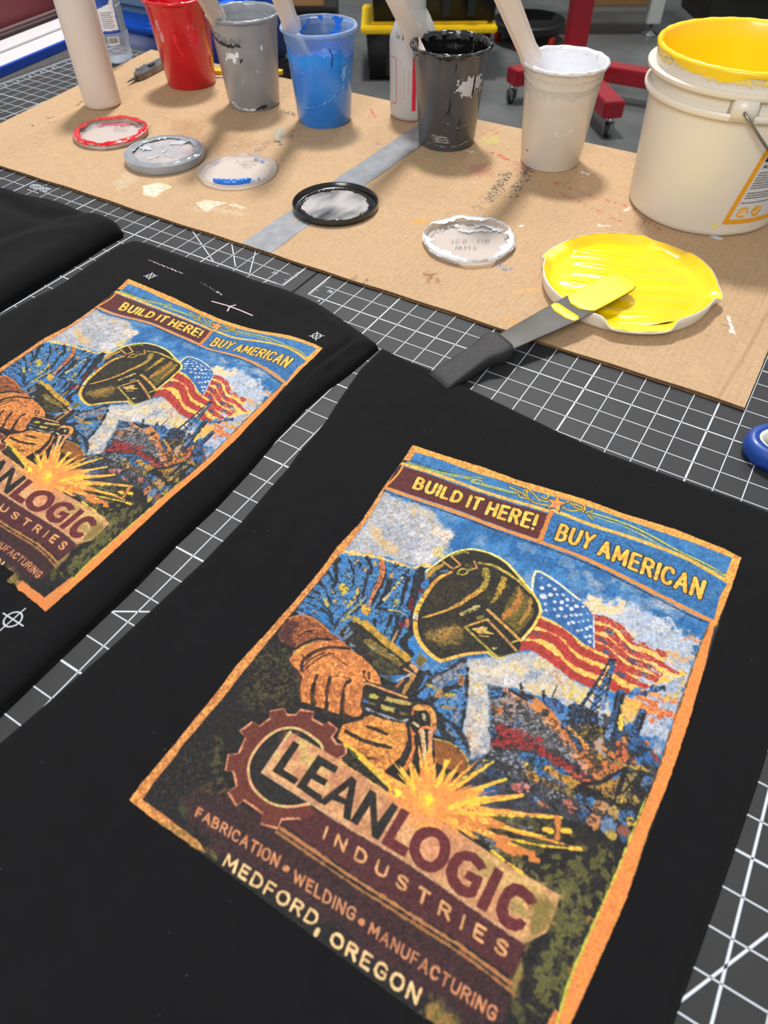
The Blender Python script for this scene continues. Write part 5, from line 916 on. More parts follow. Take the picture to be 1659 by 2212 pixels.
["S",[246,214,54],[240,170,60],0,1,0.025,0.025,0,[50],[2120,5700,2180,5718,2266,5745,2353,5775,2435,5809,2518,5847,2598,5880,2679,5904,2756,5922,2810,5935]],
["S",[246,214,54],[240,170,60],0,1,0.025,0.025,0,[30],[4091,5765,4181,5738,4309,5701,4433,5664,4550,5632,4663,5602,4741,5580]],
["S",[246,214,54],[240,170,60],0,1,0.025,0.025,0,[30],[4249,5834,4367,5805,4534,5761,4703,5711,4872,5647,5042,5576,5161,5526]],
["S",[246,214,54],[240,170,60],0,1,0.025,0.025,0,[30],[4226,6031,4288,6042,4375,6058,4458,6073,4531,6084,4598,6093,4645,6100]],
["S",[246,214,54],[240,170,60],0,1,0.025,0.025,0,[60],[4697,5510,4776,5484]],
["S",[246,214,54],[240,170,60],0,1,0.025,0.025,0,[50],[4882,5433,4972,5386]],
["S",[246,214,54],[240,170,60],0,1,0.025,0.025,0,[25],[3256,5331,3287,5272]],
["S",[246,214,54],[240,170,60],0,1,0.025,0.025,0,[30],[3795,5000,3534,5500]],
["S",[246,214,54],[240,170,60],0,1,0.025,0.025,0,[35],[4030,5142,3741,5445]],
["S",[226,130,62],[200,120,50],0,1,0.03,0.05,0,[100],[4288,5925,4467,5924]],
["S",[226,130,62],[200,120,50],0,1,0.03,0.05,0,[100],[4505,5886,4665,5840]],
["S",[226,130,62],[200,120,50],0,1,0.03,0.05,0,[70],[4226,5865,4352,5819]],
["S",[226,130,62],[200,120,50],0,1,0.03,0.05,0,[60],[4668,5893,4752,5885]],
["S",[226,130,62],[200,120,50],0,1,0.03,0.05,0,[60],[4784,5312,4881,5527]],
["S",[226,130,62],[200,120,50],0,1,0.03,0.05,0,[70],[3738,5851,3795,5857,3877,5862,3963,5851,4057,5804,4157,5741,4227,5695]],
["S",[240,176,60],[226,140,70],1,1,0.02,0.03,0,[60],[2042,5878,2114,5883,2219,5891,2341,5902,2497,5920,2670,5942,2794,5958]],
["S",[244,200,60],[240,160,70],1,1,0.02,0.04,0,[60],[2478,5921,2871,5974]],
["P",[31,30,29],[50,48,34],0,1,0.03,0.02,0,[],[2059,5739,2127,5739,2645,5862,2769,5913,2804,5977,2046,5884]],
["S",[236,186,50],[206,180,60],1,1,0.02,0.03,0,[50],[1995,5675,2052,5679,2135,5687,2225,5705,2323,5740,2428,5784,2526,5824,2618,5855,2703,5882,2762,5901]],
["S",[70,84,40],[70,84,40],1,1,0.02,0.03,0,[30],[2027,5685,2202,5752]],
["P",[31,30,30],[38,36,34],1,1,0.02,0.0,0,[],[1341,5928,1447,5936,1449,6320,1695,6338,1690,6424,1331,6405]],
["P",[31,30,30],[38,36,34],1,1,0.02,0.0,0,[],[1737,5948,2061,5972,2068,6066,1857,6057,1851,6175,2033,6181,2039,6270,1836,6262,1836,6365,2077,6387,2118,6482,1723,6436]],
["P",[31,30,30],[38,36,34],1,1,0.02,0.0,0,[],[2274,6000,2359,6018,2556,6506,2457,6506,2385,6356,2216,6376,2174,6480,2078,6471]],
["P",[31,30,30],[38,36,34],1,1,0.02,0.0,0,[],[2553,6503,2568,6041,2662,6050,2859,6365,2901,6064,2994,6080,2973,6545,2880,6541,2673,6225,2659,6508]],
["P",[206,150,100],[190,130,90],1,1,0.02,0.0,0,[],[2315,6131,2364,6287,2250,6286]],
["P",[104,40,42],[92,36,40],0,1,0.02,0.006,0,[],[3032,6070,3152,6076,3132,6444,3346,6454,3345,6580,3015,6559]],
["P",[104,40,42],[92,36,40],0,1,0.02,0.006,0,[],[4335,6180,4457,6188,4444,6681,4316,6679]],
["P",[104,40,42],[92,36,40],0,1,0.02,0.006,0,[],[4255,6240,4183,6179,4059,6144,3944,6172,3856,6258,3825,6382,3844,6496,3933,6606,4085,6664,4212,6635,4271,6585,4266,6357,4073,6364,4061,6462,4169,6464,4162,6526,4076,6532,3987,6475,3954,6386,3982,6292,4057,6259,4143,6289,4180,6313]],
["P",[104,40,42],[92,36,40],0,1,0.02,0.006,0,[],[4921,6322,4844,6251,4707,6221,4601,6241,4529,6342,4508,6481,4530,6612,4616,6707,4716,6733,4818,6712,4880,6649,4894,6574,4810,6557,4770,6595,4691,6593,4643,6532,4633,6427,4683,6357,4763,6360,4833,6394]],
["P",[104,40,42],[92,36,40],0,1,0.02,0.0,0,[],[3407,6141,3450,6118,3501,6099,3552,6091,3605,6096,3659,6112,3705,6134,3739,6162,3766,6198,3787,6239,3804,6291,3817,6349,3820,6402,3811,6449,3793,6492,3769,6530,3739,6561,3703,6587,3660,6603,3608,6608,3550,6602,3496,6588,3447,6563,3401,6530,3365,6494,3340,6455,3325,6414,3317,6371,3315,6325,3319,6277,3331,6233,3349,6198,3374,6167]],
["P",[220,150,110],[206,140,96],1,1,0.02,0.0,0,[],[3505,6224,3534,6210,3566,6205,3596,6209,3620,6221,3641,6242,3659,6269,3674,6303,3686,6342,3690,6380,3683,6415,3669,6449,3649,6473,3623,6485,3591,6488,3559,6484,3527,6469,3494,6447,3469,6421,3453,6392,3443,6358,3444,6324,3457,6288,3480,6251]],
["P",[84,38,42],[68,34,38],0,1,0.03,0.02,0,[],[1809,6884,1996,6772,2155,6566,2632,6594,3412,6622,4176,6709,4948,6792,4970,6764,4961,7139,4341,7090,3635,7057,2888,7024,1860,6911]],
["S",[190,120,74],[160,110,60],0,1,0.02,0.02,0,[38],[1843,6958,2906,7054,3653,7091,4358,7126,4955,7200]],
["S",[176,112,66],[140,100,50],0,1,0.02,0.02,0,[30],[1822,7022,2943,7116,3685,7152,4385,7185,5026,7269]],
["S",[222,158,104],[206,150,90],1,1,0.018,0.008,0,[32],[2375,6824,2346,6695]],
["S",[222,158,104],[206,150,90],1,1,0.018,0.008,0,[32],[2537,6835,2509,6706,2664,6844,2637,6715]],
["S",[222,158,104],[206,150,90],1,1,0.018,0.008,0,[32],[2826,6856,2800,6726,2860,6730,2910,6749,2939,6781,2946,6820,2929,6848,2886,6860,2826,6856]],
["S",[222,158,104],[206,150,90],1,1,0.018,0.008,0,[32],[3092,6746,3111,6840,3139,6870,3182,6881,3223,6876,3240,6849,3223,6755]],
["S",[222,158,104],[206,150,90],1,1,0.018,0.008,0,[32],[3501,6795,3470,6776,3423,6772,3393,6785,3400,6812,3436,6828,3482,6844,3517,6864,3515,6889,3483,6903,3441,6897,3405,6876]],
["S",[222,158,104],[206,150,90],1,1,0.018,0.008,0,[32],[3749,6922,3727,6790]],
["S",[222,158,104],[206,150,90],1,1,0.018,0.008,0,[32],[3664,6786,3790,6794]],
["S",[222,158,104],[206,150,90],1,1,0.018,0.008,0,[32],[3974,6938,3953,6806,4027,6811,4067,6829,4072,6864,4037,6877,3963,6872]],
["S",[222,158,104],[206,150,90],1,1,0.018,0.008,0,[32],[4028,6876,4099,6946]],
["S",[222,158,104],[206,150,90],1,1,0.018,0.008,0,[32],[4261,6958,4241,6825]],
["S",[222,158,104],[206,150,90],1,1,0.018,0.008,0,[32],[4508,6844,4404,6837,4423,6969,4527,6977]],
["S",[222,158,104],[206,150,90],1,1,0.018,0.008,0,[32],[4413,6900,4501,6907]],
["S",[222,158,104],[206,150,90],1,1,0.018,0.008,0,[32],[4785,6884,4755,6865,4708,6860,4678,6874,4684,6901,4719,6918,4764,6934,4799,6954,4796,6980,4763,6994,4721,6988,4686,6967]],
["S",[196,124,80],[206,140,96],1,1,0.018,0.008,0,[26],[859,7218,797,7217,828,7314]],
["S",[196,124,80],[206,140,96],1,1,0.018,0.008,0,[26],[813,7266,866,7267]],
["S",[196,124,80],[206,140,96],1,1,0.018,0.008,0,[26],[939,7318,954,7220,1031,7322]],
["S",[196,124,80],[206,140,96],1,1,0.018,0.008,0,[26],[947,7286,1003,7288]],
["S",[196,124,80],[206,140,96],1,1,0.018,0.008,0,[26],[1080,7324,1049,7221,1094,7222,1119,7233,1127,7259,1108,7271,1064,7270]],
["S",[196,124,80],[206,140,96],1,1,0.018,0.008,0,[26],[1108,7271,1145,7285,1153,7314,1130,7326,1080,7324]],
["S",[196,124,80],[206,140,96],1,1,0.018,0.008,0,[26],[1210,7329,1180,7224,1227,7224,1254,7238,1262,7265,1242,7278,1195,7276]],
["S",[196,124,80],[206,140,96],1,1,0.018,0.008,0,[26],[1236,7277,1290,7332]],
["S",[196,124,80],[206,140,96],1,1,0.018,0.008,0,[26],[1339,7334,1308,7226]],
["S",[196,124,80],[206,140,96],1,1,0.018,0.008,0,[26],[1446,7252,1427,7233,1402,7227,1377,7235,1367,7259,1379,7303,1404,7329,1433,7338,1455,7333,1463,7315]],
["S",[196,124,80],[206,140,96],1,1,0.018,0.008,0,[26],[1518,7341,1534,7230,1610,7345]],
["S",[196,124,80],[206,140,96],1,1,0.018,0.008,0,[26],[1526,7305,1582,7306]],
["S",[196,124,80],[206,140,96],1,1,0.018,0.008,0,[26],[1699,7348,1669,7232]],
["S",[196,124,80],[206,140,96],1,1,0.018,0.008,0,[26],[1629,7231,1709,7233]],
["S",[196,124,80],[206,140,96],1,1,0.018,0.008,0,[26],[1788,7351,1758,7234]],
["S",[196,124,80],[206,140,96],1,1,0.018,0.008,0,[26],[1852,7235,1826,7243,1816,7270,1828,7318,1852,7346,1883,7355,1909,7348,1920,7321,1907,7272,1883,7244,1852,7235]],
["S",[196,124,80],[206,140,96],1,1,0.018,0.008,0,[26],[1977,7359,1947,7237,2059,7362,2029,7238]],
["S",[196,124,80],[206,140,96],1,1,0.018,0.008,0,[26],[2284,7292,2356,7404,2357,7311,2427,7408,2418,7298]],
["S",[196,124,80],[206,140,96],1,1,0.018,0.008,0,[26],[2541,7303,2470,7300,2508,7412,2576,7415]],
["S",[196,124,80],[206,140,96],1,1,0.018,0.008,0,[26],[2488,7354,2547,7356]],
["S",[196,124,80],[206,140,96],1,1,0.018,0.008,0,[26],[2592,7305,2627,7418,2691,7421]],
["S",[196,124,80],[206,140,96],1,1,0.018,0.008,0,[26],[2741,7424,2710,7310,2750,7312,2785,7327,2808,7354,2816,7388,2808,7414,2781,7426,2741,7424]],
["S",[196,124,80],[206,140,96],1,1,0.018,0.008,0,[26],[2877,7431,2849,7316]],
["S",[196,124,80],[206,140,96],1,1,0.018,0.008,0,[26],[2927,7434,2901,7319,3011,7438,2987,7322]],
["S",[196,124,80],[206,140,96],1,1,0.018,0.008,0,[26],[3131,7352,3112,7334,3086,7327,3059,7334,3046,7359,3055,7406,3078,7434,3108,7443,3134,7440,3146,7429,3139,7392,3104,7390]],
["S",[206,134,90],[190,120,80],1,1,0.018,0.008,0,[25],[3372,7475,3360,7369,3420,7452,3450,7375,3479,7483]],
["S",[206,134,90],[190,120,80],1,1,0.018,0.008,0,[25],[3527,7487,3553,7382,3616,7494]],
["S",[206,134,90],[190,120,80],1,1,0.018,0.008,0,[25],[3538,7453,3593,7457]],
["S",[206,134,90],[190,120,80],1,1,0.018,0.008,0,[25],[3664,7497,3646,7388,3743,7503,3726,7394]],
["S",[206,134,90],[190,120,80],1,1,0.018,0.008,0,[25],[3774,7397,3786,7476,3804,7502,3831,7510,3856,7505,3867,7482,3856,7403]],
["S",[206,134,90],[190,120,80],1,1,0.018,0.008,0,[25],[3966,7410,3904,7406,3919,7517]],
["S",[206,134,90],[190,120,80],1,1,0.018,0.008,0,[25],[3912,7461,3964,7465]],
["S",[206,134,90],[190,120,80],1,1,0.018,0.008,0,[25],[4028,7525,4059,7417,4117,7532]],
["S",[206,134,90],[190,120,80],1,1,0.018,0.008,0,[25],[4041,7489,4096,7494]],
["S",[206,134,90],[190,120,80],1,1,0.018,0.008,0,[25],[4235,7453,4220,7433,4196,7426,4171,7432,4156,7457,4161,7502,4181,7529,4208,7539,4231,7535,4242,7517]],
["S",[206,134,90],[190,120,80],1,1,0.018,0.008,0,[25],[4331,7548,4321,7435]],
["S",[206,134,90],[190,120,80],1,1,0.018,0.008,0,[25],[4281,7432,4360,7437]],
["S",[206,134,90],[190,120,80],1,1,0.018,0.008,0,[25],[4408,7441,4415,7523,4431,7549,4458,7558,4483,7553,4496,7529,4490,7446]],
["S",[206,134,90],[190,120,80],1,1,0.018,0.008,0,[25],[4546,7564,4538,7450,4585,7453,4609,7468,4611,7498,4589,7510,4542,7507]],
["S",[206,134,90],[190,120,80],1,1,0.018,0.008,0,[25],[4583,7510,4624,7570]],
["S",[206,134,90],[190,120,80],1,1,0.018,0.008,0,[25],[4672,7574,4665,7458]],
["S",[206,134,90],[190,120,80],1,1,0.018,0.008,0,[25],[4719,7577,4713,7462,4799,7583,4794,7467]],
["S",[206,134,90],[190,120,80],1,1,0.018,0.008,0,[25],[4924,7499,4909,7481,4886,7473,4860,7480,4843,7505,4845,7552,4863,7580,4890,7590,4916,7588,4928,7577,4927,7539,4894,7537]],
["S",[196,124,80],[196,124,80],1,1,0.02,0.0,0,[70],[2162,7323,2178,7324]],
["S",[196,124,80],[196,124,80],1,1,0.02,0.0,0,[70],[3240,7413,3255,7414]],
["S",[236,198,136],[222,180,120],1,1,0.018,0.008,0,[31],[1488,7629,1474,7503,1560,7601,1608,7509,1645,7637]],
["S",[236,198,136],[222,180,120],1,1,0.018,0.008,0,[31],[1798,7518,1701,7514,1723,7641,1818,7646]],
["S",[236,198,136],[222,180,120],1,1,0.018,0.008,0,[31],[1712,7575,1793,7579]],
["S",[236,198,136],[222,180,120],1,1,0.018,0.008,0,[31],[1897,7650,1878,7522,1935,7525,1980,7542,2005,7573,2010,7611,1992,7639,1952,7652,1897,7650]],
["S",[236,198,136],[222,180,120],1,1,0.018,0.008,0,[31],[2170,7536,2079,7532,2094,7659]],
["S",[236,198,136],[222,180,120],1,1,0.018,0.008,0,[31],[2087,7596,2164,7600]],
["S",[236,198,136],[222,180,120],1,1,0.018,0.008,0,[31],[2317,7544,2277,7551,2253,7579,2258,7630,2286,7660,2327,7671,2366,7664,2390,7636,2387,7585,2359,7555,2317,7544]],
["S",[236,198,136],[222,180,120],1,1,0.018,0.008,0,[31],[2471,7679,2464,7551,2533,7554,2569,7571,2570,7604,2536,7618,2468,7615]],
["S",[236,198,136],[222,180,120],1,1,0.018,0.008,0,[31],[2527,7618,2585,7684]],
["S",[236,198,136],[222,180,120],1,1,0.018,0.008,0,[31],[2664,7688,2661,7560,2717,7563,2761,7580,2782,7611,2782,7650,2761,7678,2719,7691,2664,7688]],
["S",[236,198,136],[236,198,136],1,1,0.02,0.0,0,[55],[2857,7711,2859,7752]],
["S",[236,198,136],[222,180,120],1,1,0.018,0.008,0,[31],[3092,7642,3053,7649,3033,7675,3041,7723,3072,7751,3113,7762,3152,7756,3173,7730,3164,7681,3134,7652,3092,7642]],
["S",[236,198,136],[222,180,120],1,1,0.018,0.008,0,[31],[3257,7771,3237,7648,3305,7651,3342,7667,3347,7700,3315,7713,3247,7710]],
["S",[236,198,136],[222,180,120],1,1,0.018,0.008,0,[31],[3306,7713,3371,7779]],
["S",[236,198,136],[222,180,120],1,1,0.018,0.008,0,[31],[3527,7660,3431,7656,3449,7784,3544,7790]],
["S",[236,198,136],[222,180,120],1,1,0.018,0.008,0,[31],[3440,7717,3520,7721]],
["S",[236,198,136],[222,180,120],1,1,0.018,0.008,0,[31],[3728,7694,3704,7673,3670,7665,3632,7673,3611,7702,3617,7755,3646,7787,3685,7798,3723,7796,3740,7783,3735,7740,3687,7738]],
["S",[236,198,136],[222,180,120],1,1,0.018,0.008,0,[31],[3874,7674,3835,7682,3812,7712,3818,7766,3847,7799,3888,7811,3927,7804,3949,7774,3944,7718,3916,7685,3874,7674]],
["S",[236,198,136],[222,180,120],1,1,0.018,0.008,0,[31],[4032,7820,4019,7680,4148,7828,4136,7684]],
["P",[40,108,172],[58,124,184],1,1,0.02,0.0,0,[],[136,124,1461,116,2249,123,2345,83,3328,25,4321,47,5287,52,5810,80,5793,617,5879,722,5271,543,4453,507,3614,523,2908,475,2844,463,2088,445,1942,521,1037,538,32,563,158,403]],
["P",[120,140,150],[34,102,168],0,0.6,0.1,0.1,2.5,[],[594,277,1503,210,2126,252,1895,414,1127,401]],
["P",[130,146,160],[34,102,168],0,0.6,0.1,0.1,2.5,[],[3509,212,4376,238,4956,350,4688,366,3976,317]],
["P",[98,38,40],[84,34,38],0,1,0.02,0.0,0,[],[98,586,489,564,837,561,1124,574,1687,584,2222,563,2631,528,2888,506,2920,1124,2461,1139,1934,1137,1541,1120,1076,1135,593,1154,100,1173,105,773]],
["P",[34,98,162],[48,112,172],0,1,0.02,0.0,0,[],[2920,490,3601,487,4438,454,5258,491,5873,695,5819,1006,5822,1441,4940,1294,4102,1160,2980,1145]],
["P",[120,150,180],[34,102,168],0,0.6,0.1,0.1,2.5,[],[5627,960,5788,768,5818,1254,5588,1231]],
["S",[232,164,58],[240,188,82],0,1,0.02,0.015,0,[75],[76,528,178,523,322,517,461,510,581,505,697,500,805,497,894,496,975,497,1088,499,1257,504,1457,509,1655,511,1841,507,2024,500,2192,491,2345,479,2483,466,2602,456,2700,451,2780,448,2848,441,2883,425,2907,404,2982,393,3142,400,3354,416,3581,425,3814,418,4061,404,4310,396,4567,397,4826,403,5054,419,5237,449,5389,488,5529,526,5671,566,5801,606,5891,634]],
["S",[234,150,62],[214,128,58],0,1,0.02,0.015,0,[70],[110,1207,243,1207,433,1206,620,1204,783,1198,942,1191,1100,1185,1260,1181,1419,1179,1568,1179,1698,1181,1819,1183,1955,1186,2123,1188,2305,1189,2481,1187,2638,1181,2788,1172,2952,1165,3142,1159,3346,1155,3547,1158,3729,1168,3909,1184,4118,1210,4389,1251,4689,1302,4955,1348,5161,1383,5333,1414,5487,1440,5637,1462,5768,1480,5857,1491]],
["S",[44,40,36],[44,40,36],1,1,0.02,0.015,0,[22],[127,1289,266,1285,464,1280,656,1274,820,1267,978,1260,1135,1254,1294,1250,1452,1248,1600,1247,1730,1248,1850,1251,1986,1253,2153,1258,2336,1262,2513,1263,2669,1257,2818,1247,2981,1240,3171,1236,3375,1234,3575,1239,3757,1248,3935,1263,4143,1289,4413,1331,4712,1383,4977,1430,5183,1467,5355,1499,5508,1524,5651,1541,5775,1551,5860,1557]],
["S",[226,150,60],[226,150,60],1,1,0.02,0.01,0,[40],[107,568,117,622,130,701,136,797,128,926,112,1070,100,1173]],
["S",[226,140,60],[206,120,56],0,1,0.02,0.02,0,[80],[2882,444,2891,542,2904,681,2918,815,2930,936,2943,1051,2951,1131]],
["S",[232,150,60],[232,150,60],1,1,0.02,0.02,0,[50],[5880,666,5863,749,5840,870,5825,1003,5828,1159,5839,1327,5847,1445]],
["S",[216,204,70],[150,170,70],0,1,0.02,0.012,0,[30],[152,457,220,448,318,436,419,426,518,425,621,426,721,422,813,407,902,387,993,364,1089,339,1187,311,1278,285,1368,257,1452,231,1497,228,1458,270,1381,335,1371,377,1492,370,1680,338,1845,313,1952,307,2037,306,2113,298,2188,275,2254,245,2300,223]],
["S",[216,204,70],[150,170,70],0,1,0.02,0.012,0,[20],[71,498,166,488,303,473,437,462,555,460,670,461,787,454,905,432,1024,402,1145,371,1280,333,1416,295,1519,278,1558,302,1564,348,1596,378,1685,374,1800,355,1911,340,2016,338,2116,340,2185,342]],
["S",[216,204,70],[150,170,70],0,1,0.02,0.012,0,[35],[3434,162,3520,155,3643,146,3777,140,3915,140,4062,143,4211,154,4358,177,4507,207,4654,241,4802,280,4949,323,5093,360,5234,383,5373,400,5505,423,5643,463,5775,509,5867,542]],
["S",[216,204,70],[150,170,70],0,1,0.02,0.012,0,[20],[3512,219,3623,213,3782,207,3942,207,4082,214,4223,229,4381,256,4564,306,4764,368,4974,421,5219,457,5474,483,5653,501]],
["S",[40,50,40],[40,50,40],1,1,0.02,0.01,0,[12],[223,443,350,434,531,419,709,398,866,368,1020,332,1161,300,1296,276,1419,256,1504,243]],
["S",[40,50,40],[40,50,40],1,1,0.02,0.01,0,[12],[1353,461,1492,435,1689,399,1869,370,2016,353,2147,342,2237,335]],
["S",[40,50,40],[40,50,40],1,1,0.02,0.01,0,[12],[3478,206,3604,195,3783,181,3961,176,4114,182,4265,196,4427,221,4598,259,4780,308,4985,356,5254,405,5546,454,5753,488]],
["S",[40,50,40],[40,50,40],1,1,0.02,0.01,0,[12],[168,388,237,385,337,381,444,376,567,369,697,362,789,357]],
["S",[40,50,40],[40,50,40],1,1,0.02,0.01,0,[12],[187,375,168,362,143,342,126,310,114,255,110,188,137,130,224,90,342,60,428,40]],
["S",[40,42,36],[40,42,36],1,1,0.02,0.0,0,[50],[2273,156,2306,146,2354,134,2399,132,2436,148,2471,173,2506,198,2540,224,2573,250,2612,264,2663,258,2718,242,2758,229]],
["S",[222,170,60],[206,190,70],0,1,0.02,0.0,0,[28],[2273,156,2306,146,2354,134,2399,132,2436,148,2471,173,2506,198,2540,224,2573,250,2612,264,2663,258,2718,242,2758,229]],
["S",[40,42,36],[40,42,36],1,1,0.02,0.0,0,[50],[2334,104,2335,138,2339,186,2358,234,2400,279,2456,323,2513,354,2567,363,2621,359,2672,351,2723,341,2770,326,2804,315]],
["S",[222,170,60],[206,190,70],0,1,0.02,0.0,0,[28],[2334,104,2335,138,2339,186,2358,234,2400,279,2456,323,2513,354,2567,363,2621,359,2672,351,2723,341,2770,326,2804,315]],
["S",[40,42,36],[40,42,36],1,1,0.02,0.0,0,[50],[2559,59,2595,57,2645,57,2684,68,2705,100,2715,142,2710,174,2681,183,2638,182,2606,179]],
["S",[222,170,60],[206,190,70],0,1,0.02,0.0,0,[28],[2559,59,2595,57,2645,57,2684,68,2705,100,2715,142,2710,174,2681,183,2638,182,2606,179]],
["S",[40,42,36],[40,42,36],1,1,0.02,0.0,0,[50],[2019,204,2056,207,2109,213,2163,220,2213,229,2263,240,2313,256,2367,285,2419,319,2456,343]],
["S",[222,170,60],[206,190,70],0,1,0.02,0.0,0,[28],[2019,204,2056,207,2109,213,2163,220,2213,229,2263,240,2313,256,2367,285,2419,319,2456,343]],
["S",[40,42,36],[40,42,36],1,1,0.02,0.0,0,[50],[2217,286,2235,305,2261,331,2295,346,2345,340,2402,323,2443,310]],
["S",[222,170,60],[206,190,70],0,1,0.02,0.0,0,[28],[2217,286,2235,305,2261,331,2295,346,2345,340,2402,323,2443,310]],
["S",[40,42,36],[40,42,36],1,1,0.02,0.0,0,[50],[2988,210,3001,174,3021,124,3049,88,3088,80,3134,86,3181,92,3227,92,3273,92,3314,102,3352,128,3386,163,3409,189]],
["S",[222,170,60],[206,190,70],0,1,0.02,0.0,0,[28],[2988,210,3001,174,3021,124,3049,88,3088,80,3134,86,3181,92,3227,92,3273,92,3314,102,3352,128,3386,163,3409,189]],
["S",[40,42,36],[40,42,36],1,1,0.02,0.0,0,[50],[3028,248,3064,259,3116,272,3167,273,3211,252,3254,218,3293,190,3330,175,3363,167,3386,162]],
["S",[222,170,60],[206,190,70],0,1,0.02,0.0,0,[28],[3028,248,3064,259,3116,272,3167,273,3211,252,3254,218,3293,190,3330,175,3363,167,3386,162]],
["S",[40,42,36],[40,42,36],1,1,0.02,0.0,0,[50],[3247,19,3280,32,3325,52,3358,79,3368,120,3365,167,3361,201]],
["S",[222,170,60],[206,190,70],0,1,0.02,0.0,0,[28],[3247,19,3280,32,3325,52,3358,79,3368,120,3365,167,3361,201]],
["S",[40,42,36],[40,42,36],1,1,0.02,0.0,0,[50],[3409,189,3496,106]],
["S",[222,170,60],[206,190,70],0,1,0.02,0.0,0,[28],[3409,189,3496,106]],
["S",[40,42,36],[40,42,36],1,1,0.02,0.0,0,[50],[3460,227,3558,291]],
["S",[222,170,60],[206,190,70],0,1,0.02,0.0,0,[28],[3460,227,3558,291]],
["S",[40,42,36],[40,42,36],1,1,0.02,0.0,0,[50],[3103,92,3137,114,3186,143,3232,163,3271,165,3307,157,3331,151]],
["S",[222,170,60],[206,190,70],0,1,0.02,0.0,0,[28],[3103,92,3137,114,3186,143,3232,163,3271,165,3307,157,3331,151]],
["P",[44,36,32],[44,36,32],1,1,0.02,0.0,0,[],[2831,-39,2919,115,3063,113,2985,215,3025,411,2905,341,2771,418,2816,258,2700,147,2832,144]],
["P",[226,134,64],[234,160,80],0,1,0.02,0.0,0,[],[2841,-4,2915,133,3041,124,2968,212,3000,386,2899,325,2791,388,2823,247,2735,169,2842,158]],
["P",[108,98,44],[150,104,56],0,1,0.08,0.08,0,[],[4950,7950,4250,7890,4250,7740,4950,7800]],
["P",[224,136,66],[206,116,60],0,1,0.02,0.012,0,[],[5650,7255,5580,8010,4750,7935,4750,7785,5360,7810,5460,7200]],
["P",[196,120,62],[226,150,72],0,1,0.02,0.012,0,[],[3,-17,45,556,63,1178,139,2055,101,2458,67,2765,91,3229,76,3757,53,4136,35,4376,27,4626,-34,5302,-12,5868,-25,6497,-19,6709,-36,6954,-50,7290,-42,7530,-31,7542,299,7580,722,7602,1046,7619,1237,7617,1070,7545,827,7523,418,7480,109,7457,83,7221,95,6912,79,6658,90,6465,118,5888,118,5349,135,4780,148,4462,162,4081,178,3771,196,3336,192,2906,218,2809,230,2471,212,1914,131,1357,100,1159,51,718,46,436,158,403,152,140]],
["P",[110,104,44],[160,110,60],0,0.7,0.12,0.06,0,[],[398,7593,722,7602,1046,7619,1419,7606,1204,7574,997,7559,684,7521]],
["P",[222,148,66],[238,170,72],0,1,0.02,0.012,0,[],[3,-17,543,-20,1381,-63,2186,-33,2322,-56,3284,-105,4001,-70,4838,-111,5639,-47,5936,28,5929,659,5871,1552,5762,1557,5874,1398,5838,1347,5873,632,5786,584,5809,100,5289,59,4323,55,3332,37,2353,102,1630,115,1469,135,675,116,152,140]],
["P",[240,150,62],[230,126,64],0,1,0.02,0.01,0,[],[5936,28,5918,665,5847,1497,5882,2211,5898,3201,5886,3889,5867,4362,5818,4900,5807,5821,5726,6575,5642,7340,5627,7503,5495,7550,5509,7305,5501,6889,5549,6296,5617,5555,5673,4893,5701,4441,5711,4022,5712,3473,5717,2899,5733,2519,5747,2026,5769,1567,5874,1400]],
["S",[190,196,60],[190,196,60],1,1,0.02,0.02,0,[20],[5676,4561,5662,4831,5641,5213,5620,5565,5597,5837,5574,6079,5552,6305,5532,6520,5515,6718,5504,6897,5506,7064,5515,7211,5522,7312]],
["S",[70,60,40],[70,60,40],1,0.7,0.02,0.03,0,[20],[5774,1592,5764,1735,5751,1940,5739,2162,5733,2395,5729,2644,5725,2879,5720,3087,5715,3281,5712,3473,5713,3666,5715,3856,5714,4034,5706,4212,5695,4379,5687,4495]],
["S",[60,50,36],[60,50,36],1,0.8,0.02,0.02,0,[15],[197,2915,199,3026,202,3185,201,3345,197,3494,190,3643,183,3779,177,3889,172,3985,167,4089,162,4213,158,4345,153,4470,147,4591,142,4705,138,4784]],
["P",[110,64,40],[110,64,40],0,0.16,0.02,0.0,1.22,[],[-89,-71,5953,-46,5803,5862,5662,7463,6,7557,-106,4673]],
["S",[40,34,30],[40,34,30],1,1,0.018,0.008,0,[100],[547,984,506,717,580,717,621,744,630,810,598,842,525,843]],
["S",[40,34,30],[40,34,30],1,1,0.018,0.008,0,[100],[598,842,657,875,668,949,629,982,547,984]],
["S",[40,34,30],[40,34,30],1,1,0.018,0.008,0,[100],[728,717,754,905,787,962,833,976,874,959,891,902,866,718]],
["S",[40,34,30],[40,34,30],1,1,0.018,0.008,0,[100],[985,972,952,718]],
["S",[40,34,30],[40,34,30],1,1,0.018,0.008,0,[100],[1038,718,1070,969,1172,966]],
["S",[40,34,30],[40,34,30],1,1,0.018,0.008,0,[100],[1256,964,1228,718,1292,718,1344,748,1375,803,1383,876,1364,932,1319,962,1256,964]],
["S",[240,200,84],[236,170,60],1,1,0.018,0.008,0,[62],[547,984,506,717,580,717,621,744,630,810,598,842,525,843]],
["S",[240,200,84],[236,170,60],1,1,0.018,0.008,0,[62],[598,842,657,875,668,949,629,982,547,984]],
["S",[240,200,84],[236,170,60],1,1,0.018,0.008,0,[62],[728,717,754,905,787,962,833,976,874,959,891,902,866,718]],
["S",[240,200,84],[236,170,60],1,1,0.018,0.008,0,[62],[985,972,952,718]],
["S",[240,200,84],[236,170,60],1,1,0.018,0.008,0,[62],[1038,718,1070,969,1172,966]],
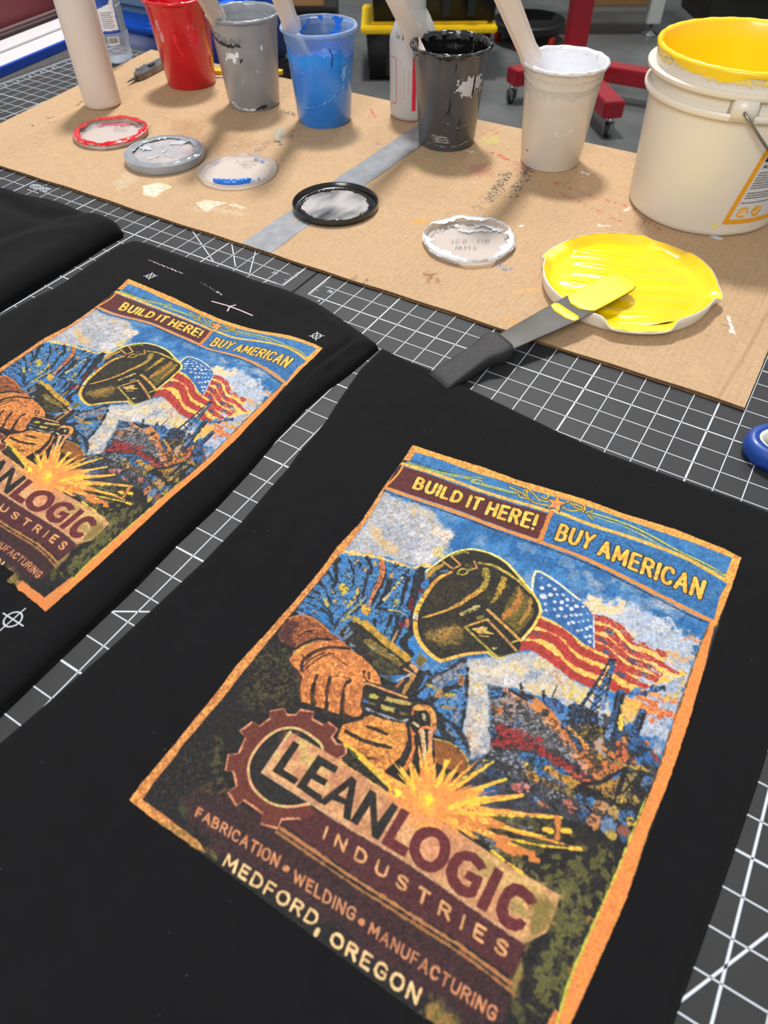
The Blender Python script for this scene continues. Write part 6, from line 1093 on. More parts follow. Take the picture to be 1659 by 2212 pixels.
["S",[240,200,84],[236,170,60],1,1,0.018,0.008,0,[62],[1256,964,1228,718,1292,718,1344,748,1375,803,1383,876,1364,932,1319,962,1256,964]],
["S",[40,34,30],[40,34,30],1,1,0.018,0.008,0,[100],[1565,976,1526,710]],
["S",[40,34,30],[40,34,30],1,1,0.018,0.008,0,[100],[1702,965,1672,696]],
["S",[40,34,30],[40,34,30],1,1,0.018,0.008,0,[100],[1609,702,1736,690]],
["S",[240,200,84],[236,170,60],1,1,0.018,0.008,0,[62],[1565,976,1526,710]],
["S",[240,200,84],[236,170,60],1,1,0.018,0.008,0,[62],[1702,965,1672,696]],
["S",[240,200,84],[236,170,60],1,1,0.018,0.008,0,[62],[1609,702,1736,690]],
["S",[40,34,30],[40,34,30],1,1,0.018,0.008,0,[100],[1924,979,1887,702]],
["S",[40,34,30],[40,34,30],1,1,0.018,0.008,0,[100],[2058,974,2020,690]],
["S",[40,34,30],[40,34,30],1,1,0.018,0.008,0,[100],[1905,835,2038,826]],
["S",[40,34,30],[40,34,30],1,1,0.018,0.008,0,[100],[2214,672,2105,682,2143,972,2253,968]],
["S",[40,34,30],[40,34,30],1,1,0.018,0.008,0,[100],[2123,821,2216,815]],
["S",[40,34,30],[40,34,30],1,1,0.018,0.008,0,[100],[2338,966,2299,664,2376,657,2420,691,2430,771,2396,810,2318,815]],
["S",[40,34,30],[40,34,30],1,1,0.018,0.008,0,[100],[2386,811,2469,961]],
["S",[40,34,30],[40,34,30],1,1,0.018,0.008,0,[100],[2624,635,2515,645,2555,959,2664,955]],
["S",[40,34,30],[40,34,30],1,1,0.018,0.008,0,[100],[2534,796,2626,790]],
["S",[40,34,30],[40,34,30],1,1,0.018,0.008,0,[100],[2736,848,2708,627]],
["S",[40,34,30],[40,34,30],1,1,0.018,0.008,0,[100],[2750,952,2748,943]],
["S",[240,200,84],[236,170,60],1,1,0.018,0.008,0,[62],[1924,979,1887,702]],
["S",[240,200,84],[236,170,60],1,1,0.018,0.008,0,[62],[2058,974,2020,690]],
["S",[240,200,84],[236,170,60],1,1,0.018,0.008,0,[62],[1905,835,2038,826]],
["S",[240,200,84],[236,170,60],1,1,0.018,0.008,0,[62],[2214,672,2105,682,2143,972,2253,968]],
["S",[240,200,84],[236,170,60],1,1,0.018,0.008,0,[62],[2123,821,2216,815]],
["S",[240,200,84],[236,170,60],1,1,0.018,0.008,0,[62],[2338,966,2299,664,2376,657,2420,691,2430,771,2396,810,2318,815]],
["S",[240,200,84],[236,170,60],1,1,0.018,0.008,0,[62],[2386,811,2469,961]],
["S",[240,200,84],[236,170,60],1,1,0.018,0.008,0,[62],[2624,635,2515,645,2555,959,2664,955]],
["S",[240,200,84],[236,170,60],1,1,0.018,0.008,0,[62],[2534,796,2626,790]],
["S",[240,200,84],[236,170,60],1,1,0.018,0.008,0,[62],[2736,848,2708,627]],
["S",[240,200,84],[236,170,60],1,1,0.018,0.008,0,[62],[2750,952,2748,943]],
["S",[40,34,30],[40,34,30],1,1,0.018,0.008,0,[100],[3175,985,3143,647,3215,644,3253,676,3260,760,3228,802,3158,806]],
["S",[40,34,30],[40,34,30],1,1,0.018,0.008,0,[100],[3228,802,3283,842,3291,936,3253,979,3175,985]],
["S",[40,34,30],[40,34,30],1,1,0.018,0.008,0,[100],[3359,638,3374,876,3402,947,3444,963,3484,940,3504,867,3493,632]],
["S",[40,34,30],[40,34,30],1,1,0.018,0.008,0,[100],[3577,628,3648,792,3711,623]],
["S",[40,34,30],[40,34,30],1,1,0.018,0.008,0,[100],[3648,792,3651,946]],
["S",[240,200,84],[236,170,60],1,1,0.018,0.008,0,[62],[3175,985,3143,647,3215,644,3253,676,3260,760,3228,802,3158,806]],
["S",[240,200,84],[236,170,60],1,1,0.018,0.008,0,[62],[3228,802,3283,842,3291,936,3253,979,3175,985]],
["S",[240,200,84],[236,170,60],1,1,0.018,0.008,0,[62],[3359,638,3374,876,3402,947,3444,963,3484,940,3504,867,3493,632]],
["S",[240,200,84],[236,170,60],1,1,0.018,0.008,0,[62],[3577,628,3648,792,3711,623]],
["S",[240,200,84],[236,170,60],1,1,0.018,0.008,0,[62],[3648,792,3651,946]],
["S",[40,34,30],[40,34,30],1,1,0.018,0.008,0,[100],[3893,974,3941,682,4049,989]],
["S",[40,34,30],[40,34,30],1,1,0.018,0.008,0,[100],[3913,878,4009,886]],
["S",[40,34,30],[40,34,30],1,1,0.018,0.008,0,[100],[4137,997,4125,693,4224,929,4284,703,4324,1015]],
["S",[40,34,30],[40,34,30],1,1,0.018,0.008,0,[100],[4503,716,4388,709,4412,1023,4525,1034]],
["S",[40,34,30],[40,34,30],1,1,0.018,0.008,0,[100],[4400,860,4496,868]],
["S",[40,34,30],[40,34,30],1,1,0.018,0.008,0,[100],[4614,1043,4593,722,4675,727,4718,769,4723,853,4684,889,4603,882]],
["S",[40,34,30],[40,34,30],1,1,0.018,0.008,0,[100],[4674,888,4750,1056]],
["S",[40,34,30],[40,34,30],1,1,0.018,0.008,0,[100],[4838,1064,4820,736]],
["S",[40,34,30],[40,34,30],1,1,0.018,0.008,0,[100],[5053,824,5028,766,4986,746,4941,767,4914,841,4921,973,4955,1052,5002,1080,5041,1067,5061,1012]],
["S",[40,34,30],[40,34,30],1,1,0.018,0.008,0,[100],[5153,1094,5219,761,5309,1109]],
["S",[40,34,30],[40,34,30],1,1,0.018,0.008,0,[100],[5179,985,5275,993]],
["S",[40,34,30],[40,34,30],1,1,0.018,0.008,0,[100],[5397,1117,5387,771,5536,1131,5528,780]],
["S",[240,200,84],[236,170,60],1,1,0.018,0.008,0,[62],[3893,974,3941,682,4049,989]],
["S",[240,200,84],[236,170,60],1,1,0.018,0.008,0,[62],[3913,878,4009,886]],
["S",[240,200,84],[236,170,60],1,1,0.018,0.008,0,[62],[4137,997,4125,693,4224,929,4284,703,4324,1015]],
["S",[240,200,84],[236,170,60],1,1,0.018,0.008,0,[62],[4503,716,4388,709,4412,1023,4525,1034]],
["S",[240,200,84],[236,170,60],1,1,0.018,0.008,0,[62],[4400,860,4496,868]],
["S",[240,200,84],[236,170,60],1,1,0.018,0.008,0,[62],[4614,1043,4593,722,4675,727,4718,769,4723,853,4684,889,4603,882]],
["S",[240,200,84],[236,170,60],1,1,0.018,0.008,0,[62],[4674,888,4750,1056]],
["S",[240,200,84],[236,170,60],1,1,0.018,0.008,0,[62],[4838,1064,4820,736]],
["S",[240,200,84],[236,170,60],1,1,0.018,0.008,0,[62],[5053,824,5028,766,4986,746,4941,767,4914,841,4921,973,4955,1052,5002,1080,5041,1067,5061,1012]],
["S",[240,200,84],[236,170,60],1,1,0.018,0.008,0,[62],[5153,1094,5219,761,5309,1109]],
["S",[240,200,84],[236,170,60],1,1,0.018,0.008,0,[62],[5179,985,5275,993]],
["S",[240,200,84],[236,170,60],1,1,0.018,0.008,0,[62],[5397,1117,5387,771,5536,1131,5528,780]]]
CARD_OPS = [
["P",[206,208,180],[214,214,206],0,0.9,0.12,0.05,0,[],[8832,9534,9095,9127,9611,9147,9588,9513,9697,9898,9266,9980]],
["P",[208,212,184],[214,214,206],0,0.95,0.06,0.03,0,[],[10939,9571,11033,9281,11705,9120,11546,9477,11576,9848,11191,9719]],
["P",[200,196,180],[200,196,180],0,0.35,0.4,0.3,0,[],[7883,9911,7779,9046,8374,9258,8462,10105]],
["S",[206,196,176],[206,196,176],0,0.35,0.4,0.3,0,[250],[11131,9885,11277,9806,11491,9695,11732,9596,12028,9521,12352,9458,12582,9415]],
["S",[220,216,200],[220,216,200],0,0.6,0.1,0.1,0,[100],[11851,9133,12280,9143]],
["P",[150,104,70],[150,104,70],1,0.35,0.6,0.6,0,[],[5783,5281,7089,4857,8219,6153,7037,6182]],
["P",[140,108,80],[140,108,80],1,0.3,0.8,0.6,0,[],[7961,6086,8653,4787,9906,5384,9556,7034]],
["P",[120,160,170],[150,170,170],0,0.6,0.2,0.3,0,[],[9616,4318,9697,3811,10408,4658,10309,4977]],
["S",[90,90,96],[90,90,96],0,0.5,0.2,0.25,1.5,[125],[10017,5405,10102,5215,10221,4947,10330,4704,10416,4511,10491,4343,10543,4228]],
["S",[40,60,90],[40,60,90],0,0.8,0.1,0.15,0,[100],[10313,4932,10535,5102]],
["S",[110,90,74],[110,90,74],0,0.4,0.3,0.3,0,[150],[10182,6667,10185,6143,10189,5409,10198,4781,10219,4365,10246,4055,10265,3848]],
["S",[90,86,84],[214,214,206],0,0.6,0.1,0.2,0,[90],[9380,6031,9329,5806]],
["S",[90,86,84],[214,214,206],0,0.6,0.1,0.2,0,[90],[9980,5765,9900,5473]],
["S",[90,86,84],[214,214,206],0,0.6,0.1,0.2,0,[90],[6505,6714,6786,6684]],
["S",[90,86,84],[214,214,206],0,0.6,0.1,0.2,0,[90],[6299,7143,6486,7208]],
["S",[58,54,54],[90,80,74],0,0.85,0.15,0.4,1.6,[275,150],[17755,3387,17795,3594,17852,3892,17910,4203,17967,4543,18024,4897,18064,5146]],
["S",[64,62,64],[90,84,80],0,0.85,0.15,0.4,1.6,[300,150],[18162,2772,18219,3028,18299,3392,18372,3754,18430,4111,18479,4465,18514,4713]],
["S",[100,90,84],[100,90,84],0,0.5,0.2,0.3,1.5,[150],[17937,4883,17945,5095,17957,5397,17969,5696,17981,5987,17992,6273,18000,6473]],
["S",[176,64,62],[190,90,80],0,0.7,0.1,0.18,1.6,[100],[19251,3238,19507,3308,19868,3406,20203,3482,20452,3511,20675,3518,20913,3536,21219,3584,21542,3643,21769,3685]],
["S",[184,80,72],[184,80,72],0,0.6,0.1,0.18,1.5,[80],[18702,3667,18942,3700,19285,3749,19631,3818,19967,3921,20308,4043,20594,4151,20806,4235,20965,4304,21071,4350]],
["S",[176,70,66],[176,70,66],0,0.6,0.1,0.2,1.5,[100],[21795,3765,21936,3890,22138,4066,22332,4226,22513,4354,22686,4466,22807,4543]],
["S",[176,70,66],[176,70,66],0,0.6,0.1,0.1,0,[75],[21381,4480,21669,4556]],
["S",[176,40,40],[200,80,70],0,0.85,0.08,0.15,0,[100],[16740,2228,17358,2429]],
["S",[186,80,70],[186,80,70],0,0.6,0.1,0.15,1.6,[60],[15775,1089,16065,104]],
["S",[186,80,70],[186,80,70],0,0.6,0.1,0.1,0,[50],[16073,1355,16151,646]],
["P",[176,180,90],[176,180,90],0,0.6,0.25,0.3,0,[],[15909,1363,16267,891,16557,1331,16268,1756]],
["S",[160,176,80],[160,176,80],0,0.5,0.2,0.2,0,[150],[15265,4355,15444,4097]],
["S",[120,160,140],[120,160,140],0,0.35,0.3,0.3,0,[200],[15167,3147,15665,3459]],
["P",[150,60,60],[150,60,60],0,0.25,0.5,0.4,0,[],[16438,3399,16977,2888,17405,3777,16868,4092]],
["P",[150,90,90],[150,90,90],0,0.3,0.4,0.4,0,[],[17653,2493,18150,2396,18358,3218,18030,3225]],
["S",[140,100,70],[140,100,70],0,0.7,0.1,0.2,0,[125],[18447,9573,18828,9722]],
["S",[140,100,70],[140,100,70],0,0.6,0.1,0.15,0,[75],[18664,9893,18605,9480]],
["S",[222,150,50],[222,150,50],0,0.75,0.1,0.2,0,[175],[16927,7414,17071,7207]],
["S",[240,170,30],[240,170,30],0,1,0.05,0.05,0,[80],[17500,4899,17560,4898]],
["S",[40,96,176],[120,150,190],0,0.7,0.15,0.3,1.65,[175],[19834,8290,20127,8374]],
["S",[50,90,200],[50,90,200],0,1,0.05,0.0,0,[60],[13184,3471,13268,3464]],
["S",[70,66,62],[70,66,62],0,0.7,0.1,0.1,1.6,[50],[17305,10451,17410,10808]],
["S",[80,74,70],[80,74,70],0,0.6,0.1,0.1,0,[50],[17039,10734,17016,10573]],
["S",[222,150,70],[222,150,70],0,0.5,0.2,0.3,0,[150],[21044,10366,21428,10457]],
["S",[222,160,80],[222,160,80],0,0.5,0.15,0.2,0,[80],[20744,9189,21059,8812]],
["S",[224,224,230],[224,224,230],0,0.9,0.05,0.1,0,[70],[19430,6180,19495,6111]],
["S",[224,224,230],[224,224,230],0,0.9,0.05,0.1,0,[70],[21265,5067,21456,4985]],
["S",[224,224,230],[224,224,230],0,0.9,0.05,0.1,0,[70],[19668,2153,19858,2191]],
["S",[224,224,230],[224,224,230],0,0.9,0.05,0.1,0,[70],[21575,3895,21645,3630]],
["S",[224,224,230],[224,224,230],0,0.9,0.05,0.1,0,[70],[15968,2474,16142,2496]],
["S",[224,224,230],[224,224,230],0,0.9,0.05,0.1,0,[70],[13538,2392,13631,2249]],
["S",[206,214,226],[206,214,226],0,1,0.05,0.1,0,[175],[24019,4061,24154,4124]],
["S",[240,240,240],[240,240,240],0,1,0.03,0.05,0,[45],[25286,7691,25317,7768,25362,7877,25407,7983,25455,8080,25504,8174,25539,8239]],
["S",[240,240,240],[240,240,240],0,1,0.03,0.05,0,[70],[25490,8247,25547,8275]],
["S",[60,60,60],[60,60,60],0,1,0.02,0.0,0,[25],[25247,8078,25398,8072]],
["S",[214,214,206],[214,214,206],1,1,0.02,0.0,0,[50],[26139,12726,26143,12738]],
["S",[60,40,20],[60,40,20],0,1,0.02,0.0,0,[40],[22722,7289,22758,7292]],
["S",[190,70,60],[190,70,60],0,0.7,0.02,0.1,0,[70],[11414,1022,12033,1648]],
["S",[120,100,80],[120,100,80],0,0.25,0.3,0.3,0,[100],[17436,6492,17545,6768,17698,7154,17823,7486,17890,7708,17929,7876,17954,7987]],
["S",[190,80,80],[190,80,80],0,0.5,0.1,0.2,1.5,[100],[13005,1793,13384,1197]],
["S",[60,56,56],[60,56,56],0,0.7,0.1,0.25,1.6,[150],[8864,2753,9539,2855]],
["S",[120,90,80],[120,90,80],0,0.4,0.2,0.2,0,[100],[22250,3968,22199,4606]],
["S",[120,100,84],[120,100,84],0,0.4,0.3,0.4,1.5,[200],[24416,2691,24751,3100]],
["S",[58,54,54],[58,54,54],0,0.7,0.02,0.1,0,[60],[1626,5660,1835,6066]],
["S",[70,60,50],[70,60,50],0,0.8,0.02,0.05,0,[50],[1459,7302,1564,7322,1709,7345,1815,7342,1843,7286,1831,7203,1819,7142]],
["S",[70,60,50],[70,60,50],0,0.8,0.02,0.0,0,[50],[1622,8037,1854,8093]],
["S",[58,54,54],[58,54,54],0,0.5,0.02,0.0,0,[50],[2248,7673,2393,7396]],
["P",[160,128,96],[166,134,100],3,0.25,0.3,0.5,2.35,[],[0,0,26350,0,26350,10800,0,10800]],
["P",[190,160,124],[184,152,116],3,0.3,0.5,0.5,3.4,[],[0,0,26350,0,26350,10800,0,10800]],
["P",[120,98,78],[100,84,70],0,0.35,0.02,0,1.0,[],[0,0,26350,0,26350,10800,0,10800]],
["S",[140,106,74],[140,106,74],0,0.5,0.15,0.0,0,[50],[25805,10902,25926,9270,26107,5282]],
["S",[200,170,130],[200,170,130],0,0.5,0.3,0.0,0,[100],[2418,9538,2125,7162,1918,3890,1729,1723]]]
WARP_UV = [[0.015, -0.019], [11.865, 0.06], [5.814, 0.328], [1.052, 2.046], [5.564, 1.995], [6.31, 2.071], [11.129, 2.365], [6.254, 3.534], [8.786, 5.453], [3.935, 3.724], [3.739, 7.027], [5.061, 7.89], [6.953, 4.95], [6.424, 7.03], [0.427, 5.79], [3.368, 3.378], [9.377, 5.599], [6.584, 7.979], [7.403, 9.662], [10.05, 9.299], [6.527, 11.643], [10.255, 12.257], [9.636, 13.425], [9.661, 14.03], [9.888, 15.216], [6.134, 10.84], [3.907, 9.334], [11.739, 3.068], [11.635, 9.801], [11.16, 16.0], [11.615, 11.642]]
WARP_W = [[-0.02024, 0.02158], [0.00016, 0.00056], [-0.00074, -0.03545], [0.04439, -0.04628], [-0.01293, 0.09361], [0.04219, -0.07976], [-0.04404, 0.05612], [0.03607, -0.05019], [0.0455, -0.0337], [0.00997, -0.08235], [0.04485, -0.03477], [-0.06235, 0.02151], [-0.09351, 0.13797], [0.02598, -0.05323], [-0.0271, 0.00996], [-0.039, 0.10505], [-0.02726, -0.00208], [0.04127, -0.00955], [0.02585, -0.04093], [0.00094, 0.04675], [0.10447, -0.10828], [0.00956, 0.08849], [0.00574, 0.0143], [0.00927, -0.00397], [-0.02286, -0.0258], [-0.16101, 0.13154], [0.0415, -0.00941], [0.03462, -0.03668], [-0.00038, 0.01049], [0.00899, 0.0278], [-0.01989, -0.11328], [-19.7821, -5.41346], [0.97777, -0.05308], [0.07003, -0.92846]]

# ------------------------------------------------------------------ setting: floor, wall, table, cutting mats
FZ = -34.0
M_floor = mat('concrete', (72, 75, 76), 0.5, (92, 95, 95), 3.0, bump=0.05, bscale=60, detail=8)
fl = MB().box((-330, -160, FZ - 2), (170, 380, FZ)).build('floor', M_floor); tag(fl, 'grey concrete workshop floor', 'floor', kind='structure')
M_wall = mat('wall_paint', (62, 60, 57), 0.9, (50, 48, 46), 2.0)
wl = MB().box((-330, 372, FZ), (170, 380, 130)).build('wall_back', M_wall); tag(wl, 'dark far wall of the workshop', 'wall', kind='structure')

tbl = thing('work_table', 'long work table covered by black cutting mats', 'table', (-18, -4, FZ))
M_tab = mat('table_laminate', (70, 68, 66), 0.6, (58, 56, 54), 20)
M_steel = mat('dark_steel', (60, 62, 64), 0.45, metal=0.6)
MB().box((-62, -34, 34 - 1.6), (46, 26.6, 34 - 0.13), bevel=0.05).build('tabletop', M_tab, tbl)
for x in (-58, 42):
    for y in (-30, 23): MB().box((x - 1, y - 1, 0), (x + 1, y + 1, 34 - 1.6)).build('leg', M_steel, tbl)
M_mat = mat('mat_vinyl', (38, 39, 41), 0.6, (44, 45, 47), 9, spec=0.35, bump=0.06, bscale=1500, detail=6)
M_line = mat('mat_print', (196, 204, 214), 0.6)
GZ = 0.006
def stroke_text(mb, s, x, y, h, ang, w, z, mirror=False, flip=False):
    ss, tot = text_strokes(s, 0.16, 0.14); L = tot * h
    ca, sa = math.cos(ang), math.sin(ang)
    for pl in ss:
        pts = []
        for px, py in pl:
            a = (1 - px if mirror else px) * L; b = (1 - py if flip else py) * h
            pts.append((x + a * ca - b * sa, y + a * sa + b * ca))
        mb.strip(pts, w, z)
def cutting_mat(label, x0, x1, xb, sign, ysp):
    t = thing('cutting_mat', label, 'cutting mat', ((x0 + x1) / 2, -5, 0)); ox, oy = (x0 + x1) / 2, -5
    MB().box((x0 - ox, -33.5 - oy, -0.125), (x1 - ox, 22.55 - oy, 0), bevel=0.03).build('mat_sheet', M_mat, t)
    g = MB()
    def ln(a, b, w): g.strip([(a[0] - ox, a[1] - oy), (b[0] - ox, b[1] - oy)], w, GZ)
    Y = lambda r: (-1.0 + r if r <= 1 else 0.0 + (r - 1) * ysp)
    for k in range(0, 37):                                    # lines running away from the camera
        x = xb + sign * k
        if k == 0: ln((x, -1), (x, 22.1), .07); continue
        ln((x, -32.6), (x, 22.1), .065 if (k - (4 if sign > 0 else 0)) % 5 == 0 else .036)
    for r in range(-31, 23):                                  # lines running across
        y = Y(r)
        if y > 22.2: continue
        bold = r % 5 == 0
        for seg in ([(xb, xb + sign * 35.8)] if not (sign < 0 and r == 1) else [(xb, -33.8), (-35.6, xb - 35.8)]):
            s0 = (seg[0] + .1, seg[1]) if r > 0 else seg
            ln((s0[0], y), (s0[1], y), .06 if bold else .036)
    for k in range(0, 190):                                   # ruler ticks along the short edge
        y = -1 + k * .125
        if y > 22: break
        L = .38 if k % 8 == 0 else (.26 if k % 4 == 0 else .14)
        if k < 12 or k > 150: ln((xb, y), (xb + sign * L, y), .025)
        ln((xb + sign * 35.8, y), (xb + sign * (35.8 - L), y), .02)
    ln((xb + sign * 35.8, -1), (xb + sign * 35.8, 22.1), .06)
    for k in range(0, 286):                                   # ruler ticks along the far edge
        x = xb + sign * k * .125; L = .3 if k % 8 == 0 else .16
        ln((x, 22.1), (x, 22.1 - L), .022)
    if sign < 0:
        ln((-20.05, -.95), (-23.1, .9), .05); ln((-18.7, -.8), (-20.4, .95), .05); ln((-17.7, -.9), (-18.8, .95), .05)
        for k in range(7):
            yy = 8.6 + k * 1.15; stroke_text(g, '86'[k % 2], -50.75 - ox, yy - oy, .28, math.pi / 2, .05, GZ)
        for i in range(6):                                    # maker's block printed by the edge
            for j in range(9):
                if (i * 7 + j * 3) % 5: g.strip([(-35.3 + j * .17 - ox, .05 + i * .09 - oy), (-35.18 + j * .17 - ox, .05 + i * .09 - oy)], .06, GZ)
        for j in range(5): g.strip([(-35.0 + j * .2 - ox, -.25 - oy), (-34.87 + j * .2 - ox, -.25 - oy)], .06, GZ)
        stroke_text(g, '26', -16.75 - ox, -.35 - oy, .2, math.pi / 2 * 0, .035, GZ); stroke_text(g, '6', -16.55 - ox, -1.2 - oy, .16, 0, .03, GZ)
    else:
        ln((-8.72, -18.97), (-7.5, -18.25), .05); ln((9.1, -20.1), (13.2, -13.1), .06)
        stroke_text(g, '26', -13.4 - ox, -.35 - oy, .2, 0, .035, GZ); stroke_text(g, '6', -13.3 - ox, -1.28 - oy, .16, 0, .03, GZ)
    tag(g.build('printed_grid', M_line, t), 'white printed one-inch grid and rulers')
    return t
cutting_mat('black gridded cutting mat under the two left shirts and the paint cups', -52.0, -14.82, -15.55, -1, 1.062)
cutting_mat('black gridded cutting mat with the blue scissors and the palette knife on it', -14.76, 24.0, -14.03, 1, 1.0)

# ------------------------------------------------------------------ cardboard sheet
CZ = 0.165
M_card = attr_mat('kraft_paper', 0.85, 0.2, 0.08, 700)
M_cedge = mat('kraft_edge', (150, 116, 78), 0.9, (128, 98, 66), 120)
cb = thing('cardboard_sheet', 'large stained brown cardboard sheet under the ink cups and lids', 'cardboard', (-20, 11.6, 0.0))
cox, coy = -20, 11.6
cx0, cx1, cy0, cy1 = -46.8, 5.9, .95, 22.5
cimg, ccov = paint(CARD_OPS, 16, cx1 - cx0, cy1 - cy0, (180, 151, 118), 0, 0, 0.22)
hh, ww = ccov.shape
xx = np.linspace(cx0, cx1, ww); yy = np.linspace(cy1, cy0, hh)
strip_ = 1 - 0.022 * (0.5 + 0.5 * np.sin(xx / .30 * 2 * np.pi))
cimg = cimg * strip_[None, :, None]
def paint_grid(name, X, Y, Z, img, material, parent, keep=None, off=(0, 0, 0)):
    """a dense sheet whose vertices carry the painted colours"""
    h, w = X.shape
    co = np.stack([(X - off[0]) * U, (Y - off[1]) * U, (Z - off[2]) * U], -1).reshape(-1, 3).astype(np.float32)
    idx = np.arange(h * w).reshape(h, w)
    q = np.stack([idx[:-1, :-1], idx[1:, :-1], idx[1:, 1:], idx[:-1, 1:]], -1).reshape(-1, 4)
    if keep is not None:
        k = (keep[:-1, :-1] & keep[1:, :-1] & keep[1:, 1:] & keep[:-1, 1:]).reshape(-1); q = q[k]
        used = np.zeros(h * w, bool); used[q.ravel()] = True
        remap = np.cumsum(used) - 1; co = co[used]; q = remap[q]; cols = img.reshape(-1, 3)[used]
    else: cols = img.reshape(-1, 3)
    me = bpy.data.meshes.new(name); n = len(q)
    me.vertices.add(len(co)); me.vertices.foreach_set('co', co.ravel())
    me.loops.add(n * 4); me.loops.foreach_set('vertex_index', q.ravel().astype(np.int32))
    me.polygons.add(n); me.polygons.foreach_set('loop_start', np.arange(0, n * 4, 4, dtype=np.int32)); me.polygons.foreach_set('loop_total', np.full(n, 4, np.int32))
    me.polygons.foreach_set('use_smooth', np.ones(n, bool))
    me.update(calc_edges=True); me.validate()
    ca = me.color_attributes.new('paint', 'FLOAT_COLOR', 'POINT')
    c = cols / 255.0; lin = np.where(c <= 0.04045, c / 12.92, ((c + 0.055) / 1.055) ** 2.4)
    ca.data.foreach_set('color', np.concatenate([lin, np.ones((len(lin), 1))], 1).astype(np.float32).ravel())
    me.materials.append(material)
    o = bpy.data.objects.new(name, me); COL.objects.link(o); o.parent = parent
    return o
XX, YY = np.meshgrid(xx, yy)
XX = np.where(XX < -40, XX + (22.5 - YY) / 21.55 * 2.9 * np.clip((-40 - XX) / 6.8, 0, 1), XX)       # the left end is cut on a slant
wav = 0.03 * np.sin(xx * .55) + .02 * np.sin(xx * 1.7 + 1)
ZZ = CZ + 0.012 * np.sin(XX * .31 + YY * .2) - 0.03 * np.exp(-((XX - 4.75) / .16) ** 2) - 0.03 * np.exp(-((XX + 44.6 - (22.5 - YY) / 21.55 * 2.7) / .14) ** 2)
YY = YY + np.where(np.arange(hh)[:, None] >= hh - 1, wav[None, :], 0)
paint_grid('top_liner', XX, YY, ZZ, cimg, M_card, cb, off=(cox, coy, 0))
MB().prism([(-43.9 - cox, .97 - coy), (5.88 - cox, .97 - coy), (5.88 - cox, 22.45 - coy), (-46.75 - cox, 22.45 - coy)], 0.012, 0.03).build('bottom_liner', M_cedge, cb)
fb = MB(); n = 52 * 14
for i in range(n):                                            # corrugation, flutes running front to back
    x0 = -43.8 + i * (49.6 / n); x1 = x0 + 49.6 / n
    z = lambda x: .09 + .055 * math.sin(x / .34 * 2 * math.pi)
    fb.add([(x0 - cox, .985 - coy, z(x0)), (x1 - cox, .985 - coy, z(x1)), (x1 - cox, 22.4 - coy, z(x1)), (x0 - cox, 22.4 - coy, z(x0))], [(0, 1, 2, 3)], False)
fb.build('fluting', M_cedge, cb)
eb = MB()
for i in range(ww - 1):
    a, b = xx[i], xx[i + 1]
    if a < -43.8: continue
    ya, yb = cy0 + wav[i], cy0 + wav[i + 1]
    eb.add([(a - cox, ya - coy, CZ - .03), (b - cox, yb - coy, CZ - .03), (b - cox, yb - coy, CZ + .012), (a - cox, ya - coy, CZ + .012)], [(0, 1, 2, 3)], False)
eb.box((5.86 - cox, .97 - coy, .012), (5.9 - cox, 22.45 - coy, CZ + .005))
eb.build('cut_edge', M_cedge, cb)
M_tape = mat('duct_tape', (150, 153, 158), 0.38, (134, 137, 142), 60, metal=0.35, bump=0.08, bscale=500)
tp = MB(); tpts = [(-18.75 + .0 * k, .96 + k * .5) for k in range(43)]
vs = []
for k, (x, y) in enumerate(tpts):
    for j in range(7):
        q = x - .97 + j * .323 + .03 * math.sin(k * .9 + j); vs.append((q - cox, min(y, 22.3) - coy, CZ + .026 + .006 * math.sin(k * .7 + j * 2) - (.012 if j == 3 else 0)))
tp.add(vs, [(k * 7 + j, k * 7 + j + 1, (k + 1) * 7 + j + 1, (k + 1) * 7 + j) for k in range(len(tpts) - 1) for j in range(6)])
tag(tp.build('duct_tape', M_tape, cb), 'strip of silver tape over the seam')

# ------------------------------------------------------------------ folded shirts
M_cloth = mat('black_cotton', (12, 12, 14), 0.94, (15, 15, 17), 60, spec=0.14, bump=0.25, bscale=1600)
def weave(m):                                                  # fine twill ribs and sparse pale lint on the cotton
    nt = m.node_tree; b = nt.nodes['Principled BSDF']
    tc = nt.nodes.new('ShaderNodeTexCoord')
    w = nt.nodes.new('ShaderNodeTexWave'); w.inputs['Scale'].default_value = 330; w.inputs['Distortion'].default_value = 1.5; w.bands_direction = 'DIAGONAL'
    nt.links.new(tc.outputs['Object'], w.inputs[0])
    vo = nt.nodes.new('ShaderNodeTexVoronoi'); vo.inputs['Scale'].default_value = 60; nt.links.new(tc.outputs['Object'], vo.inputs['Vector'])
    lt = nt.nodes.new('ShaderNodeMath'); lt.operation = 'LESS_THAN'; lt.inputs[1].default_value = 0.035; nt.links.new(vo.outputs['Distance'], lt.inputs[0])
    src = b.inputs['Base Color'].links[0].from_socket
    m1 = nt.nodes.new('ShaderNodeMix'); m1.data_type = 'RGBA'; m1.inputs[7].default_value = (*s2l((22, 22, 25)), 1)
    ml = nt.nodes.new('ShaderNodeMath'); ml.operation = 'MULTIPLY'; ml.inputs[1].default_value = 0.55; nt.links.new(w.outputs[1], ml.inputs[0])
    nt.links.new(ml.outputs[0], m1.inputs[0]); nt.links.new(src, m1.inputs[6])
    m2 = nt.nodes.new('ShaderNodeMix'); m2.data_type = 'RGBA'; m2.inputs[7].default_value = (*s2l((50, 50, 54)), 1)
    nt.links.new(lt.outputs[0], m2.inputs[0]); nt.links.new(m1.outputs[2], m2.inputs[6]); nt.links.new(m2.outputs[2], b.inputs['Base Color'])
    b.inputs['Sheen Weight'].default_value = 0.02; b.inputs['Sheen Roughness'].default_value = 0.5
weave(M_cloth)
M_print = attr_mat('screen_print_ink', 0.72, 0.25, 0.3, 1300)
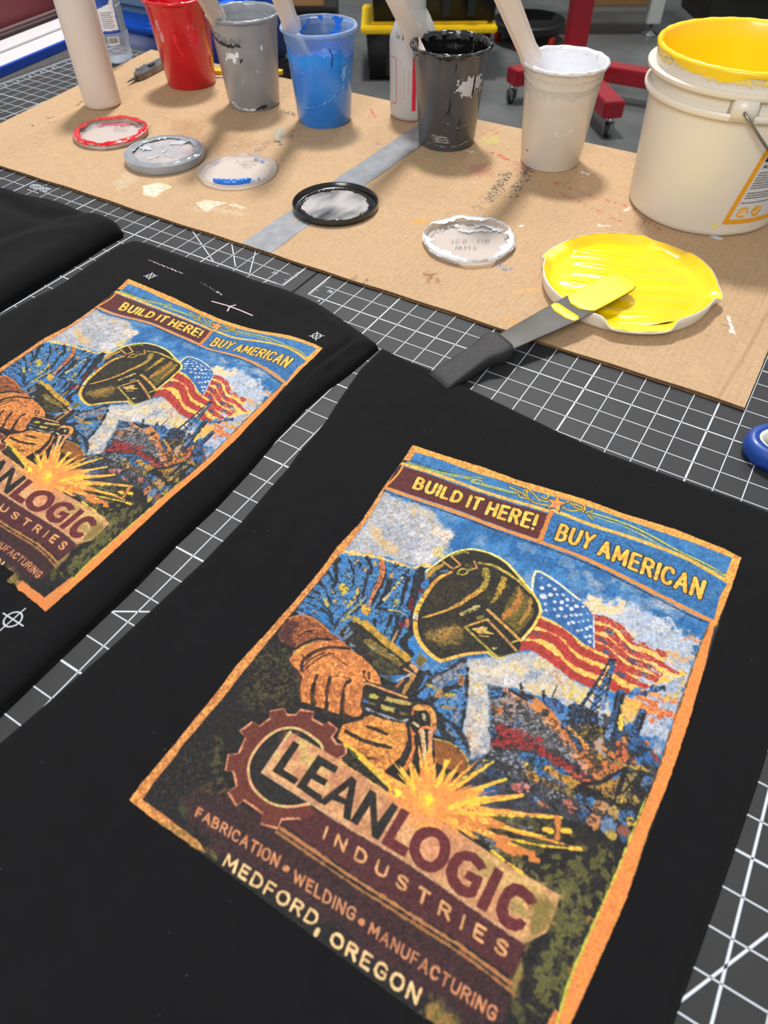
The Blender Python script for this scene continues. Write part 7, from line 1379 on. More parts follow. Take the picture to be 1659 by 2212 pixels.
M_chalk = mat('pale_ink', (172, 176, 182), 0.8); M_pink = mat('pink_chalk', (196, 176, 184), 0.9)
def resample(pts, n):
    P = np.array(pts, float); d = np.r_[0, np.cumsum(np.hypot(*np.diff(P, axis=0).T))]; t = np.linspace(0, d[-1], n)
    return np.stack([np.interp(t, d, P[:, 0]), np.interp(t, d, P[:, 1])], 1)
class Shirt:
    def __init__(s, label, left, top, right, bottom, h, r, ridges, waves, nu=130, nv=200):
        L, T, R, B = resample(left, nv), resample(top, nu), resample(right, nv), resample(bottom, nu)   # left/right run top to bottom
        u = np.linspace(0, 1, nu)[None, :, None]; v = np.linspace(0, 1, nv)[:, None, None]
        S = (1 - u) * L[:, None] + u * R[:, None] + (1 - v) * T[None] + v * B[None]
        S = S - ((1 - u) * (1 - v) * L[0] + u * (1 - v) * R[0] + (1 - u) * v * L[-1] + u * v * R[-1])
        s.outline = np.concatenate([T, R[1:], B[::-1][1:], L[::-1][1:-1]]); s.h, s.r, s.ridges, s.waves = h, r, ridges, waves
        cx, cy = s.outline.mean(0); s.c = (cx, cy)
        s.t = thing('t_shirt', label, 't-shirt', (cx, cy, 0.004), 0, 'black shirts laid out on the mats')
        Z = s.z(S[..., 0], S[..., 1])
        Z[0, :] = Z[-1, :] = 0.0; Z[:, 0] = Z[:, -1] = 0.0
        vs = np.stack([S[..., 0] - cx, S[..., 1] - cy, Z], -1).reshape(-1, 3).tolist()
        idx = np.arange(nu * nv).reshape(nv, nu)
        fs = [tuple(int(q) for q in f) for f in np.stack([idx[:-1, :-1], idx[1:, :-1], idx[1:, 1:], idx[:-1, 1:]], -1).reshape(-1, 4)]
        mb = MB().add(vs, fs)
        per = list(idx[0, :]) + list(idx[1:, -1]) + list(idx[-1, ::-1][1:]) + list(idx[::-1, 0][1:-1])
        mb.f.append(tuple(int(q) for q in per)); mb.sm.append(False)
        mb.build('folded_body', M_cloth, s.t)
    def z(s, x, y):
        x = np.asarray(x, float); y = np.asarray(y, float); sh = x.shape
        X, Y = x.ravel(), y.ravel(); best = np.full(X.shape, 1e9); O = s.outline; O = O[::3]
        for i in range(len(O)):
            a, b = O[i], O[(i + 1) % len(O)]; d = b - a; l2 = d @ d + 1e-12
            t = np.clip(((X - a[0]) * d[0] + (Y - a[1]) * d[1]) / l2, 0, 1)
            best = np.minimum(best, np.hypot(X - a[0] - t * d[0], Y - a[1] - t * d[1]))
        q = np.clip(best / s.r, 0, 1); Z = s.h * np.sqrt(np.maximum(1 - (1 - q) ** 2, 0))
        soft = np.clip(best / (s.r * 1.2), 0, 1)
        for amp, kx, ky, ph in s.waves: Z += soft * amp * np.sin(kx * X + ky * Y + ph)
        for amp, w, pts in s.ridges:
            P = np.array(pts, float); dd = np.full(X.shape, 1e9)
            for i in range(len(P) - 1):
                d = P[i + 1] - P[i]; t = np.clip(((X - P[i][0]) * d[0] + (Y - P[i][1]) * d[1]) / (d @ d), 0, 1)
                dd = np.minimum(dd, np.hypot(X - P[i][0] - t * d[0], Y - P[i][1] - t * d[1]))
            Z += soft * amp * np.exp(-(dd / w) ** 2)
        return np.maximum(Z, 0.0).reshape(sh)
    def chest_print(s, X, Y, img, keep, name='chest_print', label=None):
        st = 12                                                # height sampled on a coarse lattice, then interpolated
        h, w = X.shape; ry = np.r_[np.arange(0, h - 1, st), h - 1]; rx = np.r_[np.arange(0, w - 1, st), w - 1]
        Zc = s.z(X[np.ix_(ry, rx)], Y[np.ix_(ry, rx)])
        Zr = np.stack([np.interp(np.arange(w), rx, r) for r in Zc]); Zf = np.stack([np.interp(np.arange(h), ry, Zr[:, j]) for j in range(w)], 1)
        o = paint_grid(name, X, Y, Zf + 0.016, img, M_print, s.t, keep, off=(s.c[0], s.c[1], 0))
        if label: o['label'] = label
        return o
    def marks(s, name, mb_fn, m, label=None):
        mb = MB(); zf = lambda x, y: float(s.z(np.array([x + s.c[0]]), np.array([y + s.c[1]]))[0]) + 0.018
        mb_fn(mb, zf, s.c); o = mb.build(name, m, s.t)
        if label: o['label'] = label
        return o
front = Shirt('nearest black shirt, its welder print and MEDFORD, OREGON lettering shown in full',
    [(-8.66, -2.97), (-8.67, -4.66), (-8.44, -6.15), (-8.27, -7.15), (-8.07, -8.08), (-7.98, -9.12), (-7.94, -10.06), (-7.78, -11.04), (-7.74, -12.04), (-7.59, -14.01), (-7.58, -16.0), (-7.69, -17.99), (-7.82, -19.99), (-7.98, -21.71), (-8.2, -23.6), (-8.9, -31)],
    [(-8.66, -2.97), (-7.29, -3.18), (-6.07, -3.22), (-3.94, -3.53), (-1.95, -3.8), (0.05, -4.07), (2.01, -4.27), (5.02, -4.23), (7.0, -4.17), (9.95, -4.3)],
    [(9.95, -4.3), (9.85, -8), (9.75, -12), (9.68, -14.04), (9.57, -16.02), (9.44, -18.02), (9.3, -20.0), (8.6, -31)],
    [(-8.9, -31), (0, -31.3), (8.6, -31)], 0.25, 0.42,
    [(.05, .5, [(-6.2, -11), (-5.6, -17), (-5.2, -23)]), (.04, .6, [(8.8, -6), (8.6, -16)]), (.035, .35, [(-3.5, -23.6), (0, -24.4), (4, -24.2)]), (.03, .3, [(7.9, -7.5), (9.3, -9.4)]), (.08, .6, [(-5.2, -4.2), (-5.9, -5.8)])],
    [(.012, .5, .3, 0), (.01, -.35, .6, 1.2), (.008, .9, -.5, 2.0)])
mid = Shirt('second black shirt, left of the nearest, its print cut off by the photo edge',
    [(-24.6, -1.75), (-25.01, -2.6), (-25.0, -3.6), (-24.75, -6.05), (-24.64, -7.03), (-24.9, -9.07), (-25.0, -14), (-25.1, -31)],
    [(-24.6, -1.75), (-23.83, -1.62), (-21.79, -1.64), (-19.78, -1.63), (-17.99, -1.45), (-16.89, -1.6), (-14.91, -1.5), (-13.53, -1.6), (-12.59, -1.75), (-11.57, -2.07), (-10.56, -2.38), (-9.58, -2.71), (-8.73, -3.0)],
    [(-8.73, -3.0), (-8.79, -4.07), (-8.86, -5.16), (-9.05, -6.5), (-9.15, -8.05), (-9.05, -10.0), (-8.84, -12), (-8.74, -14), (-8.79, -16), (-8.71, -18), (-8.76, -20), (-8.8, -23), (-8.8, -31)],
    [(-25.1, -31), (-17, -31.2), (-8.8, -31)], 0.6, 0.95,
    [(-.2, .14, [(-9.75, -3.9), (-9.95, -5.6), (-9.9, -7.4)]), (.1, .2, [(-9.45, -3.8), (-9.55, -5.6)]), (-.16, .12, [(-8.9, -3.4), (-9.3, -4.6), (-9.4, -6.2)]), (.1, .2, [(-9.2, -5.0), (-9.9, -6.2), (-9.9, -8.2)]), (.07, .4, [(-11, -3.2), (-10.2, -5.0)]), (-.06, .35, [(-12.5, -2.6), (-10.8, -3.8)]),
     (.06, .5, [(-23.8, -8), (-19, -20)]), (.05, .45, [(-9.8, -12), (-10.2, -18), (-10.6, -24)]), (.04, .5, [(-20, -2.6), (-14, -3.0)])],
    [(.022, .8, .25, 0), (.02, -.5, .7, 1.2), (.014, 1.4, -.9, .4), (.012, .3, 1.6, 2.2)])
far = Shirt('plain-looking black shirt at the left photo edge, farthest left of the three',
    [(-41.5, -2.2), (-41.8, -6), (-42, -14), (-42, -31)],
    [(-41.5, -2.2), (-38, -1.9), (-35.34, -1.65), (-34.11, -1.43), (-33.13, -1.47), (-32.28, -1.24), (-31.41, -1.06), (-30.43, -1.01), (-28.94, -1.16), (-28.58, -1.2), (-28.18, -0.97), (-27.54, -0.9), (-26.71, -1.0), (-26.13, -1.2), (-25.8, -1.6)],
    [(-25.8, -1.6), (-25.83, -1.99), (-25.87, -2.98), (-25.79, -3.99), (-25.73, -6.0), (-25.71, -6.99), (-25.64, -8.16), (-25.61, -9.03), (-25.55, -9.77), (-25.6, -31)],
    [(-42, -31), (-34, -31.2), (-25.6, -31)], 0.95, 1.0,
    [(.14, .5, [(-34.5, -2.0), (-31.5, -2.4), (-28.4, -2.6)]), (-.16, .5, [(-34.0, -3.1), (-30, -3.3), (-28.6, -2.2)]), (.1, .5, [(-27.2, -3.4), (-28.6, -5.0), (-29.2, -7.5)]), (-.12, .5, [(-28.4, -1.6), (-29.2, -3.6), (-30, -6.4)]), (.08, .7, [(-36, -4), (-31, -9)])],
    [(.03, .6, .4, 0), (.02, -.8, .7, 1.0)])
# the printed picture: the same screen print on both shirts
ppi = 64
def tone(im):                                                  # thin ink on dark cotton: a little greyer and darker than the artwork's colours
    return (im * .92 + im.mean(-1, keepdims=True) * .08) * .92
img, cov = paint(ART_OPS, ppi, 12.4, 16.6, (27, 26, 27), .25, .25, 1.0)
h, w = cov.shape
uu, vv = np.meshgrid(np.arange(w) / ppi - .25, np.arange(h) / ppi - .25)
PX = -4.30 + uu * 11.81 / PW + vv * .43 / PH; PY = -7.85 + uu * .96 / PW - vv * 15.1 / PH
front.chest_print(PX, PY, tone(img), cov > 0.3)
ppi2 = 44
img2, cov2 = paint(ART_OPS, ppi2, 12.4, 16.6, (27, 26, 27), .25, .25, 1.0)
h, w = cov2.shape
uu, vv = np.meshgrid(np.arange(w) / ppi2 - .25, np.arange(h) / ppi2 - .25)
def warp(u, v):                                                # how the second print is stretched by the folds of its shirt
    q = np.stack([u.ravel(), v.ravel()], 1); Wt = np.array(WARP_W); C0 = np.array(WARP_UV)
    out = Wt[-3] + q @ Wt[-2:]
    for k in range(len(C0)):
        d2 = ((q - C0[k]) ** 2).sum(1); out += (0.5 * d2 * np.log(d2 + 1e-12))[:, None] * Wt[k]
    return out[:, 0].reshape(u.shape), out[:, 1].reshape(u.shape)
PX, PY = warp(uu, vv)
mid.chest_print(PX, PY, tone(img2), (cov2 > 0.3) & (PX > -24.4) & (PX < -9.3) & ~((vv > 15.5) & (uu < 9.0)))
def reg(cx, cy, r, ang=0.6):
    def f(mb, zf, c):
        pts = [(cx - c[0] + r * math.cos(a), cy - c[1] + r * math.sin(a)) for a in np.linspace(0, 2 * math.pi, 25)]
        mb.strip(pts, .05, zf)
        for k in (0, 1):
            a = ang + k * math.pi / 2; dx, dy = math.cos(a) * r * 1.75, math.sin(a) * r * 1.75
            mb.strip([(cx - c[0] - dx + 2 * dx * t, cy - c[1] - dy + 2 * dy * t) for t in np.linspace(0, 1, 5)], .045, zf)
    return f
for px, py, r in ((326, 599, .2), (684, 727, .2), (28, 1338, .27)):
    p = at(px, py, .6); mid.marks('registration_mark', reg(p[0], p[1], r, -1.05 if py < 1000 else .0), M_chalk)
def line_px(pxs, w, z=.6):
    def f(mb, zf, c):
        for pl in pxs:
            P = [at(x, y, z) for x, y in pl]; P = resample([(q[0], q[1]) for q in P], 12)
            mb.strip([(q[0] - c[0], q[1] - c[1]) for q in P], w, zf)
    return f
mid.marks('chalk_cross', line_px([[(457, 651), (490, 660), (520, 671), (546, 682)], [(491, 673), (497, 662), (510, 659)]], .07), M_pink)
def dashes(px0, px1, n, w, seed):
    def f(mb, zf, c):
        a, b = at(*px0, .6), at(*px1, .6); rs = random.Random(seed)
        for i in range(n):
            t0 = i / n; t1 = t0 + rs.uniform(.3, .85) / n; off = rs.uniform(-.03, .03)
            q = [a + (b - a) * t for t in (t0, t1)]
            mb.strip([(k[0] - c[0], k[1] - c[1] + off) for k in q], w * rs.uniform(.5, 1.2), zf)
    return f
mid.marks('test_print_line', dashes((321, 562), (398, 595), 26, .07, 3), M_pink)
mid.marks('test_print_line', dashes((434, 611), (466, 629), 9, .05, 4), mat('olive_ink', (120, 112, 84), .9)); mid.marks('test_print_line', dashes((467, 630), (481, 637), 6, .1, 5), M_chalk)

# ------------------------------------------------------------------ ink cups
def POLY(col, pts, rag=0.0, f=.02, a=1, spk=0, alt=None, ns=0): return ['P', list(col), list(alt or col), ns, a, f, rag, spk, [], [v * 500 for p in pts for v in p]]
def LINE(col, w, pts, rag=0.0, f=.02, a=1, alt=None): return ['S', list(col), list(alt or col), 0, a, f, rag, 0, [q * 500 for q in (w if isinstance(w, (list, tuple)) else [w])], [v * 500 for p in pts for v in p]]
def TXT(s, x, y, h, col, w, slant=0.0, wid=None, vflip=False):
    ss, tot = text_strokes(s, .2, .16); L = wid or tot * h; out = []
    for pl in ss: out.append(LINE(col, w, [(x + px * L + slant * py * h, y + (py if vflip else -py) * h) for px, py in pl]))
    return out
def SCRIB(x, y, L, h, col, w, seed, vstep=None):
    rs = random.Random(seed); pts = []; n = max(int(L / (h * .45)), 2)
    for i in range(n * 2): pts.append((x + L * i / (n * 2), y - (h if i % 2 else 0) * rs.uniform(.35, 1) + rs.uniform(-.1, .1) * h))
    return [LINE(col, w, pts, f=.01)]
M_patch = attr_mat('surface_marks', 0.45, 0.4, 0.05, 400)
M_label = attr_mat('paper_label', 0.5, 0.35, 0.0)
def wrap(name, parent, rfun, th0, th1, z0, z1, ops, ppi=40, base=(200, 200, 200), material=None, keep_all=False, off=.012, label=None, thr=.4):
    r = rfun((z0 + z1) / 2); pw = (th1 - th0) * r; ph = z1 - z0
    im, cv = paint(ops, ppi, pw, ph, base, 0, 0, .3); hh, ww = cv.shape
    T, Zv = np.meshgrid(np.linspace(th0, th1, ww), np.linspace(z1, z0, hh)); Rr = np.vectorize(rfun)(Zv) + off
    o = paint_grid(name, Rr * np.cos(T), Rr * np.sin(T), Zv, im, material or M_patch, parent, None if keep_all else cv > thr)
    if label: o['label'] = label
    return o
def facing(x, y): return math.atan2(CAM[1] - y, CAM[0] - x)
CUP = [(0, 0.05), (1.66, 0.05), (1.70, 0.0), (1.78, 0.07), (2.17, 4.62), (2.23, 4.70), (2.28, 5.24), (2.34, 5.30), (2.43, 5.33), (2.45, 5.42), (2.40, 5.49), (2.30, 5.49), (2.24, 5.36), (2.21, 5.22), (2.17, 4.74), (2.11, 4.62), (1.72, .14), (0, .14)]
def cup_r(z): return float(np.interp(z, [.07, 4.62, 4.70, 5.24], [1.78, 2.17, 2.23, 2.28]))
def cup_in(z): return float(np.interp(z, [.14, 4.62, 4.74, 5.36], [1.72, 2.11, 2.17, 2.24]))
def deli_cup(label, loc, shell, ink_m, fill, top, seed, bumps=.02):
    t = thing('ink_cup', label, 'cup', loc, 0, 'open plastic cups of printing ink')
    edge_split(MB().lathe(CUP, n=72).build('container', shell, t), 50)
    rs = random.Random(seed); ph = [rs.uniform(0, 6.28) for _ in range(5)]
    n = 72; mb = MB(); rings = []
    zt = lambda a: top + .22 * math.sin(2 * a + ph[0]) + .16 * math.sin(5 * a + ph[1]) + .08 * math.sin(11 * a + ph[2])
    prof = [(None, k / 8) for k in range(9)]
    vs = []
    for j in range(9):
        for i in range(n):
            a = 2 * math.pi * i / n; z = min(fill + (min(zt(a), 5.3) - fill) * (1 - j / 8), 5.3); r = cup_in(z) - .02
            vs.append((r * math.cos(a), r * math.sin(a), z))
    R = cup_in(fill) - .02
    for j in range(1, 9):
        rr = R * (1 - j / 8.5)
        for i in range(n):
            a = 2 * math.pi * i / n
            vs.append((rr * math.cos(a), rr * math.sin(a), fill + bumps * (math.sin(3 * a + j + ph[3]) + math.sin(rr * 4 + 2 * a + ph[4]))))
    fs = [(j * n + i, j * n + (i + 1) % n, (j + 1) * n + (i + 1) % n, (j + 1) * n + i) for j in range(16) for i in range(n)] + [tuple(16 * n + i for i in range(n))]
    mb.add(vs, fs).build('ink', ink_m, t)
    return t
M_red = mat('red_ink_wall', (214, 10, 34), 0.28, (196, 6, 28), 28, coat=.5, spec=.5, sss=.0); M_redw = mat('red_ink_wet', (205, 6, 22), 0.14, coat=.6, bump=.2, bscale=60)
M_gry = mat('grey_ink_wall', (158, 162, 168), 0.34, (146, 150, 156), 30, coat=.35); M_gryw = mat('grey_ink_wet', (142, 147, 154), 0.2, coat=.5, bump=.2, bscale=60)
M_blu = mat('blue_ink_wall', (40, 138, 232), 0.28, (32, 122, 220), 26, coat=.5); M_bluw = mat('blue_ink_wet', (24, 112, 214), 0.14, coat=.6, bump=.2, bscale=60)
M_blk = mat('black_ink_wall', (80, 83, 89), 0.34, (70, 73, 78), 24, coat=.35); M_blkw = mat('black_ink_wet', (12, 12, 13), 0.08, coat=.8, bump=.25, bscale=70)
M_wht = mat('white_ink_wall', (228, 222, 213), 0.34, (221, 214, 203), 24, coat=.35, sss=.15); M_whtw = mat('white_ink_wet', (226, 228, 234), 0.12, coat=.6, bump=.3, bscale=60)
M_clr = clear_mat('clear_plastic', (250, 252, 255), .10); M_clrm = clear_mat('milky_plastic', (245, 245, 245), .12, (226, 220, 212), .35)
RIMP = [(2.27, 5.22), (2.33, 5.29), (2.44, 5.32), (2.465, 5.42), (2.41, 5.505), (2.29, 5.505), (2.22, 5.36), (2.17, 5.0)]
def rim_ink(t, m, seed, amp=.03, name='ink_on_rim', prof=RIMP):
    rs = random.Random(seed); ph = [rs.uniform(0, 6.28) for _ in range(4)]
    mb = MB().lathe(prof, n=110, rad=lambda j, a, r, z: (r + amp * .5 * math.sin(17 * a + ph[0]) + amp * .4 * math.sin(31 * a + ph[1] + j), z + amp * .6 * math.sin(13 * a + ph[2] + j) + (amp * 2.2 * max(0, math.sin(7 * a + ph[3])) * -1 if j == 0 else 0)))
    return mb.build(name, m, t)
# red
c = deli_cup('red ink cup, leftmost of the row and full of red ink', (-38.49, 18.19, CZ + .01), M_red, M_redw, 3.3, 5.2, 1); fa = facing(-38.49, 18.19)
rim_ink(c, M_redw, 2)
wrap('ink_stain', c, cup_r, fa - 1.3, fa + 1.4, .2, 4.6, [POLY((224, 28, 44), [(3.0, .4), (3.6, .7), (3.7, 1.4), (3.3, 2.3), (3.0, 1.7), (2.9, .9)], .12, .15, .9), LINE((218, 40, 44), .14, [(1.9, .6), (2.0, 1.6), (2.3, 2.3)], .08), LINE((222, 40, 50), .1, [(3.2, 2.2), (3.7, 3.2)], .06), POLY((240, 190, 30), [(4.55, 2.7), (5.1, 2.6), (5.0, 3.6), (4.75, 3.7)], .1), POLY((230, 90, 60), [(4.4, 2.6), (4.6, 2.6), (4.75, 3.8), (4.55, 3.7)], .12), POLY((206, 150, 156), [(.75, .1), (.95, .2), (1.2, 1.5), (1.0, 1.6)], .12, .1)])
# grey
c = deli_cup('grey ink cup between the red and the blue cups', (-31.71, 17.21, CZ + .01), M_gry, M_gryw, 4.2, 5.2, 3); fa = facing(-31.71, 17.21)
rim_ink(c, M_gryw, 4, .02)
wrap('ink_stain', c, cup_r, fa - 1.45, fa + 1.4, .1, 5.2, [LINE((34, 34, 36), .22, [(.2, .75), (.9, 1.02), (1.7, 1.16), (2.4, 1.14)], .1), LINE((70, 70, 72), .3, [(.3, .5), (1.2, .8), (2.4, .9)], .2, .1, .6), LINE((222, 224, 228), .1, [(1.1, 2.4), (1.4, 1.9), (1.9, 1.6), (2.3, 1.5)], .1), POLY((226, 228, 232), [(1.6, 1.5), (2.2, 1.4), (2.3, 1.7), (2.0, 2.2), (1.8, 2.0), (1.5, 1.9)], .2), POLY((50, 46, 60), [(2.3, 1.95), (2.5, 1.8), (2.52, 2.0), (2.35, 2.15)], .06), LINE((200, 202, 206), .05, [(1.7, 3.6), (2.1, 3.45), (2.35, 3.2)], .03), POLY((224, 226, 230), [(3.7, 1.2), (3.9, 1.25), (3.85, 1.5), (3.7, 1.45)], .08), POLY((40, 40, 44), [(3.0, 4.95), (3.8, 4.75), (4.1, 4.9), (3.6, 5.08), (2.9, 5.08)], .1), LINE((210, 212, 214), .14, [(.6, 4.5), (1.6, 4.98), (2.8, 5.05)], .08), POLY((222, 224, 228), [(3.3, 2.6), (3.4, 2.6), (3.4, 2.8)], .05)])
# blue
M_blub = clear_mat('blue_streaked_plastic', (228, 240, 255), .10, None, 0, (30, 116, 210), 30, .36, .5)
t = thing('ink_cup', 'blue ink cup with a see-through streaky rim, right of the grey cup', 'cup', (-25.64, 17.25, CZ + .01), 0, 'open plastic cups of printing ink'); fa = facing(-25.64, 17.25)
lo_p = CUP[:4] + [(2.12, 4.0), (2.07, 4.0), (1.72, .14), (0, .14)]
edge_split(MB().lathe(lo_p, n=72).build('container', M_blu, t), 50)
up_p = [(2.12, 4.0)] + CUP[4:15] + [(2.11, 4.62), (2.07, 4.0)]
o = edge_split(MB().lathe(up_p, n=72).build('clear_rim', clear_mat('clear_cup_rim', (236, 244, 252), .10, (150, 190, 235), .16), t), 50)
mb = MB(); n = 72; vs = []
for j in range(10):
    for i in range(n):
        r = (cup_in(3.7) - .02) * (1 - j / 10.5); a = 2 * math.pi * i / n; vs.append((r * math.cos(a), r * math.sin(a), 3.7 + .03 * math.sin(3 * a + j)))
mb.add(vs, [(j * n + i, j * n + (i + 1) % n, (j + 1) * n + (i + 1) % n, (j + 1) * n + i) for j in range(9) for i in range(n)] + [tuple(9 * n + i for i in range(n))]).build('ink', M_bluw, t)
wrap('ink_stain', t, cup_in, fa + math.pi - 1.3, fa + math.pi + 1.3, 3.5, 5.45, [POLY((26, 112, 214), [(1.0, .0), (1.9, .0), (1.6, .5), (2.2, 1.0), (1.3, 1.1), (1.2, .5)], .08), POLY((26, 112, 214), [(2.4, .0), (2.8, .0), (2.5, .45)], .05), LINE((26, 112, 214), .2, [(.2, 1.3), (2, 1.2), (3.6, 1.4), (5.2, 1.2)], .1), LINE((26, 112, 214), .16, [(3.3, .2), (3.8, .7), (4.0, 1.3)], .06), POLY((26, 112, 214), [(0, 1.4), (5.5, 1.4), (5.5, 1.95), (0, 1.95)], .12)], material=M_bluw, off=-.03)
M_blup = attr_mat('blue_ink_marks', .2, .5, .05, 300); wrap('ink_stain', t, cup_r, fa - 1.5, fa + 1.5, .1, 5.25, [POLY((40, 138, 232), [(0, .9), (.6, .7), (1.5, 1.0), (2.6, .8), (3.6, 1.0), (4.2, .6), (4.6, 1.3), (6, 1.2), (6, 1.6), (0, 1.6)], .12), LINE((110, 176, 236), .12, [(4.6, 1.9), (4.4, 2.6), (4.5, 3.1)], .16), LINE((120, 180, 236), .1, [(5.0, 2.0), (4.9, 2.8)], .16), POLY((120, 180, 236), [(4.3, 1.8), (4.7, 1.7), (4.6, 2.3), (4.4, 2.4)], .16), LINE((84, 156, 232), .09, [(1.2, 4.1), (2.4, 3.85), (3.4, 3.5), (4.1, 3.0)], .05), POLY((100, 160, 230), [(1.6, 1.9), (1.8, 1.85), (1.7, 2.05)], .06), LINE((20, 74, 160), .1, [(3.5, .5), (3.7, 1.0), (3.6, 1.6)], .04), LINE((30, 90, 180), .06, [(1.2, 4.2), (2.4, 3.95), (3.4, 3.62), (4.1, 3.12)], .03)], material=M_blup)
rim_ink(t, M_clr, 6, .012, 'rim_lip')
bl = [(r, z) for r, z in RIMP[:5]]
# black
c = deli_cup('dark grey ink cup with a glossy black rim, in the middle of the row', (-16.74, 18.20, CZ + .01), M_blk, M_blkw, 3.6, 5.4, 7, .03); fa = facing(-16.74, 18.20)
rim_ink(c, M_blkw, 8, .05)
wrap('ink_stain', c, cup_r, fa - 1.45, fa + 1.45, .1, 5.2, [POLY((190, 191, 195), [(3.4, 1.15), (4.3, 1.0), (5.0, 1.1), (5.2, 1.7), (4.6, 1.75), (4.2, 2.1), (3.8, 1.95), (3.5, 1.85), (3.3, 1.6)], .25, .08), LINE((186, 188, 192), .14, [(5.0, 1.9), (5.5, 1.6), (5.8, .9)], .1), LINE((170, 172, 176), .05, [(3.1, 1.75), (3.6, 1.6)], .03), LINE((14, 14, 15), [.05, .14, .1], [(3.0, 2.0), (3.0, 2.5), (2.95, 2.8)], .03), LINE((14, 14, 15), [.12, .03], [(2.95, 2.75), (2.6, 3.2)], .02), LINE((14, 14, 15), [.1, .03], [(2.95, 2.75), (3.15, 3.25)], .02), LINE((14, 14, 15), [.03, .14, .04], [(3.75, 3.2), (3.7, 3.5), (3.55, 4.1)], .02), LINE((150, 152, 156), .05, [(3.3, 3.8), (3.9, 3.7), (4.4, 3.6)], .04), LINE((150, 152, 156), .04, [(2.6, 3.4), (3.0, 3.5)], .04), LINE((14, 14, 15), .12, [(4.45, 1.0), (4.4, 2.0)], .03), LINE((14, 14, 15), .08, [(3.2, .25), (3.2, .8)], .02), LINE((110, 112, 116), .1, [(1.6, 4.75), (3.0, 4.92), (4.6, 4.7)], .06)] + sum([SCRIB(1.8 + .1 * k, 4.35 + .16 * k, 1.2, .18, (186, 188, 190), .035, 30 + k) for k in range(3)], []))
# white
c = deli_cup('white ink cup standing between the dark grey cup and the yellow bucket', (-9.82, 18.75, CZ + .01), M_wht, M_whtw, 4.1, 5.3, 9, .05); fa = facing(-9.82, 18.75)
rim_ink(c, M_whtw, 10, .03)
wrap('ink_stain', c, cup_r, fa - 1.4, fa + 1.4, .1, 5.2, [LINE((186, 178, 162), .3, [(.1, .75), (2, .9), (4, .9), (5.9, .75)], .06, .1, .7), LINE((200, 192, 178), .16, [(.1, .3), (3, .4), (5.9, .3)], .04, .06, .8), LINE((196, 188, 172), .3, [(.2, 1.1), (2, 1.15), (3.6, 1.1)], .2, .2, .5), LINE((236, 234, 230), .08, [(2.9, 2.9), (3.1, 3.1), (3.8, 2.8)], .05)] + SCRIB(1.0, 4.3, .22, .16, (40, 40, 42), .05, 3))
# ------------------------------------------------------------------ white spatulas standing in the cups
M_spat = mat('ivory_plastic', (226, 214, 204), 0.36, (218, 205, 194), 12, coat=.1)
def spatula(label, cup, shoulder, toward_px, zt, L=7.5):
    s = np.array(shoulder); T = at(*toward_px, zt); d = T - s; d /= np.linalg.norm(d)
    t = thing('ink_spatula', label, 'spatula', s, 0, 'white plastic spatulas standing in the ink cups')
    side = np.cross(d, CAM - s); side /= np.linalg.norm(side); nrm = np.cross(side, d)
    mb = MB(); rings = []
    for q, hw, hd in [(-.42, .44, .2), (-.32, .54, .28), (.12, .58, .32), (.5, .52, .3), (2, .55, .32), (L - .4, .62, .34), (L, .52, .26)]:
        c0 = d * q; sh = [(1, .45), (.62, 1), (-.62, 1), (-1, .45), (-1, -.45), (-.62, -1), (.62, -1), (1, -.45)]
        rings.append([tuple(c0 + side * hw * a + nrm * hd * b) for a, b in sh])
    edge_split(mb.loft(rings).build('handle', M_spat, t), 25)
    c = np.array([cup[0], cup[1], 1.0]); b = c + (c - np.array([s[0], s[1], 1.0])) * .30; e = b - s
    mb = MB(); rings = []
    for q in (0.02, .5, 1.0):
        c0 = e * q + d * .1 * (1 - q); rings.append([tuple(c0 + side * .25 * a + nrm * .05 * bb) for a, bb in [(1, 1), (-1, 1), (-1, -1), (1, -1)]])
    mb.loft(rings).build('blade', M_spat, t)
    return t
spatula('white spatula handle rising from the grey ink cup', (-31.71, 17.21), at(468, 36, 5.75), (441, -14), 7.4)
spatula('white spatula handle rising from the blue ink cup', (-25.64, 17.25), at(630, 56, 5.8), (600, -25), 8.0)
spatula('white spatula handle leaning out of the dark grey ink cup', (-16.74, 18.20), at(893, 74, 5.75), (848, -20), 8.2)
spatula('white spatula handle leaning out of the white ink cup', (-9.82, 18.75), at(1146, 122, 5.8), (1092, -10), 9.0)
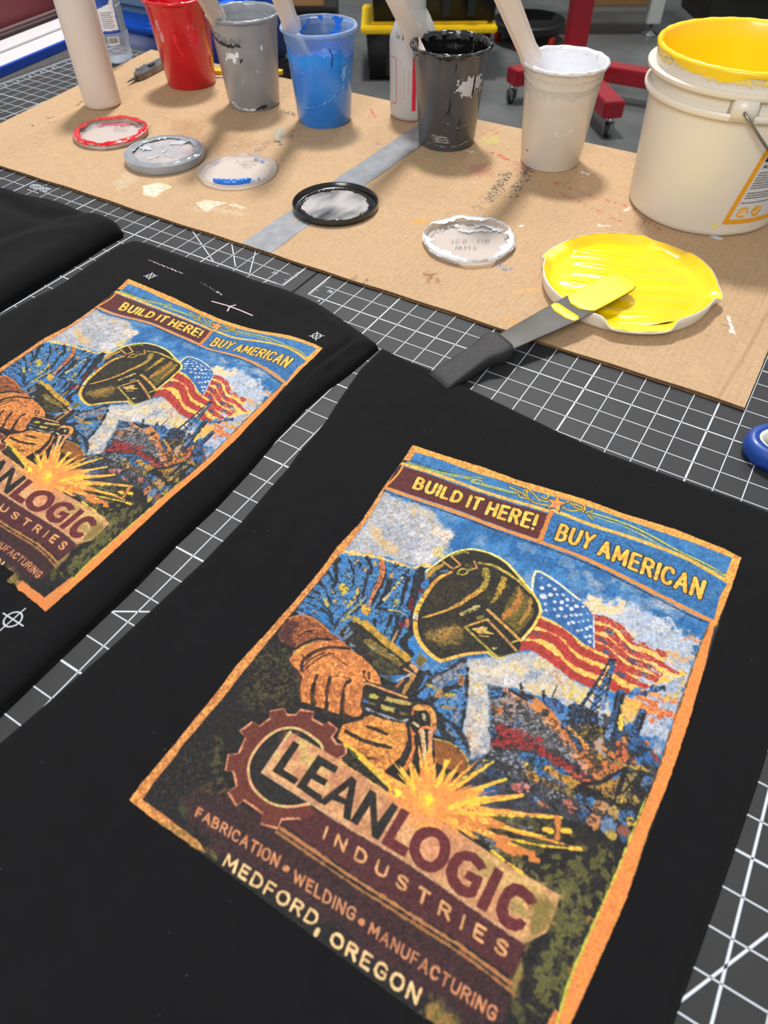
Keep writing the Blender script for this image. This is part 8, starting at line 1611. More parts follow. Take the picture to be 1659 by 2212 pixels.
# ------------------------------------------------------------------ lids on the cardboard
def lid(label, loc, body, H=.34, R=2.38, cup_up=True):
    t = thing('cup_lid', label, 'lid', (loc[0], loc[1], CZ + .02), 0, 'cup lids laid on the cardboard')
    prof = [(0, .05), (R - .42, .05), (R - .36, .12), (R - .3, .14), (R - .26, .06), (R - .16, .06), (R - .1, H - .04), (R - .05, H), (R, H - .03), (R + .02, .1), (R - .04, .0), (R - .3, .0), (0, .0)]
    edge_split(MB().lathe(prof, n=72).build('disc', body, t), 40); return t
def ring_ink(t, m, r0, r1, z, seed, gap=0.0, amp=.09, name='ink_ring', hgt=.05):
    rs = random.Random(seed); n = 140; ph = [rs.uniform(0, 6.28) for _ in range(6)]; vs = []
    for i in range(n):
        a = 2 * math.pi * i / n
        w = amp * (math.sin(7 * a + ph[0]) + .7 * math.sin(15 * a + ph[1]) + .5 * math.sin(29 * a + ph[2])) / 1.6
        w2 = amp * .5 * (math.sin(9 * a + ph[3]) + .6 * math.sin(21 * a + ph[4]))
        g = max(0, math.sin(3 * a + ph[5]) - 1 + gap) * .8
        ri = min(r0 + w + g, r1 - .03); ro = r1 + w2 * .4; zz = z + hgt * (.6 + .4 * math.sin(11 * a + ph[2]))
        for r, h in ((ri, z - .02), (ri * .7 + ro * .3, zz), (ri * .3 + ro * .7, zz), (ro, z - .12)): vs.append((r * math.cos(a), r * math.sin(a), h))
    return MB().add(vs, [(i * 4 + j, ((i + 1) % n) * 4 + j, ((i + 1) % n) * 4 + j + 1, i * 4 + j + 1) for i in range(n) for j in range(3)]).build(name, m, t)
def flat(t, name, ops, R, z, m, ppi=40, thr=.4, rot=0.0):
    im, cv = paint(ops, ppi, 2 * R, 2 * R, (120, 120, 120), 0, 0, .3); hh, ww = cv.shape
    X, Y = np.meshgrid(np.linspace(-R, R, ww), np.linspace(R, -R, hh)); ca, sa = math.cos(rot), math.sin(rot)
    return paint_grid(name, X * ca - Y * sa, X * sa + Y * ca, np.full(X.shape, z), im, m, t, cv > thr)
M_frost = clear_mat('frosted_lid', (246, 240, 236), .16, (214, 204, 200), .34, rough=.3)
M_clid = clear_mat('clear_lid', (250, 248, 246), .12, (226, 220, 216), .12)
PEN = (70, 64, 62); VR = 0.55                                   # the notes run along the view's right
t = lid('clear lid with a ragged red ink rim, in front of the squeeze bottle', (-36.3, 7.85), M_frost); ring_ink(t, M_redw, 1.98, 2.42, .36, 21, .3, .1)
flat(t, 'handwriting', sum([SCRIB(1.9 + .2 * k, 1.2 + .36 * k, 1.3 - .15 * k, .22, PEN, .035, 40 + k) for k in range(3)], []), 2.3, .085, M_label, rot=VR)
flat(t, 'ink_stain', [POLY((206, 90, 110), [(1.0, .5), (2.4, .3), (3.6, .7), (3.2, .9), (2, .7), (1.1, 1.1)], .2, .2)], 2.3, .075, M_patch, rot=VR)
t = lid('grey ink-covered lid, second of the lids from the left', (-30.6, 6.9), M_gry, .5, 2.45); ring_ink(t, M_gryw, 1.85, 2.4, .5, 22, .1, .08, hgt=.06)
mb = MB(); n = 60; vs = []
for j in range(9):
    for i in range(n):
        a = 2 * math.pi * i / n; r = 2.12 * (1 - j / 9); vs.append((r * math.cos(a), r * math.sin(a), .40 + .02 * math.sin(3 * a + j * .8) + .02 * math.sin(5 * a - j * 1.7)))
mb.add(vs, [(j * n + i, j * n + (i + 1) % n, (j + 1) * n + (i + 1) % n, (j + 1) * n + i) for j in range(8) for i in range(n)] + [tuple(8 * n + i for i in range(n))]).build('ink_film', mat('grey_ink_film', (160, 164, 170), .22, (182, 172, 172), 26, coat=.4, bump=.3, bscale=70), t)
flat(t, 'thick_ink', [POLY((176, 180, 190), [(2.5, .9), (3.4, .5), (3.7, .8), (3.2, 1.4), (2.4, 1.3)], .1), LINE((200, 204, 210), .08, [(2.4, 1.9), (2.2, 3.0), (1.6, 3.4)], .06), LINE((190, 194, 200), .08, [(2.2, 2.6), (3.0, 3.2)], .06), POLY((180, 184, 192), [(.7, 1.6), (1.4, 1.4), (1.5, 2.2), (.9, 2.2)], .2)], 2.3, .46, M_patch, rot=VR)
t = lid('clear lid with a thick blob of blue ink on its near edge', (-25.38, 7.6), M_clid, .26); 
flat(t, 'handwriting', sum([SCRIB(2.0 + .25 * k, 1.0 + .42 * k, 1.5 - .4 * k, .26, PEN, .035, 50 + k) for k in range(3)], []), 2.3, .085, M_label, rot=VR)
pts = [(-1.25, -1.35), (-1.0, -1.55), (-.4, -1.72), (.2, -1.7), (.7, -1.5), (1.0, -1.3)]
rot2 = lambda p: (p[0] * math.cos(VR) - p[1] * math.sin(VR), p[0] * math.sin(VR) + p[1] * math.cos(VR), .16)
MB().tube([rot2(p) for p in resample(pts, 24)], [.06 + .13 * math.sin(math.pi * k / 23) ** .5 + .02 * math.sin(k * 1.9) for k in range(24)], 10).build('ink_blob', M_bluw, t)
flat(t, 'ink_stain', [LINE((50, 130, 214), .2, [(1.3, 3.9), (2.2, 4.15), (3.2, 3.9), (3.8, 3.4)], .2), LINE((60, 120, 200), .12, [(3.0, .5), (3.6, .9)], .2), LINE((70, 130, 210), .1, [(.5, 1.4), (1.0, .9)], .15)], 2.3, .10, M_patch, rot=VR)
t = lid('black-rimmed lid with a cloudy centre, lying on the silver tape', (-17.76, 6.9), mat('black_lid', (26, 26, 27), .25, coat=.4), .36, 2.4); ring_ink(t, M_blkw, 1.85, 2.02, .14, 23, .2, .08)
mb = MB().lathe([(1.92, .09), (0.01, .09)], n=60, cap1=True); mb.build('cloudy_centre', mat('cloudy_plastic', (176, 172, 170), .3, (48, 48, 50), 24, coat=.3, lo=.42, hi=.66, stretch=(1, .5, 1)), t)
t = lid('clear lid with a white ink rim and mirrored black handwriting', (-9.48, 7.1), M_clid, .34); ring_ink(t, M_whtw, 1.95, 2.4, .33, 24, .9, .16)
flat(t, 'handwriting', TXT('155', 1.35, 2.05, .42, PEN, .045, vflip=True) + TXT('UB', 2.75, 2.05, .42, PEN, .045, vflip=True) + TXT('WHT', 1.5, 2.75, .42, PEN, .045, vflip=True), 2.3, .085, M_label, rot=VR)
flat(t, 'ink_stain', [LINE((232, 234, 238), .2, [(1.6, .6), (1.9, 1.1), (2.4, 1.3)], .2), LINE((232, 234, 238), .12, [(2.6, 1.2), (3.6, 1.25), (4.1, 1.2)], .12), LINE((236, 238, 242), .3, [(2.8, .6), (3.5, .8), (4.0, 1.2)], .25), LINE((232, 234, 238), .1, [(.7, 1.2), (1.5, .7)], .2), POLY((236, 238, 242), [(1.2, 3.9), (2.0, 4.1), (2.0, 4.35), (1.4, 4.3)], .15)], 2.3, .10, M_whtw, rot=VR)
# ------------------------------------------------------------------ yellow lid, palette knife
M_yel = mat('yellow_ink_wet', (250, 214, 0), 0.16, (246, 200, 0), 20, coat=.5, bump=.25, bscale=45); M_yel2 = mat('yellow_ink_coat', (252, 212, 30), 0.32, (250, 204, 20), 14, coat=.3)
M_pail = mat('milky_hdpe', (230, 222, 208), 0.36, (224, 214, 198), 5, sss=.25, coat=.15)
t = thing('bucket_lid', 'bucket lid full of ridged yellow ink, below the yellow bucket', 'lid', (-1.04, 7.0, CZ + .02)); LC = (-1.04, 7.0)
tabs = [(math.atan2(at(*p, .7)[1] - 7.0, at(*p, .7)[0] + 1.04), wd_) for p, wd_ in (((1192, 540), .24), ((1446, 530), .26), ((1556, 640), .10), ((1393, 740), .36))]
def tabf(a):
    s_ = 0
    for ta, wd_ in tabs:
        d = abs((a - ta + math.pi) % (2 * math.pi) - math.pi); s_ = max(s_, 1 / (1 + math.exp((d - wd_) * 40)))
    return s_
prof = [(0, 0), (3.78, 0), (3.9, .04), (3.97, .2), (4.0, .5), (4.03, .74), (3.97, .75)]
MB().lathe(prof, n=240, rad=lambda j, a, r, z: (r + (.34 * tabf(a) if j >= 5 else (.22 * tabf(a) if j == 4 else 0)), z - (.30 * tabf(a) if j >= 5 else (.22 * tabf(a) if j == 4 else (.05 * tabf(a) if j == 3 else 0))))).build('lid_shell', M_pail, t)
MB().lathe([(3.985, .735), (3.93, .70), (3.82, .55), (3.66, .38), (3.42, .20)], n=240, rad=lambda j, a, r, z: (r + ((.325, .30, .14, .01, 0)[j] * tabf(a)) + .01 * math.sin(9 * a + j), z - ((.275, .25, .12, .0, 0)[j] * tabf(a)) + .008 * math.sin(23 * a + j))).build('ink_on_rim', M_yel2, t)
mb = MB(); nr, na = 90, 160; vs = []
for j in range(nr):
    for i in range(na):
        r = 3.66 * (1 - j / nr); a = 2 * math.pi * i / na; x, y = r * math.cos(a), r * math.sin(a)
        p = -x * .36 + y * .93 + .12 * math.sin(x * .9 + 1.1)
        ridge = .075 * (abs(math.sin(p * 3.3)) ** 7) * (1 if abs(x + y * .3) < 2.7 else .25) * (.6 + .4 * math.sin(x * 1.1 + p * 2)) + .018 * math.sin(x * 1.3 + y * .6) + .02 * math.sin(6 * a) * max(0, (r - 2.4))
        edge = .08 * max(0, (r - 3.0) / .6) ** 2
        vs.append((x, y, .25 + ridge + edge))
mb.add(vs, [(j * na + i, j * na + (i + 1) % na, (j + 1) * na + (i + 1) % na, (j + 1) * na + i) for j in range(nr - 1) for i in range(na)] + [tuple((nr - 1) * na + i for i in range(na))]).build('ink_pool', M_yel, t)
kp = [at(1348, 606, 1.05), at(1225, 672, .95), at(1086, 742, .70), at(1040, 768, .52), at(944, 828, .20)]
K0 = kp[2]; kt = thing('palette_knife', 'ink knife with a black handle, its yellow tip lying over the yellow lid', 'palette knife', K0)
def knife_section(p, q, w0, w1, t0, t1, n, shape, ext=0.0):
    rings = []
    for k in range(n + 1):
        s_ = k / n; c0 = p + (q - p) * s_ - K0; d = (q - p) / np.linalg.norm(q - p); side = np.cross(d, [0, 0, 1]); side /= np.linalg.norm(side); up = np.cross(side, d)
        ww, tt = (w0 + (w1 - w0) * s_) / 2, (t0 + (t1 - t0) * s_) / 2
        rings.append([tuple(c0 + side * ww * a + up * tt * b) for a, b in shape])
    return rings
flat4 = [(1, .6), (.9, 1), (-.9, 1), (-1, .6), (-1, -.6), (-.9, -1), (.9, -1), (1, -.6)]
oct8 = [(math.copysign(abs(math.cos(a)) ** .45, math.cos(a)), math.copysign(abs(math.sin(a)) ** .45, math.sin(a))) for a in np.linspace(0, 2 * math.pi, 16, endpoint=False)]
M_bladeS = mat('blade_steel', (74, 72, 69), 0.5, (62, 60, 58), 30, metal=.45, spec=.4); M_hand = mat('black_handle', (40, 40, 42), 0.55, (33, 33, 35), 400, bump=.5, bscale=900)
tip = kp[0] + (kp[0] - kp[1]) / np.linalg.norm(kp[0] - kp[1]) * .35
seg = []
for s_, w_ in [(0, .45), (.04, 1.02), (.09, 1.4), (.16, 1.58), (.3, 1.64)]:
    seg.append(knife_section(tip + (kp[1] - tip) * s_, tip + (kp[1] - tip) * (s_ + .001), w_, w_, .05, .05, 1, flat4)[0])
seg += knife_section(kp[1], kp[2], 1.62, 1.12, .055, .07, 6, flat4); seg.append(knife_section(kp[2], kp[3], .95, .8, .08, .08, 1, flat4)[0])
edge_split(MB().loft(seg).build('blade', M_bladeS, kt), 30)
seg = []
for s_, w_ in [(0.002, .42), (.04, 1.0), (.09, 1.38), (.16, 1.56), (.3, 1.62), (.6, 1.63), (.78, 1.6), (.82, 1.3), (.88, .5)]:
    r_ = knife_section(tip + (kp[1] - tip) * s_, tip + (kp[1] - tip) * (s_ + .001), w_, w_, .03, .03, 1, flat4)[0]; seg.append([(x, y, z + .035) for x, y, z in r_])
M_yel3 = mat('yellow_ink_film', (250, 216, 6), 0.42, (246, 206, 2), 20)
tag(MB().loft(seg).build('ink_stain', M_yel3, kt), 'yellow ink coating the blade tip')
seg = []
for s_, w_ in [(0, 1.3), (.3, 1.56), (.7, 1.5), (1, .7)]:
    p0, p1 = tip + (kp[1] - tip) * .98, kp[1] + (kp[2] - kp[1]) * .12
    r_ = knife_section(p0 + (p1 - p0) * s_, p0 + (p1 - p0) * (s_ + .001), w_, w_, .03, .03, 1, flat4)[0]; seg.append([(x, y, z + .025) for x, y, z in r_])
MB().loft(seg).build('ink_stain', M_yel3, kt)
seg = knife_section(kp[2] + (kp[2] - kp[3]) * .08, kp[2] + (kp[3] - kp[2]) * .15, 1.2, 1.62, .55, .74, 1, oct8) + knife_section(kp[2] + (kp[3] - kp[2]) * .4, kp[3], 1.6, 1.22, .76, .66, 2, oct8) + knife_section(kp[3] + (kp[4] - kp[3]) * .2, kp[4], 1.2, 1.3, .64, .36, 5, oct8)
MB().loft(seg).build('handle', M_hand, kt)
# ------------------------------------------------------------------ yellow bucket
BX, BY = -0.33, 17.68
t = thing('ink_bucket', 'white plastic bucket with yellow ink inside, rightmost on the cardboard', 'bucket', (BX, BY, CZ + .01)); fa = facing(BX, BY)
def bk_r(z): return float(np.interp(z, [0, .3, 5.9], [3.8, 3.92, 4.22]))
bp = [(0, .06), (3.6, .06), (3.7, 0), (3.86, .1), (3.92, .3), (4.22, 5.72), (4.5, 5.74), (4.56, 5.82), (4.56, 6.0), (4.5, 6.06), (4.27, 6.02), (4.28, 6.62), (4.56, 6.64), (4.64, 6.72), (4.64, 6.86), (4.55, 6.92), (4.3, 6.90), (4.31, 7.5), (4.38, 7.62), (4.34, 7.72), (4.2, 7.72), (4.14, 7.6), (4.1, 6.0), (3.8, .2), (0, .2)]
edge_split(MB().lathe(bp, n=110).build('pail', M_pail, t), 45)
MB().lathe([(4.33, 7.36), (4.40, 7.54), (4.42, 7.64), (4.36, 7.76), (4.22, 7.77), (4.11, 7.62), (4.08, 6.6), (3.98, 4.6), (3.92, 3.6), (2.5, 3.52), (.01, 3.5)], n=110, cap1=True, rad=lambda j, a, r, z: (r + .012 * math.sin(19 * a + j), z + (.10 * math.sin(5 * a + 1) + .05 * math.sin(13 * a) if j == 0 else .012 * math.sin(27 * a + j)))).build('ink', M_yel2, t)
ea = fa + .13
def ring_pt(a, r, z): return (r * math.cos(a), r * math.sin(a), z)
mb = MB(); e0 = Matrix.Rotation(ea, 4, 'Z')
mb.loft([[tuple((e0 @ Vector(v))[:]) for v in ((4.2, -w_, 5.78), (4.2, w_, 5.78), (4.2, w_ * .92, 6.72), (4.2, -w_ * .92, 6.72))] if r_ == 0 else [tuple((e0 @ Vector(v))[:]) for v in ((4.60, -w_, 5.80), (4.60, w_, 5.80), (4.64, w_ * .92, 6.70), (4.64, -w_ * .92, 6.70))] for r_, w_ in ((0, .72), (1, .5))]).build('handle_boss', M_pail, t)
M_wire = mat('handle_wire', (150, 148, 140), 0.3, metal=.9)
hp = []
A0 = np.array(ring_pt(ea, 4.7, 6.22)); A1 = np.array(ring_pt(ea + math.pi, 4.7, 6.22))
for k in range(41):
    s_ = math.pi * k / 40; mid_ = (A0 + A1) / 2; outw = np.array([-math.sin(ea), math.cos(ea), 0.0])
    p_ = mid_ + (A0 - A1) / 2 * math.cos(s_) * (1 + .05 * math.sin(s_)) + (outw * 4.9 * math.sin(s_) + np.array([0, 0, -4.6]) * math.sin(s_)) 
    hp.append(p_)
hp = [A0 - (A0 / np.linalg.norm(A0[:2])) * .2 * np.array([1, 1, 0])] + hp
MB().tube([tuple(p) for p in hp], .075, 8).build('wire_handle', M_wire, t)
OR_ = (224, 156, 40); sl = lambda x, v: x + .72 * (3.9 - v) / 3.75
lab = [POLY((206, 204, 202), [(sl(.2, 4), 4.0), (sl(3.9, 4), 4.0), (sl(3.9, .1), .1), (sl(.2, .1), .1)]), LINE(OR_, .26, [(sl(.33, 3.87), 3.87), (sl(3.77, 3.87), 3.87), (sl(3.77, .23), .23), (sl(.33, .23), .23), (sl(.33, 3.87), 3.87)]), POLY((34, 34, 34), [(sl(.55, .95), .85), (sl(3.4, .95), .85), (sl(3.4, .4), .42), (sl(.55, .4), .42)])]
lab += TXT('LEMON', sl(.7, .8), .78, .3, (240, 240, 240), .07, .3) + TXT('NON-PHTHALATE', sl(.6, 1.1), 1.16, .16, (60, 60, 60), .04, .3)
for k in range(13):
    if k == 7 or k == 11: continue
    v_ = 1.4 + k * .125; lab += SCRIB(sl(.6, v_), v_, (1.0 if k == 6 else 2.7 - .2 * (k % 3)), .06, (92, 90, 90), .022, 60 + k)
for k, u_ in enumerate((.95, 1.75)): lab += [POLY((222, 160, 60), [(sl(u_, 3.4) + .3 * math.cos(q), 3.38 + .3 * math.sin(q)) for q in np.linspace(0, 6.28, 18)], .03)]
lab += TXT('LOW', sl(.78, 3.35), 3.36, .13, (240, 230, 210), .03) + TXT('CURE', sl(.78, 3.5), 3.54, .13, (240, 230, 210), .03) + [LINE((240, 230, 210), .05, [(sl(1.62, 3.4), 3.4), (sl(1.72, 3.5), 3.5), (sl(1.9, 3.3), 3.24)])]
wrap('label', t, bk_r, fa + .30, fa + 1.6, .55, 4.75, lab, 44, material=M_label)
wrap('ink_drip', t, bk_r, fa + .15, fa + .5, .3, .9, [POLY((232, 214, 100), [(.3, .2), (.6, .15), (.6, .4), (.35, .45)], .08)], 44)
wrap('ink_stain', t, lambda z: 4.30, fa - 1.4, fa + 1.5, 6.95, 7.45, [POLY((236, 206, 110), [(0, 0), (11.8, 0), (11.8, .3), (9, .42), (7, .25), (5, .36), (3.5, .15), (2, .3), (0, .2)], .14, .1)], 20, off=.03)
# ------------------------------------------------------------------ bottles
M_sq = mat('squeeze_plastic', (222, 208, 196), 0.42, (216, 198, 186), 5, sss=.2)
sx, sy = -40.95, 11.55
t = thing('squeeze_bottle', 'tall plain off-white squeeze bottle at the left end of the cardboard', 'bottle', (sx, sy, CZ + .01))
MB().lathe([(0, .04), (1.05, .04), (1.12, 0), (1.24, .1), (1.27, .3), (1.27, 7.2), (1.2, 7.6), (.95, 7.9), (.7, 8.05), (.7, 8.4)], n=56, cap1=True).build('bottle_body', M_sq, t)
MB().lathe([(.86, 8.2), (.88, 8.8), (.6, 8.95), (.42, 9.1), (.16, 11.2), (.1, 11.3)], n=40, cap0=True, cap1=True).build('nozzle_cap', M_spat, t)
wx, wy = -20.95, 21.05
M_wash = mat('wash_plastic', (194, 192, 190), 0.38, (186, 183, 181), 6, sss=.3)
t = thing('wash_bottle', 'white bottle of wash with red label marks, behind the dark grey cup', 'bottle', (wx, wy, CZ + .01)); fa = facing(wx, wy)
def ws_r(z): return float(np.interp(z, [.1, .3, 4.3, 4.9, 5.7, 6.2], [1.44, 1.5, 1.55, 1.45, 1.05, .72]))
MB().lathe([(0, .03), (1.3, .03), (1.36, 0), (1.46, .12), (1.5, .35), (1.55, 4.3), (1.5, 4.7), (1.3, 5.2), (1.05, 5.7), (.78, 6.1)] + [(.74 + .03 * (k % 2), 6.2 + .12 * k) for k in range(16)] + [(.7, 8.2)], n=56, cap1=True).build('bottle_body', M_wash, t)
MB().box((-.8, -.5, 8.1), (.8, .5, 9.0), bevel=.12).box((.5, -.3, 8.3), (1.7, .3, 8.8), bevel=.1).build('spray_head', M_spat, t)
RD = (206, 40, 60)
wl_ = [LINE(RD, .05, [(.2, .3), (.75, .3), (.8, .4), (.8, 2.9), (.75, 3.0), (.2, 3.0)])] + [LINE((214, 110, 116), .035, [(.32 + .1 * k, .6 + .15 * k), (.32 + .1 * k, 2.7)]) for k in range(4)] + [POLY(RD, [(1.95, .1), (2.22, .1), (2.22, 3.3), (1.95, 3.3)])] + [LINE((196, 150, 156), .05, [(1.1, .3 + .17 * k), (1.17, .37 + .17 * k)]) for k in range(17)] + [LINE((214, 130, 136), .04, [(1.4, .8), (1.42, 2.6)]), LINE((214, 130, 136), .04, [(1.72, .9), (1.74, 2.3)])]
wrap('label_print', t, ws_r, fa - 1.3, fa + 1.0, .5, 4.0, wl_, 50, material=M_label)
PW_ = (62, 64, 72)
hw = [LINE(PW_, .05, [(.45, .2), (.45, .62)]), LINE(PW_, .05, [(.6, .62), (.6, .36), (.74, .4), (.76, .62)]), LINE(PW_, .05, [(.95, .15), (.95, .62)]), LINE(PW_, .05, [(1.12, .36), (.95, .46), (1.12, .62)])]
hw += [LINE(PW_, .055, [(1.62, .16), (1.72, .62), (1.86, .34), (1.98, .62), (2.1, .16)]), LINE(PW_, .055, [(2.36, .4), (2.2, .46), (2.22, .62), (2.36, .56), (2.37, .38), (2.4, .62)]), LINE(PW_, .055, [(2.66, .38), (2.54, .4), (2.66, .55), (2.52, .62)]), LINE(PW_, .055, [(2.78, .1), (2.78, .62), (2.82, .44), (2.92, .42), (2.94, .62)])]
wrap('handwriting', t, ws_r, fa - 1.15, fa + 1.3, 4.5, 5.3, hw, 50, material=M_label)
M_pet = clear_mat('clear_bottle', (246, 249, 252), .14, (230, 238, 250), .06, rough=.06)
bx_, by_ = -47.75, 19.6
t = thing('water_bottle', 'clear plastic water bottle with a blue and white label, behind the squeeze bottle', 'bottle', (bx_, by_, .012)); fa = facing(bx_, by_)
edge_split(MB().lathe([(0, .25), (.4, .12), (.8, .0), (1.1, .02), (1.24, .2), (1.27, .6), (1.2, .95), (1.27, 1.3), (1.29, 2.0), (1.22, 2.15), (1.22, 5.2), (1.28, 5.4), (1.1, 6.6), (.5, 7.6), (.45, 8.2)], n=56, cap1=True, rad=lambda j, a, r, z: (r * (1 - .12 * max(0, math.cos(5 * a)) * (1 if j in (2, 3) else (.5 if j == 4 else 0))), z)).build('bottle_shell', M_pet, t), 60)
MB().lathe([(.54, 8.1), (.56, 8.65), (.5, 8.7)], n=32, cap0=True, cap1=True).build('cap', mat('white_cap', (226, 228, 232), .4), t)
BL = (52, 92, 190); lb = [POLY((40, 70, 150), [(0, 0), (5, 0), (5, 3.2), (0, 3.2)]), POLY(BL, [(1.6, .2), (3.2, .2), (3.2, 3.0), (1.6, 3.0)]), POLY((236, 238, 242), [(1.7, 2.9), (1.7, 1.5), (2.6, 1.2), (3.0, .8), (3.0, 2.9)], .05), POLY((150, 168, 180), [(3.1, 0), (3.9, 0), (3.9, 3.2), (3.1, 3.2)]), LINE((236, 238, 242), .08, [(3.1, 1.4), (3.9, 1.3)])]
for k in range(5): lb += SCRIB(1.8, .5 + .17 * k, .9, .08, (34, 40, 90), .025, 80 + k)
for k in range(8): lb += SCRIB(1.85, 1.75 + .14 * k, .9 - .1 * (k % 2), .06, (90, 92, 100), .02, 90 + k)
wrap('label', t, lambda z: 1.235, fa - 1.9, fa + 1.9, 2.1, 5.2, lb, 40, material=M_label, keep_all=True, off=.02)
bc = [POLY((226, 228, 230), [(0, 0), (.8, 0), (.8, .55), (0, .55)])] + [LINE((40, 42, 46), .03 if k % 3 else .05, [(.1 + .065 * k, .08), (.1 + .065 * k, .42)]) for k in range(10)]
wrap('barcode', t, lambda z: 1.285, fa - .3, fa + .36, 1.35, 1.9, bc, 70, material=M_label, keep_all=True, off=.015)
# ------------------------------------------------------------------ utility knife, scissors, yellow scraper
kz = CZ + .02; a0 = at(283, 174, kz + .15); a1 = at(352, 134, kz + .25); dv = a1 - a0; ln_ = np.linalg.norm(dv[:2]); kang = math.atan2(dv[1], dv[0])
t = thing('utility_knife', 'small silver utility knife lying behind the red ink cup', 'knife', (a0[0], a0[1], kz), kang)
M_sil = mat('worn_silver', (150, 150, 150), 0.32, (112, 112, 112), 50, metal=.85)
MB().prism([(.5, -.32), (1.0, -.5), (5.4, -.55), (5.9, -.3), (5.9, .3), (5.4, .5), (1.4, .46), (.7, .2)], .03, .42).build('body', M_sil, t)
MB().prism([(-.6, -.1), (.55, -.3), (.65, .12)], .18, .24).build('blade', M_bladeS, t)
MB().box((2.4, -.14, .42), (3.1, .14, .55), bevel=.04).build('slider', mat('knife_slider', (60, 60, 62), .5), t)
MB().box((1.4, .46, .1), (2.9, .62, .5), bevel=.05).build('brand_plate', mat('plate_white', (210, 210, 208), .4, (60, 60, 60), 260, lo=.5, hi=.56), t)
t = thing('scissors', 'scissors with blue and white loop handles at the right photo edge', 'scissors', (9.6, -.5, .012))
M_sb = mat('blue_handle', (22, 66, 150), 0.42, (18, 56, 134), 20, coat=.2); M_sw = mat('white_lining', (222, 224, 216), 0.5)
def loop(cx, cy, a, b, ang, off=0):
    ca, sa = math.cos(ang), math.sin(ang)
    return [(cx + a * math.cos(q) * ca - b * math.sin(q) * sa, cy + a * math.cos(q) * sa + b * math.sin(q) * ca, off) for q in np.linspace(0, 2 * math.pi, 48, endpoint=False)]
for cx_, cy_, an in ((-1.25, -.35, .30), (1.5, 1.7, .9)):
    P = loop(cx_, cy_, 1.82, 1.02, an, .42); mb = MB(); n = len(P); vs = []
    prof_ = [(.26, -.38), (.33, -.1), (.28, .24), (.1, .38), (-.12, .34), (-.2, .1), (-.2, -.38)]
    for i in range(n):
        p, q = np.array(P[i - 1]), np.array(P[(i + 1) % n]); d = (q - p)[:2]; d /= np.linalg.norm(d); nn = np.array([d[1], -d[0]])
        for r_, z_ in prof_: vs.append((P[i][0] + nn[0] * r_, P[i][1] + nn[1] * r_, P[i][2] + z_))
    m_ = len(prof_); mb.add(vs, [(i * m_ + k, ((i + 1) % n) * m_ + k, ((i + 1) % n) * m_ + (k + 1) % m_, i * m_ + (k + 1) % m_) for i in range(n) for k in range(m_)])
    hd = mb.build('finger_loop', M_sb, t)
    mb = MB(); vs = []
    for i in range(n):
        p, q = np.array(P[i - 1]), np.array(P[(i + 1) % n]); d = (q - p)[:2]; d /= np.linalg.norm(d); nn = np.array([d[1], -d[0]])
        for r_, z_ in ((-.12, .35), (-.26, .3), (-.28, -.2), (-.2, -.39)): vs.append((P[i][0] + nn[0] * r_, P[i][1] + nn[1] * r_, P[i][2] + z_))
    mb.add(vs, [(i * 4 + k, ((i + 1) % n) * 4 + k, ((i + 1) % n) * 4 + k + 1, i * 4 + k + 1) for i in range(n) for k in range(3)]); mb.build('loop_lining', M_sw, hd)
for sg, q0 in ((1, (.4, -.2)), (-1, (1.6, .7))):
    MB().prism([(q0[0] - .1, q0[1] - .3), (2.6, -.5), (7.0, -3.2 + sg * .05), (3.0, .1), (q0[0] + .2, q0[1] + .3)], .3 + .06 * sg, .36 + .06 * sg).build('blade', M_sil, t)
MB().lathe([(.0, .52), (.16, .52), (.2, .44), (.2, .2)], (2.7, -.25, 0), 20).build('pivot_screw', M_sil, t)
p0, p1 = at(462, 158, kz + .1), at(612, 160, kz + .1); dd = p1 - p0; yang = math.atan2(dd[1], dd[0])
t = thing('plastic_scraper', 'yellow and white flat plastic scraper lying behind the grey ink cup', 'scraper', (p0[0], p0[1], kz), yang); L_ = float(np.hypot(dd[0], dd[1]))
MB().prism([(-.6, -.62), (L_ - 1.6, -.62), (L_ - 1.6, .62), (-.6, .62)], 0, .06).build('blade', mat('white_scraper', (222, 220, 214), .5), t)
MB().prism([(-.6, -.3), (L_ - .6, -.34), (L_ - .05, -.1), (L_ - .05, .25), (L_ - .6, .45), (-.6, .3)], .06, .34).build('grip', mat('yellow_grip', (244, 190, 14), .4), t)

# ------------------------------------------------------------------ left of the mats
BA = math.atan2(19.46 - 12.09, -53.86 + 52.92)                   # direction of the blue edge
M_wb = mat('white_board', (196, 194, 197), .5); M_bedge = mat('blue_edge', (26, 74, 176), .4)
t = thing('white_board', 'white board with a blue edge at the left, beside the cutting mat', 'board', (-53.0, 12.6, -0.125), BA)
MB().box((-16, .0, 0), (12.5, .34, .62), bevel=.04).build('edge_band', M_bedge, t)
MB().box((-16, .34, 0), (12.5, 5.2, .60), bevel=.02).build('panel', M_wb, t); MB().box((-16, 2.6, .60), (12.5, 3.0, .74), bevel=.05).build('ridge', M_wb, t)
t = thing('roller_rail', 'dusty maroon rail at the top left corner, beyond the white board', 'rail', (-58.6, 12.6, -0.125), BA)
MB().box((-18, .0, 0), (14, .9, 1.0), bevel=.2).build('grey_foot', mat('rail_grey', (96, 76, 78), .6), t)
MB().box((-18, 1.0, 0), (14, 2.6, 3.0), bevel=.2).build('maroon_face', mat('rail_maroon', (136, 62, 66), .55), t)
MB().box((-18, 1.2, 3.0), (14, 6.0, 3.3), bevel=.1).build('pink_top', mat('rail_pink', (176, 126, 140), .5), t)
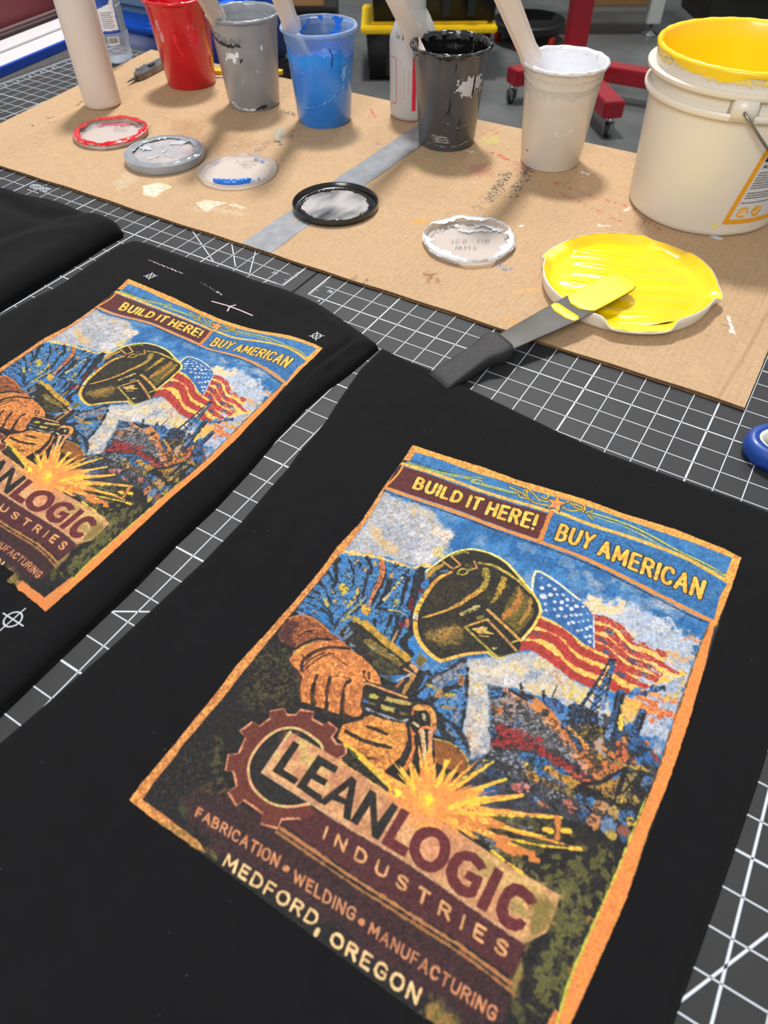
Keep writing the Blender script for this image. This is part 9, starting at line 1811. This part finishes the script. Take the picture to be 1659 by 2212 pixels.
# ------------------------------------------------------------------ workshop behind the table
VA = math.atan2(.5215, .8532)                                    # things behind stand square to the aisle
M_tote = mat('tote_black', (20, 20, 21), .5, (26, 26, 27), 10); M_ylid = mat('tote_yellow', (232, 196, 12), .45, (222, 184, 8), 10)
def tote(label, loc, w, d, h, rz=VA):
    t = thing('storage_tote', label, 'storage box', loc, rz, 'black storage totes with yellow lids')
    b = MB(); ins = .6
    b.loft([[(ins, ins, 0), (w - ins, ins, 0), (w - ins, d - ins, 0), (ins, d - ins, 0)], [(0, 0, h - 1.2), (w, 0, h - 1.2), (w, d, h - 1.2), (0, d, h - 1.2)]])
    for k in range(4): b.box((w * (.16 + .2 * k), -.15, 1), (w * (.22 + .2 * k), .4, h - 2))
    b.build('body', M_tote, t)
    MB().box((-1.0, -1.0, h - 1.4), (w + 1.0, d + 1.0, h - .2), bevel=.3).box((.8, .8, h - .2), (w - .8, d - .8, h + .3), bevel=.2).build('lid', M_ylid, t)
    for q in (w * .22, w * .72): MB().box((q, -1.5, h - 2.6), (q + 2.2, -.9, h - .3), bevel=.15).build('latch', M_ylid, t)
    return t
tote('black tote with a yellow lid, seen just left of the wash bottle', (-87.2, 118.2, FZ), 26, 16, 10.2)
tote('black tote stacked on the yellow-lidded tote behind the wash bottle', (-86.6, 119.2, FZ + 10.5), 26, 15, 13)
t = thing('storage_crate', 'open black crate behind the blue ink cup, left of the stacked totes', 'crate', (-123, 97.5, FZ), VA)
cm = MB().box((0, 0, 0), (35, 16, 12.4), bevel=.3)
for k in range(6): cm.box((3 + 5.4 * k, -.3, 1), (4.6 + 5.4 * k, .2, 11), bevel=.08)
cm.build('crate_wall', M_tote, t); MB().box((-.4, -.5, 12.4), (35.4, 16.4, 13.2), bevel=.2).build('rim', M_tote, t)
tote('black tote with a bright yellow lid edge, behind the grey ink cup', (-146, 92, FZ), 20, 14, 11)
M_box = mat('box_cardboard', (168, 126, 84), .85, (156, 114, 74), 3); M_btape = mat('box_tape', (190, 160, 120), .4)
def carton(label, loc, w, d, h, rz=VA):
    t = thing('carton', label, 'cardboard box', loc, rz, 'cardboard cartons behind the table')
    MB().box((0, 0, 0), (w, d, h), bevel=.12).build('box_walls', M_box, t)
    MB().box((w / 2 - 1, -.04, h - 3), (w / 2 + 1, d + .04, h + .03)).build('tape_strip', M_btape, t)
    return t
carton('brown carton to the right of the wash bottle and its black totes', (-92.6, 152, FZ), 12, 12, 8)
carton('brown carton on the floor under the pale machine, top of the photo', (-69, 196, FZ), 20, 12, 14)
carton('brown carton on top of the open black crate, above the blue ink cup', (-110.5, 105.5, FZ + 13.25), 18, 11, 14)
# red press stand
M_redp = mat('red_steel', (150, 14, 34), .4, (136, 10, 28), 6, coat=.3); M_chr = mat('chrome', (170, 172, 176), .2, metal=1.0); M_rub = mat('black_rubber', (22, 22, 23), .6)
px0, py0 = -47.5, 133.5
t = thing('press_stand', 'red steel press stand on casters behind the white ink cup', 'stand', (px0, py0, FZ))
MB().box((-2.0, -2.0, 3), (2.0, 2.0, 44), Matrix.Rotation(VA, 4, 'Z'), .25).build('post', M_redp, t)
def leg(tx, ty, z0=3.4, z1=6.2, w=1.9):
    d = np.array([tx - px0, ty - py0]); L = np.hypot(*d); M = Matrix.Rotation(math.atan2(d[1], d[0]), 4, 'Z')
    lg = MB().box((0, -w, z0), (L, w, z1), M, .2).build('leg', M_redp, t)
    e = d
    mb = MB(); c0 = (e[0] * .97, e[1] * .97)
    mb.tube([(c0[0], c0[1], z0), (c0[0], c0[1], 2.4)], .5, 12); MB.box(mb, (c0[0] - .7, c0[1] - 1.1, .9), (c0[0] - .45, c0[1] + 1.1, 2.6)); MB.box(mb, (c0[0] + .45, c0[1] - 1.1, .9), (c0[0] + .7, c0[1] + 1.1, 2.6))
    mb.build('caster_fork', M_chr, t)
    wv = []
    for r_, x_ in ((.3, -.42), (1.2, -.42), (1.35, -.25), (1.35, .25), (1.2, .42), (.3, .42)):
        for i in range(24):
            a = 2 * math.pi * i / 24; wv.append((c0[0] + x_, c0[1] + r_ * math.cos(a), 1.36 + r_ * math.sin(a)))
    MB().add(wv, [(j * 24 + i, j * 24 + (i + 1) % 24, (j + 1) * 24 + (i + 1) % 24, (j + 1) * 24 + i) for j in range(5) for i in range(24)]).build('caster_wheel', M_rub, t)
leg(-31.8, 114.4); leg(-55.2, 121.4); leg(-22, 134.3)
# round dolly
dx_, dy_ = -68.5, 160.5
t = thing('round_dolly', 'round black plant dolly with red casters on the floor', 'dolly', (dx_, dy_, FZ))
MB().lathe([(0, 3.2), (7.4, 3.2), (8.0, 4.6), (8.4, 4.7), (8.5, 4.3), (7.9, 2.6), (0, 2.6)], n=48).build('tray', mat('dolly_black', (30, 30, 31), .4), t)
M_rw = mat('red_wheel', (206, 40, 30), .45)
for k in range(5):
    a = 2 * math.pi * k / 5 + 3.55; cx_, cy_ = 7.0 * math.cos(a), 7.0 * math.sin(a); wv = []
    for r_, x_ in ((.2, -.5), (1.2, -.5), (1.3, 0), (1.2, .5), (.2, .5)):
        for i in range(20):
            q = 2 * math.pi * i / 20; wv.append((cx_ + x_, cy_ + r_ * math.cos(q), 1.3 + r_ * math.sin(q)))
    MB().add(wv, [(j * 20 + i, j * 20 + (i + 1) % 20, (j + 1) * 20 + (i + 1) % 20, (j + 1) * 20 + i) for j in range(4) for i in range(20)]).build('caster_wheel', M_rw, t)
# waste bin, pale machine, black cabinet, tall blue bin
t = thing('waste_bin', 'black ribbed bin on the floor behind the round dolly', 'bin', (-96, 182, FZ))
MB().lathe([(0, 0), (5.5, 0), (6.6, 18), (6.9, 18.3), (6.6, 18.3), (5.3, .5), (0, .5)], n=48, rad=lambda j, a, r, z: (r + (.14 * math.sin(24 * a) if 0 < j < 3 else 0), z)).build('bin_wall', M_rub, t)
M_mach = mat('machine_grey', (176, 180, 176), .5, (166, 170, 166), 4)
t = thing('pale_machine', 'pale grey machine frame on a levelling foot, top of the photo', 'machine', (-44.8, 180.4, FZ), VA)
MB().box((-1.6, -1.6, 2.6), (1.6, 1.6, 12), bevel=.1).build('leg', M_mach, t)
MB().box((-34, -1.8, 10.5), (2.4, 12, 30), bevel=.2).build('frame', M_mach, t)
MB().lathe([(0, 0), (1.9, 0), (1.9, .3), (.5, .9), (.4, 2.7), (0, 2.7)], n=24).build('levelling_foot', M_chr, t)
t = thing('black_cabinet', 'black cabinet with a grey panel at the top right of the photo', 'cabinet', (-30, 196, FZ), VA)
MB().box((-6, 0, 0), (46, 20, 60), bevel=.3).build('cabinet_body', mat('cabinet_black', (22, 20, 18), .5), t)
MB().box((-2, -.5, 6), (9, .0, 14.5), bevel=.3).build('grey_panel', mat('panel_grey', (74, 76, 86), .4), t)
MB().tube([(3.5, -.6, 10.5), (3.5, -.9, 12.6)], .4, 10).build('handle', M_chr, t)
t = thing('black_cart', 'black cart behind the table, under the blue tub', 'cart', (-84, 27.5, FZ), 0)
MB().box((0, 0, 3), (34, 19, 27.5), bevel=.3).build('cart_body', M_tote, t)
for x in (3, 31):
    for y in (3, 16): MB().lathe([(0, 0), (1.2, 0), (1.2, 3), (0, 3)], (x, y, 0), 16).build('foot', M_rub, t)
t = thing('plastic_tub', 'blue plastic tub behind the water bottle', 'tub', (-84, 27.5, FZ + 27.52), 0)
M_bb = mat('tub_blue', (20, 58, 140), .4, (16, 48, 120), 6)
MB().loft([[(1, .8, 0), (33, .8, 0), (33, 18, 0), (1, 18, 0)], [(.5, .3, 6), (33.5, .3, 6), (33.5, 18.5, 6), (.5, 18.5, 6)]]).build('tub_wall', M_bb, t)
MB().box((-.3, -.5, 6), (34.3, 19.3, 6.8), bevel=.25).build('rim', mat('tub_rim_blue', (28, 96, 214), .4), t)
MB().box((1.5, 1.2, 6.8), (32.5, 18, 12), bevel=.8).build('lid', mat('lid_grey_blue', (98, 128, 150), .5), t)
# dark racking along the far left of the aisle
t = thing('storage_rack', 'dark steel rack far behind the red and grey ink cups', 'rack', (-225, 165, FZ), VA)
for x in (0, 70):
    for y in (0, 20): MB().box((x, y, 0), (x + 2, y + 2, 70)).build('upright', M_tote, t)
for z in (6, 30, 54): MB().box((-1, -1, z), (73, 23, z + 2)).build('shelf', M_tote, t)
MB().box((0, 21, 0), (72, 22, 70)).build('back_panel', M_tote, t)
